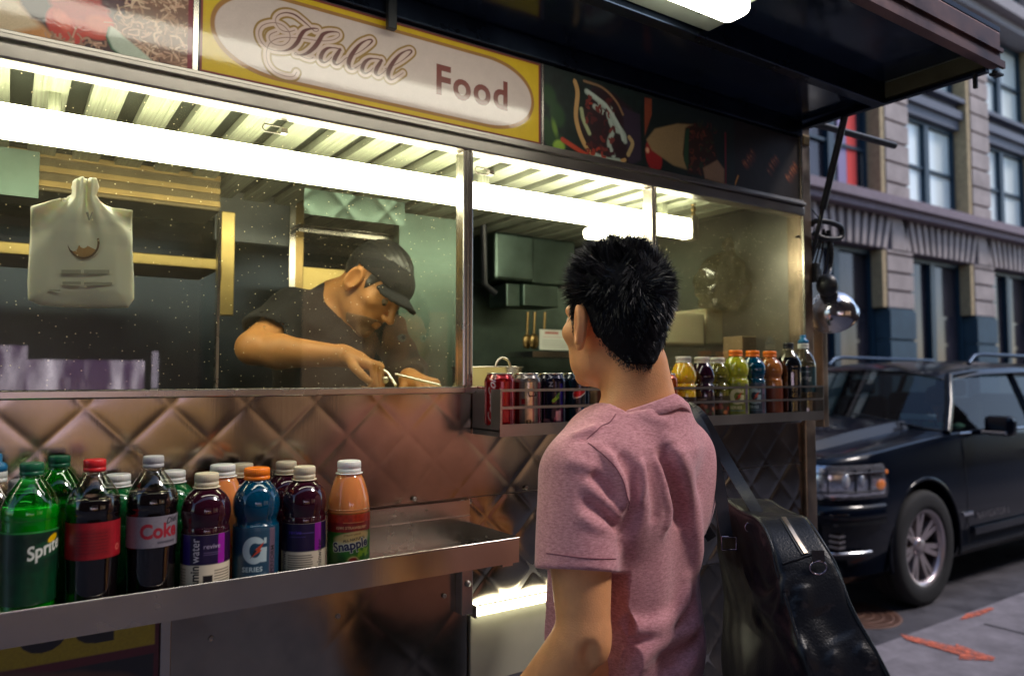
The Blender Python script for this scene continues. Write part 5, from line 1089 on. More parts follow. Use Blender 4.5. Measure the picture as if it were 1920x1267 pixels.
it = MB(); it.box((6.2, YC-.85, .5), (9.4, YC+.85, .85)); it.box((5.95, YC-.82, .98), (6.2, YC+.82, 1.06), bev=.02)
for yy in (-.42, .42): it.box((6.95, YC+yy-.24, .7), (7.12, YC+yy+.24, 1.28), bev=.06); it.box((6.98, YC+yy-.12, 1.29), (7.08, YC+yy+.12, 1.44), bev=.03); it.box((8.0, YC+yy-.3, .7), (8.2, YC+yy+.3, 1.3), bev=.06)
it.tube([(6.42+.03*math.cos(t), YC-.42+.18*math.cos(t), 1.08+.18*math.sin(t)) for t in np.linspace(0, 2*PI, 24)], .014, 6); it.build('seats_and_dash', M_int2, suv)
wb = MB(); wb.tube([(5.80, YC-.8, 1.075), (5.86, YC-.2, 1.16)], .008, 6); wb.tube([(5.78, YC+.0, 1.135), (5.85, YC+.6, 1.14)], .008, 6); wb.build('wiper', M_black, suv)
# papers behind the windscreen
pp = MB(); pp.box((5.99, YC-.80, 1.13), (5.995, YC-.52, 1.17)); pp.build('windscreen_permit', mat('pale_paper', (.7,.85,.8), .6), suv)
# mirrors
for s_ in (-1, 1):
    mm = MB(); yb = YC+s_*1.0; mm.box((6.18, yb-.02+s_*.03, 1.02), (6.30, yb+s_*.25, 1.17), bev=.035); mm.tube([(6.22, YC+s_*.93, 1.03), (6.22, yb+s_*.06, 1.05)], .022, 8); mr = mm.build('side_mirror', M_paint, suv)
    mm = MB(); mm.box((6.165, yb+s_*.04, 1.03), (6.20, yb+s_*.22, 1.058), bev=.006); mm.build('mirror_trim', M_trimc, mr)
# roof rails
for s_ in (-1, 1):
    rr = MB(); y = YC+s_*.66; rr.tube([(6.85, y, 1.58), (6.95, y, 1.645), (7.1, y, 1.66), (8.9, y, 1.65), (9.05, y, 1.58)], .018, 8); rr.build('roof_rail', steel('rail_metal', (.05,.075,.12), .35), suv)
# beltline chrome, door seams, rocker text strip, handles
bt = MB(); bt.tube([(6.0, YN+.035, 1.035), (7.5, YN+.035, 1.045), (9.5, YN+.05, 1.055)], .008, 6); bt.build('belt_trim', M_trimc, suv)
dm = MB(); 
for xx in (6.02, 7.36, 8.5): dm.tube([(xx, YN-.0015, .22), (xx, YN+.001, .6), (xx+.0, YN+.02, 1.0)], .0035, 5)
dm.build('door_seam', M_black, suv)
for xx in (7.12, 8.28):
    h_ = MB(); h_.box((xx, YN-.035, .845), (xx+.2, YN-.018, .875), bev=.006); h_.box((xx+.01, YN-.02, .85), (xx+.03, YN+.02, .87)); h_.box((xx+.17, YN-.02, .85), (xx+.19, YN+.02, .87)); h_.build('door_handle', M_trimc, suv)
st_ = MB(); st_.box((6.1, YN-.012, .27), (7.9, YN+.001, .33), bev=.005); st_.build('side_moulding', M_paint, suv)
p = at(1812, 963, Y=YN-.002); sf = MB(); sf.box((p.x-.05, YN-.012, p.z-.012), (p.x+.09, YN+.0, p.z+.016), bev=.003); sf.build('fender_badge', M_trimc, suv)
V_, T_ = glyph_tris('NAVIGATOR L', .01, 0, 1.15); p = at(1832, 968, Y=YN-.003); me = MB(); me.add([(p.x+v[0]*.075, YN-.004, p.z-.02+v[1]*.075) for v in V_], [tuple(int(i) for i in t) for t in T_]); me.build('door_lettering', steel('letter_metal', (.35,.33,.33), .3), suv)
# nose: grille, headlights, bumper bits
gr = MB()
for k in range(9): gr.box((4.385, YC-.50, .50+k*.047), (4.43, YC+.50, .525+k*.047))
gr.box((4.37, YC-.54, .46), (4.44, YC-.50, .93), bev=.008); gr.box((4.37, YC+.50, .46), (4.44, YC+.54, .93), bev=.008); gr.box((4.37, YC-.54, .91), (4.46, YC+.54, .95), bev=.01); gr.build('grille', M_trimc, suv)
def plan_y(X): return YC-float(plan(X))
for s_ in (-1, 1):
    n = 22; pts = []; zz = [(.665,.0),(.70,.012),(.78,.016),(.86,.012),(.885,.0)]
    Xh = np.concatenate([[4.425], np.linspace(4.43, 4.90, n-1)]); G = []
    for i, X in enumerate(Xh):
        y = float(plan(X)); 
        # outward normal of the plan curve
        d = (float(plan(X+.01))-float(plan(max(X-.01, 4.42))))/.02; nrm = np.array([-d, 1.0]); nrm /= np.linalg.norm(nrm)
        if i == 0: y = float(plan(4.42)); 
        row = []
        for z, off in zz: row.append((X+nrm[0]*(off+.012), YC+s_*(y+nrm[1]*(off+.012)), z+(.0 if X > 4.5 else 0)))
        G.append(row)
    # run across the front towards the grille
    front = [[(4.40-off, YC+s_*yy, z) for z, off in zz] for yy in (.56, .62, .70, .76)]
    G = np.array(front+G)
    hl = MB(); 
    base = MB(); Gb = G.copy(); 
    cx_ = np.array([5.0, YC, 0]); dirn = (G-cx_); dirn[..., 2] = 0; dirn /= np.linalg.norm(dirn, axis=-1, keepdims=True)
    inner = G-dirn*.022
    h1 = grid_mesh('headlight', inner, mat('headlight_reflector', (.75,.75,.78), .16, .85, noise=.5, nscale=22, bump=.9, bscale=30), suv)
    grid_mesh('headlight_lens', G, glass_mat('headlight_glass', (.9,.92,.95), refl=1.6), h1)
    bars = MB()
    for zb3 in (.712, .835): bars.tube([tuple(v) for v in (inner[2:-1, 2]*np.array((1,1,0))+np.array((0,0,zb3))+dirn[2:-1, 2]*.006)], .006, 6)
    for fr in (.27, .52, .74): q = inner[int(fr*(len(inner)-1))]+dirn[int(fr*(len(inner)-1))]*.006; bars.tube([tuple(q[1]), tuple(q[2]), tuple(q[3])], .006, 6)
    bars.build('headlight_divider', mat('headlight_bezel', (.05,.05,.06), .3, .5), h1)
    lm = MB()
    for fr, zc, r in ((.15,.78,.052),(.40,.785,.052),(.63,.78,.04)):
        q = inner[int(fr*(len(inner)-1)), 2]; lm.sphere((q[0]-.0, q[1], zc), r, 10, sc=(.5,.5,1))
    lm.build('headlight_bulb', mat('bulb_chrome', (.9,.9,.9), .2, .5), h1)
    q = inner[-3, 2]; am = MB(); am.sphere((q[0], q[1]+.0, .75), .035, 8, sc=(1.3,.35,1)); am.build('indicator', mat('amber_lens', (.8,.18,.03), .25, emit=(1,.3,.05), es=.15), h1)
    q = (4.66, YC+s_*float(plan(4.66)), .42); fg = MB(); fg.sphere((4.47, YC+s_*.80, .40), .05, 10, sc=(.5,1,1)); fg.build('fog_light', mat('fog_lens', (.8,.75,.6), .15, .6), suv)
    fg = MB()
    for k in range(3): fg.box((4.455, YC+s_*.86, .36+k*.035), (4.52, YC+s_*.94, .375+k*.035))
    fg.build('bumper_grille', steel('letter_metal', (.35,.33,.33), .3), suv)
def wrapbar(name, z0, z1_, off, x_end, m):
    G = []
    for X in np.concatenate([[4.425], np.linspace(4.43, x_end, 18)]):
        y = float(plan(X)); d = (float(plan(X+.01))-float(plan(max(X-.01, 4.42))))/.02; nn = np.array([-d, 1.0]); nn /= np.linalg.norm(nn)
        G.append([(X+nn[0]*o_, YC-(y+nn[1]*o_), z) for o_, z in ((0, z0), (off, z0+.004), (off, z1_-.004), (0, z1_))])
    front = [[(4.42-o_, YC-yy, z) for o_, z in ((0, z0), (off, z0+.004), (off, z1_-.004), (0, z1_))] for yy in (.0, .4, .7)]
    grid_mesh(name, np.array(front+G), m, suv)
wrapbar('bumper', .50, .63, .035, 4.86, M_paint); wrapbar('bumper_trim', .315, .335, .03, 4.72, M_trimc)
m = MB(); p = at(1667, 885, Y=YN); m.sphere((p.x, YN+.02, p.z), .02, 8, sc=(1,.4,1)); m.build('side_marker', mat('amber_lens', (.8,.18,.03), .25), suv)
# wheels
for wx in (WX, WX+3.05):
    for s_ in (-1, 1):
        wc = (wx, YC+s_*.865, WZ); A = Matrix.Rotation(PI/2 if s_ < 0 else -PI/2, 3, 'X')
        m = MB(); m.lathe([(.265,-.12),(.30,-.125),(.36,-.13),(.395,-.115),(.405,-.09),(.4055,-.03),(.401,-.028),(.401,-.022),(.4055,-.02),(.4055,.02),(.401,.022),(.401,.028),(.4055,.03),(.405,.09),(.395,.115),(.36,.13),(.30,.125),(.268,.118),(.265,.10)], wc, 64, axis=A, caps=False); wo = m.build('wheel', M_rubber, suv)
        rm = MB(); rm.lathe([(.262,-.1),(.262,.02),(.240,.05),(.236,.095),(.252,.112),(.268,.118)], wc, 56, axis=A, caps=False)
        rm.lathe([(.0001,.085),(.05,.085),(.062,.07),(.07,.03)], wc, 30, axis=A, caps=False)
        rm2 = MB()
        for k in range(7):
            for dd in (-.13, .13):
                a = 2*PI*k/7+PI/2; a1 = a+dd; 
                c0 = (.055*math.cos(a+dd*1.2), .055*math.sin(a+dd*1.2)); c1 = (.25*math.cos(a1), .25*math.sin(a1)); t_ = Vector((c1[0]-c0[0], c1[1]-c0[1])).normalized(); nn = Vector((-t_.y, t_.x))
                q = []
                for (pp_, w_) in ((c0, .016), (c1, .019)):
                    for sg in (-1, 1): q.append((pp_[0]+nn.x*w_*sg, pp_[1]+nn.y*w_*sg))
                q = [q[0], q[1], q[3], q[2]]
                vs = [A @ Vector((a_, b_, .062 if i < 2 else .088)) for i, (a_, b_) in enumerate(q)]+[A @ Vector((a_, b_, .02)) for a_, b_ in q]
                rm.add([v+Vector(wc) for v in vs], [(0,1,2,3),(4,7,6,5),(0,4,5,1),(1,5,6,2),(2,6,7,3),(3,7,4,0)])
        rm.build('rim', mat('alloy_rim', (.50,.44,.46), .3, .75), wo)
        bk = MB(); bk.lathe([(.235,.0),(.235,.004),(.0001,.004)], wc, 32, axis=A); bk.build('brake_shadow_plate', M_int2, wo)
# ================================================================= PEOPLE
def frame(o, right, fwd, up):
    T = np.eye(4); T[:3, 0] = right; T[:3, 1] = fwd; T[:3, 2] = up; T[:3, 3] = o; return T
def headf(P, full=True):
    # head frame: x right, y forward, z up, origin between the ears
    ax = P.copy(); ax[..., 0] = np.abs(ax[..., 0])
    d = ell(P, (0,-.014,.036), (.0725,.094,.090)); d = smin(d, ell(P, (0,.034,-.025), (.058,.060,.082)), .03)
    d = smin(d, ell(P, (0,.030,-.075), (.050,.052,.036)), .025); d = smin(d, ell(P, (0,.077,-.099), (.018,.016,.015)), .02)
    d = smin(d, ell(ax, (.047,.052,-.018), (.019,.022,.016)), .02)
    d = smin(d, cone(ax, (.0,.088,.021), (.036,.080,.023), .009, .008), .014)
    d = smax(d, -ell(ax, (.030,.103,.004), (.017,.018,.011)), .012)
    d = smin(d, cone(P, (0,.091,.010), (0,.114,-.027), .0065, .0105), .010); d = smin(d, ell(ax, (.0105,.104,-.031), (.0075,.010,.0075)), .006)
    d = smin(d, cone(ax, (0,.0955,-.056), (.019,.086,-.058), .0048, .0025), .004); d = smin(d, cone(ax, (0,.094,-.066), (.016,.087,-.064), .0058, .003), .004)
    d = smax(d, -cone(ax, (0,.104,-.0608), (.020,.092,-.060), .0022, .0016), .002)
    # ears
    e = np.array((.0775,-.010,-.010)); c, s = math.cos(.50), math.sin(.50)
    Q = (ax-e)/1.18; Qr = np.stack([Q[..., 0]*c+Q[..., 1]*s, -Q[..., 0]*s+Q[..., 1]*c, Q[..., 2]], -1)
    rr = np.hypot(Qr[..., 1]/.0165, (Qr[..., 2]-.002-.0*Qr[..., 1])/.029)
    ear = ell(Qr, (0,0,.001), (.0075,.0175,.031)); rim = np.sqrt(((rr-.86)*.019)**2+(Qr[..., 0]-.0055)**2)-.0036
    ear = smax(ear, -ell(Qr, (.0085,.002,.002), (.0065,.0105,.020)), .003); ear = smin(ear, np.where(Qr[..., 2] > -.024, rim, rim+.004), .003)
    ear = smin(ear, ell(Qr, (.002,.004,-.026), (.005,.008,.008)), .005)
    return smin(d, ear*1.18, .006)
def hand_chains(W, d, n, s, curl, size=1.0, spread=.10, thumb_in=.35):
    # W wrist, d hand direction, n towards palm side, s towards thumb side
    W, d, n, s = [np.array(v, float) for v in (W, d, n, s)]; d /= np.linalg.norm(d); n = n-d*(n@d); n /= np.linalg.norm(n); s = s-d*(s@d)-n*(s@n); s /= np.linalg.norm(s)
    ch = []; L = [.044, .048, .045, .035]; R0 = [.0088, .0090, .0086, .0076]
    for i in range(4):
        k = W+d*(.088 if i in (1, 2) else .082)*size+s*(.030-.0205*i)*size; ang = .12; p = k.copy(); pts = [p.copy()]; rs = [R0[i]*size]; dir0 = d+s*(spread*(1-i*.66)); dir0 /= np.linalg.norm(dir0)
        cc = curl[i] if isinstance(curl, (list, tuple)) else curl
        for j, f in enumerate((1, .62, .48)):
            ang += cc*(1, 1.15, .8)[j]; v = dir0*math.cos(ang)+n*math.sin(ang); p = p+v*L[i]*f*size; pts.append(p.copy()); rs.append(R0[i]*(.93, .84, .72)[j]*size)
        ch.append((pts, rs))
    p0 = W+d*.022*size+s*.026*size; p1 = p0+(d*.62+s*.62+n*thumb_in)*.040*size; p2 = p1+(d*.85+s*.25+n*thumb_in)*.032*size; p3 = p2+(d*.93+n*thumb_in)*.025*size
    ch.append(([p0, p1, p2, p3], [.0135*size, .0112*size, .0098*size, .0082*size]))
    palm = [(W, W+d*.03*size, .0), ]
    return ch, (W, d, n, s, size)
def handf(P, hc):
    ch, (W, d, n, s, size) = hc; R = np.stack([d, s, n], 1)
    q = rbox(P, W+d*.048*size, (.044*size, .040*size, .0135*size), .0125*size, R)
    q = smin(q, cone(P, W-d*.01, W+d*.03*size, .026*size, .022*size)+0, .018)
    for pts, rs in ch: q = smin(q, chain(P, pts, rs, .002), .005)
    return q
def skin(name, c, c2): 
    m = mat(name, c, .45, noise=.22, nscale=11, bump=.35, bscale=420, sss=.12, sssr=(1,.35,.2), spec=.4); return m
M_skin = skin('customer_skin', (.80,.365,.155), 0); M_skin2 = skin('vendor_skin', (.52,.23,.075), 0)
def fabric(name, c, nz=.3, ns=260, sheen=.3, bump=.5): return mat(name, c, .85, noise=nz, nscale=ns, bump=bump, bscale=600, sheen=sheen, detail=6)
# heather jersey: streaky two-tone yarn
M_shirt = bpy.data.materials.new('heather_pink_jersey'); _nt, _b, _o = nodes(M_shirt); _L = _nt.links.new
_b.inputs['Roughness'].default_value = .9; _b.inputs['Sheen Weight'].default_value = .25; _b.inputs['Sheen Roughness'].default_value = .5; _b.inputs['Specular IOR Level'].default_value = .2
_tc = _nt.nodes.new('ShaderNodeTexCoord'); _mp = _nt.nodes.new('ShaderNodeMapping'); _mp.inputs['Scale'].default_value = (1, 1, 3.2)
_n1 = _nt.nodes.new('ShaderNodeTexNoise'); _n1.inputs['Scale'].default_value = 130; _n1.inputs['Detail'].default_value = 5; _n1.inputs['Roughness'].default_value = .8
_n2 = _nt.nodes.new('ShaderNodeTexNoise'); _n2.inputs['Scale'].default_value = 420; _n2.inputs['Detail'].default_value = 2
_cr = _nt.nodes.new('ShaderNodeValToRGB'); _cr.color_ramp.elements[0].position = .33; _cr.color_ramp.elements[0].color = (.42,.15,.17,1); _cr.color_ramp.elements[1].position = .66; _cr.color_ramp.elements[1].color = (.76,.38,.39,1)
_bp = _nt.nodes.new('ShaderNodeBump'); _bp.inputs['Strength'].default_value = .35; _bp.inputs['Distance'].default_value = .001
_L(_tc.outputs['Object'], _mp.inputs[0]); _L(_mp.outputs[0], _n1.inputs['Vector']); _L(_tc.outputs['Object'], _n2.inputs['Vector']); _L(_n1.outputs['Fac'], _cr.inputs[0]); _L(_cr.outputs[0], _b.inputs['Base Color']); _L(_n2.outputs['Fac'], _bp.inputs['Height']); _L(_bp.outputs[0], _b.inputs['Normal'])
M_hair = mat('black_hair', (.006,.006,.009), .42, spec=.6)
M_jean = fabric('dark_denim', (.02,.03,.06)); M_shoe = mat('dark_shoe_leather', (.02,.018,.016), .4)
M_eye = mat('eye_white', (.7,.68,.64), .15, coat=.5); M_iris = mat('dark_iris', (.02,.01,.006), .1)

# ---------------------------------------------------------------- CUSTOMER
AZ = math.radians(101); MO = np.array((.905, .985, 0.)); fw_ = np.array((math.cos(AZ), math.sin(AZ), 0)); rt_ = np.array((math.sin(AZ), -math.cos(AZ), 0))
TM = frame(MO, rt_, fw_, (0,0,1))
def w2l(p): q = np.array(p)-MO; return np.array((q@rt_, q@fw_, q[2]))
def l2w(p): return MO+rt_*p[0]+fw_*p[1]+np.array((0,0,1))*p[2]
hy = math.radians(4); htilt = math.radians(2)    # head turned a little further left, tipped up a touch
HR = np.array(Matrix.Rotation(math.radians(-13), 3, 'Z') @ Matrix.Rotation(htilt, 3, 'X')); HO = np.array((-.024, .004, 1.563))
def mhead(P): return headf((P-HO)@HR)
man_hL = hand_chains((-.208,.085,.860), (.06,.45,-.9), (.95,.1,.1), (.1,.9,.4), .42); man_hR = hand_chains((.20,.21,1.02), (0,.75,.6), (-1,0,0), (0,-.5,.8), .5)
def mbody(P):
    z = P[..., 2]; d = np.full(P.shape[:-1], 1e3)
    m = z > 1.30
    if m.any():
        Q = P[m]; a = mhead(Q); a = smin(a, cone(Q, (-.008,-.022,1.50), (.004,-.03,1.405), .052, .061), .020); a = smin(a, cone(Q, (-.006,-.045,1.49), (0,-.046,1.42), .040, .050), .02); d[m] = a
    m = (z > 1.18) & (z < 1.52)
    if m.any():
        Q = P[m]; ax = Q.copy(); ax[..., 0] = np.abs(ax[..., 0]); t = cone(ax, (0,-.026,1.415), (.10,-.018,1.342), .048, .038); d[m] = smin(d[m], t, .03)
    m = (z < 1.49) & (z > .66)
    if m.any():
        Q = P[m]; ax = Q.copy(); ax[..., 0] = np.abs(ax[..., 0])
        t = smin(ell(Q, (0,.006,1.235), (.150,.088,.18)), ell(Q, (0,.01,1.0), (.134,.082,.22)), .05); t = smin(t, cone(ax, (.0,-.010,1.355), (.115,-.010,1.322), .040, .046), .04)
        d[m] = smin(d[m], t, .03)
        L = chain(Q, [(-.146,-.018,1.312), (-.168,-.038,1.20), (-.182,-.056,1.078), (-.200,.018,.965), (-.208,.075,.872)], [.052, .0495, .0395, .0400, .0265], .012)
        L = smin(L, cone(Q, (-.186,-.045,1.06), (-.200,.018,.975), .0395, .038), .012); L = smax(L, -ell(Q, (-.208,-.088,1.058), (.009,.010,.018)), .016); L = smin(L, ell(Q, (-.180,-.085,1.062), (.014,.011,.018)), .012)
        R = chain(Q, [(.148,-.012,1.316), (.188,.03,1.10), (.19,.11,1.04), (.20,.20,1.02)], [.050, .040, .038, .026], .01); R = smin(R, handf(Q, man_hR), .008)
        d[m] = smin(d[m], smin(L, R, .005), .012); d[m] = smin(d[m], handf(Q, man_hL), .008)
        if (z[m] < .86).any(): pass
    return d
SL = (-.146,-.016,1.312); SLe = (-.180,-.038,1.165)
def z_tilt(P): return (P[..., 2]-(1.418-.22*(P[..., 1]+.028)-.24*np.abs(P[..., 0])))*.9
def shirt0(P):
    ax = P.copy(); ax[..., 0] = np.abs(ax[..., 0])
    d = smin(ell(P, (0,.002,1.235), (.172,.117,.185)), ell(P, (.004,.004,1.0), (.174,.119,.25)), .06)
    d = smin(d, cone(ax, (.0,-.016,1.355), (.120,-.018,1.322), .056, .057), .05)
    d = smin(d, cone(ax, (0,-.028,1.400), (.112,-.020,1.345), .056, .050), .05)
    d = smin(d, ell(ax, (.085,-.082,1.285), (.060,.036,.085)), .04)
    d = smax(d, -cone(P, (0,-.135,1.32), (0,-.128,1.05), .012, .018)+0, .05)
    d = smin(d, cone(P, SL, SLe, .0605, .0650), .022); d = smin(d, cone(P, (.150,-.012,1.316), (.186,.018,1.165), .060, .060), .022)
    nb_ = cone(P, (.004,-.031,1.352), (.004,-.033,1.475), .104, .062); d = smin(d, nb_, .02)
    rad = np.hypot(P[..., 0], P[..., 1]+.030)-.092
    return smax(d, -np.maximum(-z_tilt(P), rad), .004)
def raymarch(f, px_, py_, t0=.7, t1=2.2):
    r = np.array(FW+RT*((px_-CX)/F)+UP*((CY-py_)/F)); r /= np.linalg.norm(r); o = np.array((0, 0, H)); t = t0
    for _ in range(60):
        p = w2l(o+r*t); d = float(f(p[None])[0]); t += d*.8
        if d < 5e-4: return p
        if t > t1: break
    return None
def crs(pts, A, w, sc=2.316, ox=960, oy=720):
    q = [raymarch(shirt0, ox+a/sc, oy+b/sc) for a, b in pts]; q = [v for v in q if v is not None]
    return (crom(q, 4), A, w) if len(q) > 1 else None
CR = [crs([(690,250),(725,330),(752,420),(772,520),(788,620),(800,740),(800,860)], .013, .015), crs([(640,250),(672,340),(705,440),(722,540),(735,640)], -.009, .016),
 crs([(620,290),(648,380),(668,480),(680,560),(665,650)], .007, .008), crs([(590,330),(612,430),(628,540),(620,620)], -.006, .010),
 crs([(380,270),(440,335),(480,410),(500,490),(498,560)], .007, .008), crs([(450,290),(500,350),(530,430),(535,520),(510,610),(470,680)], -.012, .012),
 crs([(560,310),(575,400),(563,480),(540,560)], .006, .008),
 crs([(300,420),(360,475),(420,530),(465,590)], .006, .008), crs([(330,380),(400,440),(450,510)], -.005, .008), crs([(300,490),(370,545),(430,590),(470,640)], -.005, .009), crs([(280,560),(350,610),(420,640)], .004, .008), crs([(220,330),(300,350),(360,380)], .003, .010),
 crs([(755,850),(745,925),(700,1000),(630,1050),(560,1068),(470,1050),(390,1025)], .013, .013), crs([(780,900),(770,980),(700,1050),(610,1095),(520,1110),(420,1090)], -.010, .014),
 crs([(795,1035),(720,1075),(640,1108),(575,1150),(530,1205),(515,1270)], .015, .018), crs([(640,1170),(680,1210),(690,1267)], -.012, .022), crs([(860,1110),(800,1175),(735,1265)], .009, .012), crs([(830,1060),(760,1130),(690,1180)], -.007, .012),
 crs([(420,1120),(480,1180),(500,1260)], -.006, .012), crs([(560,120),(620,150),(700,170)], .002, .01),
 crs([(250,230),(310,205),(380,180)], .004, .007), crs([(300,250),(360,215)], -.003, .006)]
CR = [c for c in CR if c is not None]
def shirt(P):
    d = shirt0(P); z = P[..., 2]
    near = np.abs(d) < .045
    if near.any():
        Q = P[near]; add = np.zeros(len(Q)) if Q.ndim == 2 else 0
        for pts, A, w in CR:
            A = A*1.75
            lo = pts.min(0)-w*3; hi = pts.max(0)+w*3; m = ((Q > lo) & (Q < hi)).all(-1)
            if m.any():
                dd, tt = pline(Q[m], pts); v = np.zeros(len(Q)); v[m] = A*np.exp(-(dd/w)**2)*np.clip(np.sin(PI*np.clip(tt, .03, .97))*1.8, 0, 1); add = add+v
        add = add+.0022*np.sin(Q[:, 0]*38+Q[:, 2]*22+2*np.sin(Q[:, 2]*13))+.0016*np.sin(Q[:, 1]*60-Q[:, 2]*35)*np.sin(Q[:, 0]*22)
        d = d.copy(); d[near] = d[near]-add
    ez = (np.array(SLe)-np.array(SL)); ez /= np.linalg.norm(ez)
    isl = P[..., 0] < -.105-.02*(P[..., 2] > 1.30)
    hem = (P-np.array(SLe))@ez+.006
    d = np.where(isl, smax(d, hem, .004), d); d = np.where(P[..., 0] > .145, np.maximum(d, 1.17-z), d)
    # arm openings and neckline
    d = smax(d, -cone(P, (-.160,-.024,1.225), (-.183,-.042,1.08), .036, .0595), .003)
    d = smax(d, -cone(P, (.004,-.032,1.52), (.002,-.028,1.36), .068, .060), .004)
    return np.maximum(d, .86-z)
cust = empty('person', MO, 'man in pink heather t-shirt with short black hair, seen from behind at the cart window', 'person')
cust.location = Vector(MO)
sdf_mesh('body', mbody, (-.31,-.20,.58), (.31,.30,1.74), .0034, M_skin, cust, T=TM)
sdf_mesh('t_shirt', shirt, (-.30,-.22,.84), (.31,.20,1.50), .0042, M_shirt, cust, T=TM)
def proj(f, p, off=0.0):
    p = np.array(p, float)
    for _ in range(6):
        d = f(p[None])[0]; g = np.array([f((p+np.eye(3)[k]*.002)[None])[0]-f((p-np.eye(3)[k]*.002)[None])[0] for k in range(3)])/.004; p = p-(d-off)*g/max(g@g, .1)
    return p, g/max(np.linalg.norm(g), 1e-6)
# ribbed collar
ring = []; nr = []
for k in range(73):
    t = 2*PI*k/72; back = (1-math.sin(t))/2
    fy_ = -.033+.0750*math.sin(t); xx_ = .004+.0760*math.cos(t); ring.append((xx_, fy_, 1.418-.22*(fy_+.028)-.24*abs(xx_)-.0045)); 
cb_ = MB(); vs = []; fs = []
pro = [(-.003,.009),(.001,.0105),(.0042,.008),(.0052,-.002),(.0062,-.0115),(.002,-.0135),(-.004,-.008)]
for k in range(72):
    p = np.array(ring[k]); o_ = p-np.array((0,-.02,p[2])); o_ /= np.linalg.norm(o_); u = np.array((0,0,1.))
    tl = np.array((0,.25,1.)); tl = tl-o_*(tl@o_); tl /= np.linalg.norm(tl)
    for a, b2 in pro: vs.append(l2w(p+o_*(a-.001-b2*.42)+tl*b2))
n_ = len(pro)
for k in range(72):
    for j in range(n_): fs.append((k*n_+j, k*n_+(j+1) % n_, ((k+1) % 72)*n_+(j+1) % n_, ((k+1) % 72)*n_+j))
cb_.add(vs, fs, 0, True); cb_.build('collar', M_shirt, cust)
def seam(pts, name='seam', r=.0010, m=None):
    q = [raymarch(shirt, 960+a/2.316, 720+b/2.316) for a, b in pts]; q = [v for v in q if v is not None]; q = crom(q, 8); q = [proj(shirt, v, .0002)[0] for v in q]
    mb = MB(); mb.tube([l2w(v) for v in q], r, 5); mb.build(name, m or mat('seam_thread', (.25,.09,.11), .9), cust)
seam([(505,88),(450,130),(390,180),(325,238)]); seam([(330,255),(390,300),(445,355),(482,420),(500,490),(505,545)]); seam([(515,86),(560,82),(620,84),(680,90),(730,97)])
seam([(150,733),(220,742),(300,752),(380,757),(452,757)])
# trousers and shoes
def trousers(P):
    ax = P.copy(); ax[..., 0] = np.abs(ax[..., 0]); d = ell(P, (0,-.01,.88), (.160,.112,.13)); d = smin(d, chain(ax, [(.085,-.01,.86), (.10,.0,.48), (.105,-.02,.09)], [.088, .062, .052], .02), .03)
    d = smin(d, ell(ax, (.07,-.07,.87), (.07,.05,.08)), .03); return np.maximum(d-.003*np.sin(P[..., 2]*70+P[..., 0]*30), np.maximum(P[..., 2]-.955, .03-P[..., 2]))
sdf_mesh('trousers', trousers, (-.22,-.2,.0), (.22,.2,1.0), .01, M_jean, cust, T=TM)
for s_ in (-1, 1):
    def shoe(P, s_=s_): return np.maximum(smin(ell(P, (s_*.108,.075,.035), (.042,.11,.045)), ell(P, (s_*.105,-.02,.055), (.04,.06,.06)), .03), .001-P[..., 2])
    sdf_mesh('shoe', shoe, (s_*.108-.08,-.12,-.02), (s_*.108+.08,.23,.14), .009, M_shoe, cust, T=TM)
for s_ in (-1, 1):
    for r, c, mt, nm in ((.0120, (s_*.030,.0785,.004), M_eye, 'eye'),(.0058, (s_*.030,.0862,.004), M_iris, 'iris')):
        q = HO+HR@np.array(c); e = MB(); e.sphere(l2w(q), r, 10); e.build(nm, mt, cust)
# hair: thousands of separate tapered strands growing out of a thin dark base
def hairline(q):
    x, y, z = np.abs(q[..., 0]), q[..., 1], q[..., 2]
    lim = np.interp(y, [-.12,-.075,-.045,-.028,-.018,-.005,.018,.030,.042,.060,.09], [-.082,-.080,-.058,-.030,.004,.022,.010,-.026,.030,.056,.074])
    return z-lim-.38*np.maximum(x-.034, 0)*(y < -.035)
def scalp(P):
    q = (P-HO)@HR; d = smin(ell(q, (0,-.014,.036), (.0735,.095,.091)), cone(q, (0,-.035,-.03), (0,-.040,-.085), .056, .050), .03); d2 = ell(q, (0,-.014,.040), (.0745,.096,.092)); n = .0012*np.sin(q[..., 0]*300)*np.sin(q[..., 1]*260)*np.sin(q[..., 2]*280)
    return smax(np.minimum(d, d2+.003*(q[..., 2] < -.03))-.0050*np.clip(hairline(q)/.035, 0, 1)+.0006-n, -(hairline(q)-.010)*.8, .004)
sdf_mesh('hair_base', scalp, HO-np.array((.11,.13,.12)), HO+np.array((.11,.13,.16)), .0032, mat('hair_roots', (.005,.005,.007), .85, spec=.15), cust, T=TM)
N = 40000; u = rng.normal(size=(N, 3)); u /= np.linalg.norm(u, axis=1, keepdims=True); u = u*np.array((.075,.097,.125))+np.array((0,-.014,.008))
Sk = lambda q: smin(headf(q), cone(q, (0,-.030,-.03), (0,-.036,-.10), .056, .052), .02)
q = u.copy()
for _ in range(5):
    d = Sk(q); g = np.stack([Sk(q+np.eye(3)[k]*.002)-Sk(q-np.eye(3)[k]*.002) for k in range(3)], -1)/.004; q = q-d[:, None]*g/np.maximum((g*g).sum(-1), .2)[:, None]
g = np.stack([ell(q+np.eye(3)[k]*.002, (0,-.014,.036), (.0725,.094,.09))-ell(q-np.eye(3)[k]*.002, (0,-.014,.036), (.0725,.094,.09)) for k in range(3)], -1); g /= np.linalg.norm(g, axis=1, keepdims=True)
hl = hairline(q); notear = ~((np.abs(q[:, 0]) > .068) & (np.abs(q[:, 1]+.010) < .027) & (q[:, 2] < .030))
keep = (hl > -.006+rng.random(N)*.010) & notear; q, g, hl = q[keep], g[keep], hl[keep]; n = len(q)
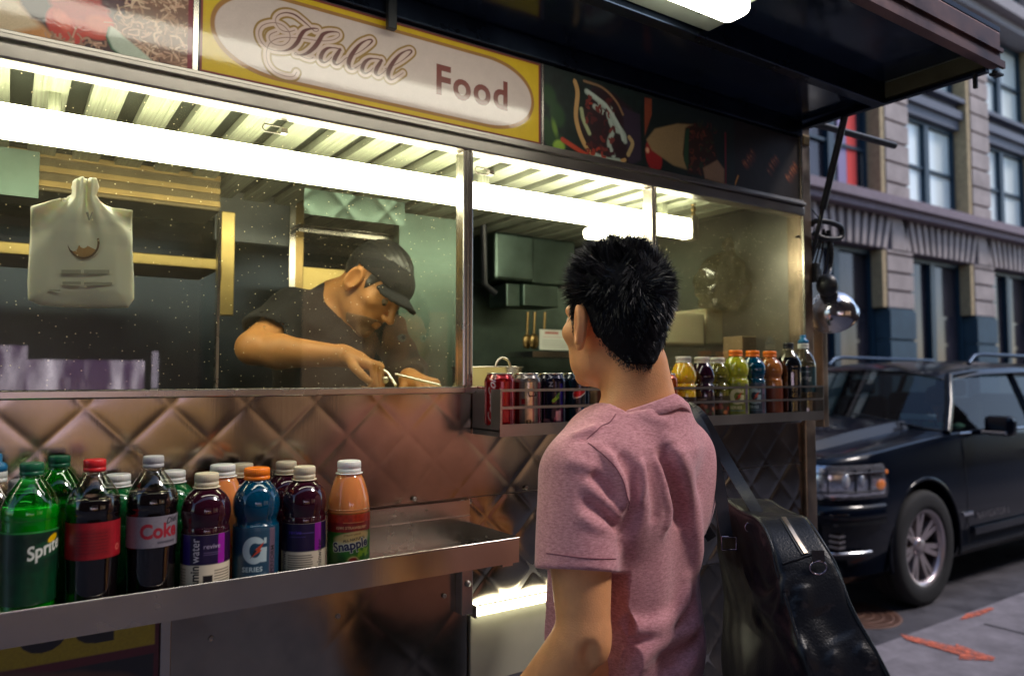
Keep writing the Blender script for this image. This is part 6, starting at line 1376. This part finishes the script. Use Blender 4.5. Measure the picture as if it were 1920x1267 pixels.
topf = np.clip((q[:, 2]-.02)/.08, 0, 1); length = (.0100+.018*topf**1.1+.008*np.clip(hl/.05, 0, 1))*rng.uniform(.6, 1.25, n)
length *= np.clip((hl+.012)/.045, .18, 1)
cl = rng.normal(size=(260, 3)); cl /= np.linalg.norm(cl, axis=1, keepdims=True); cdir = rng.normal(size=(260, 3))*.34
gi = np.argmax(g@cl.T, 1); wh = np.array((-.10,-.75,.62)); wh /= np.linalg.norm(wh); tw = np.cross(wh, g); away = g-(g@wh)[:, None]*wh
dr = g*.62+cdir[gi]*(.45+1.0*topf[:, None])+rng.normal(size=(n, 3))*.16+tw*.35+away*.35+np.array((0,.10,.0))+np.array((0,0,1))*(topf[:, None]*.75-.62*(1-topf[:, None]))
dr /= np.linalg.norm(dr, axis=1, keepdims=True); out = (dr*g).sum(1); dr = dr+g*np.maximum(.30-out, 0)[:, None]; dr /= np.linalg.norm(dr, axis=1, keepdims=True)
d2 = dr*.75+cdir[gi]*.5+np.array((0,.1,.0))-np.array((0,0,1))*(1-topf[:, None])*.35; d2 /= np.linalg.norm(d2, axis=1, keepdims=True)
sd = np.cross(dr, rng.normal(size=(n, 3))); sd /= np.linalg.norm(sd, axis=1, keepdims=True); wd = rng.uniform(.00045, .0008, n)[:, None]
p0 = q-g*.001; p1 = p0+dr*(length*.55)[:, None]; p2 = p1+d2*(length*.5)[:, None]
V = np.stack([p0-sd*wd, p0+sd*wd, p1-sd*wd*.8, p1+sd*wd*.8, p2], 1).reshape(-1, 3); V = (V@HR.T+HO)@TM[:3, :3].T+TM[:3, 3]
me = bpy.data.meshes.new('hair'); i5 = np.arange(n)*5
tri = np.concatenate([np.stack([i5, i5+1, i5+3], 1), np.stack([i5, i5+3, i5+2], 1), np.stack([i5+2, i5+3, i5+4], 1)])
me.vertices.add(len(V)); me.vertices.foreach_set('co', V.reshape(-1).astype(np.float32)); me.loops.add(tri.size); me.loops.foreach_set('vertex_index', tri.reshape(-1).astype(np.int32)); me.polygons.add(len(tri)); me.polygons.foreach_set('loop_start', np.arange(0, tri.size, 3, dtype=np.int32)); me.polygons.foreach_set('loop_total', np.full(len(tri), 3, np.int32)); me.update(calc_edges=True); link('hair', me, M_hair, cust)

# ---------------------------------------------------------------- SHOULDER BAG
# bag frame: local x along the zip (length), y across, z up; hangs from the right shoulder
M_lea = mat('black_leather', (.008,.009,.013), .33, noise=.3, nscale=12, bump=.3, bscale=300, rnoise=.05, spec=.3)
M_gun = mat('gunmetal_ring', (.35,.30,.36), .18, 1.0); M_zip = mat('brass_zip', (.62,.50,.38), .3, 1.0)

FH = np.array((_f[0], _f[1], 0.)); RH = np.array(RT)
def cb(a, b, z): return RH*a+FH*b+np.array((0,0,1.))*z
TC = frame((0,0,0), RH, FH, (0,0,1))
def w2c(p): p = np.array(p); return np.array((p@RH, p@FH, p[2]))
_z = [.78, .85, .95, 1.036, 1.13, 1.175, 1.235]
_ac = [.490, .490, .487, .481, .455, .451, .441]; _hw = [.066, .076, .070, .059, .051, .047, .044]; _bn = [1.02, 1.0, 1.03, 1.075, 1.125, 1.15, 1.17]
ZT, ZB, BF = 1.238, .80, 1.50
def outline(n=200):
    # closed outline of the side panel in (b, z), nose end first: far top -> near top -> down the end -> bottom
    r = .075; pts = []
    for t in np.linspace(0, 1, 30): pts.append((BF-r-(BF-2*r-1.16)*t, ZT-.004*math.sin(PI*t)))
    b0 = 1.16+r
    for t in np.linspace(0, PI/2, 12)[1:]: pts.append((b0-r*math.sin(t)*1.0, ZT-r+r*math.cos(t)))
    for z in np.linspace(ZT-r, ZB+.05, 34)[1:]: pts.append((float(np.interp(z, _z, _bn))-.0+ (1.16-1.17)*0, z))
    return pts
def bag0(P):
    a, b, z = P[..., 0], P[..., 1], P[..., 2]; ac = np.interp(z, _z, _ac); hw = np.interp(z, _z, _hw); bn = np.interp(z, _z, _bn)
    bc = (bn+BF)/2; hb = (BF-bn)/2; r = .075; zc = (ZT+ZB)/2; hz = (ZT-ZB)/2
    u = np.abs(b-bc)-hb+r; v = np.abs(z-zc)-hz+r; d2 = np.hypot(np.maximum(u, 0), np.maximum(v, 0))+np.minimum(np.maximum(u, v), 0)-r
    bul = .022*np.exp(-((z-.96)/.10)**2)*np.exp(-((b-bc)/.2)**2)
    d1 = np.abs(a-ac)-hw-bul; rr = .010; x = np.maximum(d1+rr, 0); y = np.maximum(d2+rr, 0)
    return (np.hypot(x, y)+np.minimum(np.maximum(d1, d2)+rr, 0)-rr)*.85
def rmc(f, px_, py_, t0=.7, t1=2.2, off=0):
    r = np.array(FW+RT*((px_-CX)/F)+UP*((CY-py_)/F)); r /= np.linalg.norm(r); o = np.array((0, 0, H)); t = t0
    for _ in range(90):
        p = w2c(o+r*t); d = float(f(p[None])[0])-off; t += d*.8
        if d < 4e-4: return p
        if t > t1: return None
    return None
BR = []
def bcr(pts, A, w, sc=3.874, ox=1320, oy=940):
    q = [rmc(bag0, ox+x/sc, oy+y/sc) for x, y in pts]; q = [v for v in q if v is not None]
    if len(q) > 1: BR.append((crom(q, 4), A, w))
bcr([(270,430),(305,520),(345,610),(400,670),(460,695),(510,650),(545,600),(580,575)], .006, .007); bcr([(350,450),(390,560),(450,640),(500,590),(540,545)], -.007, .012)
bcr([(585,590),(560,680),(535,800),(520,850)], .005, .006); bcr([(620,640),(600,740),(600,840)], -.004, .010)
bcr([(360,650),(430,760),(520,850),(620,970),(700,1070),(760,1160),(800,1260)], .008, .010); bcr([(330,760),(420,880),(530,1010),(640,1120),(700,1230)], -.008, .015)
bcr([(480,900),(560,1040),(640,1160),(700,1267)], .007, .012); bcr([(410,210),(430,290),(470,350)], .005, .008); bcr([(700,600),(730,680),(720,760)], .004, .012); bcr([(640,1050),(720,1090),(740,1100)], .005, .010)
bcr([(850,760),(930,880),(1010,1010)], -.006, .02); bcr([(900,1100),(940,1150),(930,1230)], .004, .012); bcr([(1100,1050),(1180,1120),(1230,1200)], .005, .010)
def bagf(P):
    d = bag0(P); near = np.abs(d) < .04
    if near.any():
        Q = P[near]; add = np.zeros(len(Q))
        for pts, A, w in BR:
            m = ((Q > pts.min(0)-w*3) & (Q < pts.max(0)+w*3)).all(-1)
            if m.any(): dd, tt = pline(Q[m], pts); v = np.zeros(len(Q)); v[m] = A*np.exp(-(dd/w)**2)*np.clip(np.sin(PI*np.clip(tt, .03, .97))*2, 0, 1); add += v
        add += .0014*np.sin(Q[:, 1]*34+Q[:, 2]*21)*np.sin(Q[:, 2]*27+2)+.0005*np.sin(Q[:, 1]*80-Q[:, 2]*60+Q[:, 0]*30)
        d = d.copy(); d[near] = d[near]-add
    return d
bag = empty('shoulder_bag', cb(.47, 1.3, .8), 'black leather zip bag hanging from the man\'s right shoulder by two straps', 'bag')
sdf_mesh('bag_body', bagf, (.36, .96, .76), (.62, 1.66, 1.27), .0042, M_lea, bag, T=TC)
ol = outline()
for s_ in (-1, 1):
    mb = MB(); pts = []
    for b2, z2_ in ol:
        a = float(np.interp(z2_, _z, _ac))+s_*(float(np.interp(z2_, _z, _hw))-.003); p = np.array((a, b2, z2_)); q = p.copy()
        for _ in range(8):
            d = bagf(q[None])[0]; g = np.array([bagf((q+np.eye(3)[k]*.002)[None])[0]-bagf((q-np.eye(3)[k]*.002)[None])[0] for k in range(3)])/.004; q = q-d*g/max(g@g, .2)
        pts.append(q)
    P_ = np.array(pts); 
    for _ in range(3): P_[1:-1] = (P_[:-2]+P_[1:-1]*2+P_[2:])/4
    mb.tube([cb(*p) for p in P_], .0030, 8); mb.tube([cb(p[0]-s_*.006, p[1]+.002, p[2]-.0006) for p in P_[4:]], .0009, 5); mb.build('piping', M_lea, bag)
def surf(px_, py_, off=0): return rmc(bagf, px_, py_, off=off)
# zip along the gusset
zp = [surf(*p) for p in ((1470,972),(1478,985),(1488,1002),(1499,1020),(1511,1039))]; zp = [p for p in zp if p is not None]
if len(zp) > 2:
    zc_ = crom(zp, 14); mb = MB(); tp = MB()
    L_ = [cb(*p) for p in zc_]; tp.ribbon([p+np.array((0,0,.0008)) for p in L_], .0135, .0012, tuple(-FH*.5+np.array((0,0,1.))))
    for i in range(len(L_)-1):
        t = L_[i+1]-L_[i]; t /= np.linalg.norm(t); nn = np.array((0,0,1.))-FH*.5; nn -= t*(nn@t); nn /= np.linalg.norm(nn); sd_ = np.cross(t, nn)
        M4 = Matrix([list(t)+[0], list(sd_)+[0], list(nn)+[0], [0,0,0,1]]).transposed(); M4.translation = Vector(L_[i]+nn*.0016)
        mb.box((-.0011, -.0032, 0), (.0004, .0032, .0012), M=M4)
    z_ = tp.build('zip_tape', M_black, bag); mb.build('zip_teeth', M_zip, z_)
sm = [surf(*p) for p in ((1467,1057),(1480,1052),(1495,1048),(1512,1042),(1530,1037))]; sm = [p for p in sm if p is not None]
if len(sm) > 2: mb = MB(); mb.tube([cb(*p) for p in crom(sm, 5)], .0022, 6); mb.build('end_seam', M_lea, bag)
p = surf(1531, 1062); 
if p is None: p = np.array((.49, 1.15, 1.17))
rc = cb(p[0], p[1]-.006, p[2]); mb = MB(); e1 = RH; e2 = np.array((0,0,1.))*.9-FH*.15; mb.tube([Vector(rc+e1*.0125*math.cos(t)+e2*.0115*math.sin(t)) for t in np.linspace(0, 2*PI, 29)], .0017, 8, caps=False); mb.build('d_ring', M_gun, bag)
mb = MB(); mb.ribbon([Vector(rc+np.array((0,0,.026))), Vector(rc+np.array((0,0,.010))-FH*.002), Vector(rc+np.array((0,0,.009))+FH*.004)], .019, .002, tuple(-FH)); mb.ribbon([Vector(rc+np.array((0,0,-.008))+FH*.004), Vector(rc+np.array((0,0,-.045))+RH*.010+FH*.004)], .012, .0018, tuple(-FH)); mb.build('ring_tab', M_lea, bag)
# straps
def strap(pts, w_, nm):
    q = crom([np.array(at(a, b2, D=d)) for a, b2, d in pts], 8); mb = MB(); mb.ribbon([Vector(v) for v in q], w_, .0028, tuple(-FH+np.array((0,0,.15)))); o = mb.build(nm, mat('black_strap_leather', (.010,.012,.018), .35, noise=.3, nscale=30, bump=.2, bscale=200, spec=.6), bag); return q
st1 = strap([(1335,1010,1.50),(1262,900,1.54),(1225,800,1.56),(1236,762,1.50),(1268,756,1.43),(1292,770,1.385),(1316,806,1.35),(1337,858,1.325),(1350,920,1.31),(1357,975,1.30),(1363,1008,1.29)], .0215, 'strap')
st2 = strap([(1372,1000,1.48),(1300,860,1.56),(1262,785,1.55),(1285,763,1.47),(1312,778,1.43),(1340,824,1.41),(1367,872,1.385),(1398,924,1.34),(1424,968,1.28),(1432,984,1.24)], .0215, 'strap')
c0 = np.array(at(1367,1017,D=1.285)); mb = MB(); k_ = [(-.0125,.010),(.0125,.010),(.0125,-.012),(-.0125,-.012),(-.0125,.010)]
mb.tube([Vector(c0+RH*a+np.array((0,0,1.))*b2) for a, b2 in k_], .0016, 6); mb.build('buckle', M_gun, bag)
c1 = np.array(at(1404,988,D=1.26)); mb = MB(); mb.tube([Vector(c1+RH*.006*math.cos(t)+np.array((0,0,1.))*.007*math.sin(t)) for t in np.linspace(0, 2*PI, 16)], .0013, 6, caps=False); mb.build('zip_pull', M_gun, bag)

# ---------------------------------------------------------------- VENDOR
Rv, Uv, Tv = np.array(RT), np.array(UP), -np.array(FW)
VH = np.array(at(700, 538, D=2.02))
vf = Rv*.64-Uv*.66+Tv*.42; vf /= np.linalg.norm(vf); vu = Rv*.68+Uv*.72+Tv*.05; vu -= vf*(vu@vf); vu /= np.linalg.norm(vu); vr = np.cross(vf, vu)
VR = np.stack([vr, vf, vu], 1)
J = lambda a, b2, d: np.array(at(a, b2, D=d))
shR, elR, wrR = J(548,590,2.00), J(474,652,1.80), J(648,668,1.80); shL_, elL, wrL = J(722,625,2.14), J(762,700,2.06), J(770,712,1.92)
ch_, be_ = J(632,668,2.12), J(618,800,2.12); nk = J(632,566,2.09)
v_hR = hand_chains(wrR, J(712,690,1.785)-wrR, -Uv*1.0+Tv*.1, Tv*.7-Uv*.5, (.95,1.0,1.05,1.1), 1.0); v_hL = hand_chains(wrL, J(810,722,1.84)-wrL, -Uv, -Rv*.2+Tv, (.5,.55,.6,.65), .95)
def vbody(P):
    d = headf((P-VH)@VR); d = smin(d, cone(P, VH-vu*.05-vf*.03, nk+Uv*.0, .056, .066), .03)
    t = smin(ell(P, ch_, (.16,.12,.17), None), cone(P, ch_, be_, .13, .13), .06); t = smin(t, cone(P, shR, shL_, .055, .05), .05); d = smin(d, t, .03)
    a = chain(P, [shR, elR], [.050, .040], .02); a = smin(a, chain(P, [elR, elR*.72+wrR*.28-Uv*.003, wrR], [.038, .0405, .0245], .015), .012); d = smin(d, a, .01)
    a = chain(P, [shL_, elL, wrL], [.050, .040, .027], .015); d = smin(d, a, .012)
    return smin(smin(d, handf(P, v_hR), .008), handf(P, v_hL), .008)
ven = empty('person', (float(be_[0]), float(be_[1]), .45), 'vendor in black cap and black t-shirt leaning over the counter inside the cart', 'person')
allp = np.array([VH+.13, VH-.13, shR, elR, wrR, shL_, elL, wrL, ch_+.16, be_-.14]); lo_, hi_ = allp.min(0)-.16, allp.max(0)+.16
sdf_mesh('body', vbody, lo_, hi_, .0042, M_skin2, ven)
def vshirt(P):
    t = smin(ell(P, ch_, (.178,.138,.185)), cone(P, ch_, be_, .148, .15), .06); t = smin(t, cone(P, shR, shL_, .068, .062), .05); t = smin(t, cone(P, nk, ch_+Uv*.1, .062, .09), .04)
    e = elR-shR; L_ = np.linalg.norm(e); e = e/L_; s1 = cone(P, shR, elR, .066, .066); s1 = smax(s1, (P-(shR+e*L_*.74))@e, .004); t = smin(t, s1, .025)
    e2 = wrL-elL; s2 = chain(P, [shL_, elL, elL*.3+wrL*.7], [.062, .052, .040], .02); t = smin(t, s2, .025)
    X = P@Rv; Z = P[..., 2]; t = t-.004*np.sin(X*45+Z*30+2*np.sin(Z*20))-.003*np.sin(X*70-Z*55)
    t = smax(t, -cone(P, VH-vu*.08-vf*.03, nk-Uv*.012, .060, .064), .006)
    e3 = P-(shR+e*L_*.74); return smax(t, -np.maximum(cone(P, elR, shR*.35+elR*.65, .052, .056), -1e3), .003)
sdf_mesh('t_shirt', vshirt, lo_-.02, hi_+.02, .0065, fabric('black_cotton', (.010,.009,.011), sheen=.03), ven)
# apron strap and bib
mb = MB(); q = crom([J(585,560,2.02), J(600,600,1.985), J(612,650,1.975), J(618,710,1.975)], 6); mb.ribbon([Vector(v) for v in q], .035, .003, tuple(Tv)); mb.build('apron_strap', fabric('dark_grey_apron', (.035,.032,.034)), ven)
# cap: round crown with a bill over the brow
def capf(P):
    q = (P-VH)@VR; cr = ell(q, (0,-.004,.044), (.081,.104,.070)); cr = np.maximum(cr, -(q[..., 2]-.030-.12*q[..., 1])*.95); inner = ell(q, (0,-.004,.039), (.074,.098,.064)); cr = smax(cr, -inner, .002)
    br = np.maximum(np.abs(q[..., 2]-.044+.10*np.clip(q[..., 1]-.07, -.03, .1)+5.*q[..., 0]**2+1.*np.clip(q[..., 1]-.09, 0, 1)**2)-.0045, (np.sqrt((q[..., 0]/.072)**2+((q[..., 1]-.070)/.072)**2)-1)*.07); br = np.maximum(br, .055-q[..., 1])
    bt = np.sqrt(q[..., 0]**2+(q[..., 1]+.012)**2+(q[..., 2]-.113)**2)-.006
    return smin(smin(cr, br, .006), bt, .003)
sdf_mesh('cap', capf, VH-.19, VH+.19, .0036, fabric('black_cap_cotton', (.006,.006,.009), sheen=.0), ven)
def vhair(P):
    q = (P-VH)@VR; d = headf(q)-.0045-.0015*np.sin(q[..., 0]*280)*np.sin(q[..., 2]*260); ear = (np.abs(q[..., 0]) > .066) & (np.abs(q[..., 1]+.008) < .025)
    lim = np.interp(q[..., 1], [-.1,-.05,-.03,-.012,.012,.028,.05], [-.055,-.040,.0,.024,.02,-.012,.05]); return smax(np.where(ear, np.maximum(d, .01), d), -(q[..., 2]-lim)*.8, .004)
sdf_mesh('hair', vhair, VH-.13, VH+.15, .0045, M_hair, ven)
def beard(P):
    q = (P-VH)@VR; d = headf(q)-.0012; m = np.sqrt((q[..., 0]/.052)**2+((q[..., 2]+.082)/.034)**2)-1; mo = np.sqrt((q[..., 0]/.017)**2+((q[..., 2]+.062)/.011)**2)-1
    return np.maximum(np.maximum(np.maximum(d, m*.03), -mo*.01), .03-q[..., 1])
sdf_mesh('beard', beard, VH-.14, VH+.13, .0035, mat('stubble', (.20,.105,.05), .8, noise=.5, nscale=300), ven)
for s_ in (-1, 1):
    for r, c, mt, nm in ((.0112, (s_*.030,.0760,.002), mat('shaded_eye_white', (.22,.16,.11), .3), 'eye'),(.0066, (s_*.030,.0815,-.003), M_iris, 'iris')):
        e = MB(); e.sphere(VH+VR@np.array(c), r, 8); e.build(nm, mt, ven)
    mb = MB(); mb.tube([Vector(VH+VR@np.array(c)) for c in ((s_*.012,.1,.020),(s_*.030,.096,.026),(s_*.045,.082,.020))], [.003,.0042,.002], 6); mb.build('eyebrow', M_hair, ven)
def vtrous(P): return np.maximum(smin(cone(P, (be_[0]-.09, be_[1]+.03, 1.0), (be_[0]-.1, be_[1]+.05, .52), .095, .07), cone(P, (be_[0]+.09, be_[1]+.03, 1.0), (be_[0]+.1, be_[1]+.05, .52), .095, .07), .05), smax(P[..., 2]*0-1, np.maximum(P[..., 2]-1.16, .455-P[..., 2]), .001))
def vtr2(P): return smin(vtrous(P), ell(P, (be_[0], be_[1]+.02, 1.08), (.17,.13,.14)), .05)
sdf_mesh('trousers', vtr2, (be_[0]-.25, be_[1]-.2, .44), (be_[0]+.25, be_[1]+.25, 1.26), .012, M_jean, ven)
# spatula in his hand and a foil sheet on the counter
k0, k1 = J(728,700,1.79), J(742,722,1.77); mb = MB(); mb.tube([Vector(J(716,692,1.80)), Vector(k0), Vector(k1)], [.005,.004,.0035], 8); mb.sphere(tuple(J(722,712,1.78)), .009, 8); o = mb.build('serving_spoon', M_st); tag(o, 'short steel serving spoon held in the vendor\'s right hand', 'spoon')
a, c = J(742,701,1.82), J(826,722,1.78); mb = MB(); mb.tube([Vector(a), Vector(c)], .0035, 8); o = mb.build('spatula', M_st); tag(o, 'long thin steel spatula lying in front of the vendor', 'spatula')
p = at(700, 721, Y=1.66); mb = MB(); mb.box((.70, 1.50, 1.4005), (1.12, 1.78, 1.4405), bev=.004); o = mb.build('chopping_board', mat('yellow_board', (.55,.48,.22), .5)); tag(o, 'yellowish chopping board on the counter under the vendor\'s hands', 'board')

# ---------------------------------------------------------------- DRIVER in the SUV, seen through the side window
DX, DY, DZ = 6.78, YC-.42, 1.25; dr0 = empty('person', (DX, DY, .45), 'driver in a pale green top sitting inside the black SUV', 'person')
def dfr(P): return (P-np.array((DX, DY, DZ)))@np.array([[0,-1,0],[1,0,0],[0,0,1]]).T
def drv(P):
    q = dfr(P); d = headf(q); d = smin(d, cone(q, (0,-.02,-.09), (0,-.03,-.17), .05, .055), .02); d = smin(d, ell(q, (0,-.04,-.38), (.19,.11,.2)), .04)
    return smin(d, chain(np.stack([np.abs(q[..., 0]), q[..., 1], q[..., 2]], -1), [(.19,-.03,-.24),(.23,.08,-.42),(.12,.30,-.25)], [.05,.042,.032], .02), .02)
sdf_mesh('body', drv, (DX-.5, DY-.32, DZ-.62), (DX+.25, DY+.32, DZ+.16), .014, M_skin, dr0)
def drs(P):
    q = dfr(P); d = ell(q, (0,-.04,-.38), (.205,.125,.215)); d = smin(d, chain(np.stack([np.abs(q[..., 0]), q[..., 1], q[..., 2]], -1), [(.19,-.03,-.24),(.23,.06,-.39)], [.062,.058], .02), .03); return d
sdf_mesh('top', drs, (DX-.3, DY-.34, DZ-.64), (DX+.25, DY+.34, DZ-.08), .014, mat('pale_green_top', (.30,.60,.42), .8), dr0)
def drh(P): q = dfr(P); return np.maximum(ell(q, (0,-.02,.045), (.082,.10,.092)), -np.minimum(.06-q[..., 1], 1) if False else np.maximum(q[..., 1]-.05-.5*q[..., 2], -.06-q[..., 2]))
sdf_mesh('hair', drh, (DX-.16, DY-.14, DZ-.1), (DX+.16, DY+.14, DZ+.17), .01, mat('auburn_hair', (.28,.10,.04), .6), dr0)

# ---------------------------------------------------------------- CLAMP LAMP at the cart's corner
LB = at(1560, 585, D=2.42); lamp = empty('clamp_lamp', LB, 'round aluminium clamp lamp hanging on a cable at the cart\'s right corner', 'lamp')
ax_ = (Vector(RT)*.38-Vector(UP)*.62+Vector(FW)*.62).normalized(); q_ = ax_.to_track_quat('Z', 'Y').to_matrix()
mb = MB(); R0 = .076; pr = [(.020,-.066),(.034,-.060),(.055,-.046),(.070,-.026),(R0,0),(R0+.003,.010),(R0+.005,.012),(R0+.001,.013),(R0-.002,.0),(.066,-.024),(.052,-.042),(.0001,-.058)]
mb.lathe(pr, tuple(LB), 40, axis=q_); mb.build('reflector', steel('lamp_aluminium', (.72,.70,.70), .14, .05, .03, smudge=.2), lamp)
mb = MB(); mb.sphere(tuple(LB+q_@Vector((0,0,-.012))), .028, 12); mb.build('bulb', mat('frosted_bulb', (.6,.5,.4), .3), lamp)
mb = MB(); mb.lathe([(.0001,-.150),(.016,-.148),(.024,-.135),(.024,-.10),(.027,-.095),(.027,-.075),(.022,-.062),(.0001,-.06)], tuple(LB), 20, axis=q_); p = LB+q_@Vector((0,0,-.125))
mb.sphere(tuple(p), .033, 10, sc=(1,1,1.1)); mb.build('socket', M_black, lamp)
hk = at(1553, 432, D=2.40); p1 = LB+q_@Vector((0,0,-.14))
cbm = MB(); cbm.tube([Vector(v) for v in crom([tuple(p1), tuple(at(1556,505,D=2.41)), tuple(at(1559,470,D=2.40)), tuple(hk)], 6)], .0075, 8)
for k, (dx, dd) in enumerate(((-14, 0), (-9, .012), (8, .006), (-3,-.01))):
    cbm.tube([Vector(v) for v in crom([tuple(at(1545,430,D=2.40)), tuple(at(1545+dx,465,D=2.4+dd)), tuple(at(1535+dx,505+6*k,D=2.4+dd)), tuple(at(1541,524,D=2.41)), tuple(at(1556,515,D=2.42)), tuple(p1)], 6)], .0032, 6)
cbm.build('cable', M_black, lamp)
mb = MB(); mb.tube([Vector(v) for v in crom([tuple(at(1521,421,D=2.38)), tuple(at(1532,414,D=2.36)), tuple(at(1560,418,D=2.39)), tuple(at(1577,428,D=2.42)), tuple(at(1575,446,D=2.42)), tuple(at(1545,447,D=2.38)), tuple(at(1523,436,D=2.38))], 6)], .009, 8); mb.tube([Vector(at(1493,445,D=2.33)), Vector(at(1520,432,D=2.37))], .0035, 6); mb.tube([Vector(at(1516,385,D=2.38)), Vector(at(1538,412,D=2.40))], .002, 6); mb.build('clamp', M_black, lamp)
# post beyond the rack
p = at(1544, 700, Y=1.50); mb = MB(); mb.box((p.x-.018, 1.49, at(1,598,Y=1.5).z if False else 1.30), (p.x+.010, 1.53, at(1544,600,Y=1.5).z), bev=.003); mb.box((p.x+.0105, 1.492, 1.30), (p.x+.0135, 1.528, at(1544,600,Y=1.5).z)); mb.box((2.092, 1.50, 1.32), (p.x+.01, 1.52, 1.345)); mb.build('side_post', M_post, cart)
# ================================================================= CAMERA, SKY, SUN
cd_ = bpy.data.cameras.new('camera'); cam = bpy.data.objects.new('camera', cd_); COL.objects.link(cam)
cam.location = (0, 0, H); cam.rotation_euler = Matrix((RT, UP, -FW)).transposed().to_euler()
cd_.sensor_width = 36; cd_.lens = F/1920*36; cd_.clip_start = .05; cd_.clip_end = 1000
cd_.dof.use_dof = True; cd_.dof.focus_distance = 1.34; cd_.dof.aperture_fstop = 3.2; cd_.dof.aperture_blades = 7
bpy.context.scene.camera = cam
w = bpy.data.worlds.new('World'); bpy.context.scene.world = w; w.use_nodes = True
nt = w.node_tree; bg = nt.nodes['Background']; sk = nt.nodes.new('ShaderNodeTexSky'); sk.sky_type = 'NISHITA'; sk.sun_disc = False
SE, SR = math.radians(48), math.radians(128)
sk.sun_elevation = SE; sk.sun_rotation = SR; sk.air_density = 1.0; sk.dust_density = 1.0; sk.ozone_density = 3.0
nt.links.new(sk.outputs[0], bg.inputs[0]); bg.inputs[1].default_value = .15
sl = bpy.data.lights.new('sun', 'SUN'); sl.energy = 1.5; sl.angle = math.radians(12); sl.color = (1.0, .90, .84)
so_ = bpy.data.objects.new('sun', sl); COL.objects.link(so_)
# Nishita: rotation measured clockwise from +Y
dirv = Vector((math.sin(SR)*math.cos(SE), math.cos(SR)*math.cos(SE), math.sin(SE)))
so_.rotation_euler = (-dirv).to_track_quat('-Z', 'Y').to_euler(); so_.location = (0, 0, 20)
sc = bpy.context.scene
sc.view_settings.view_transform = 'Standard'; sc.view_settings.look = 'None'; sc.view_settings.exposure = .6; sc.view_settings.gamma = 1
sc.cycles.max_bounces = 10; sc.cycles.transparent_max_bounces = 16; sc.cycles.caustics_reflective = False; sc.cycles.caustics_refractive = False
sc.cycles.sample_clamp_indirect = 4; sc.cycles.use_denoising = True
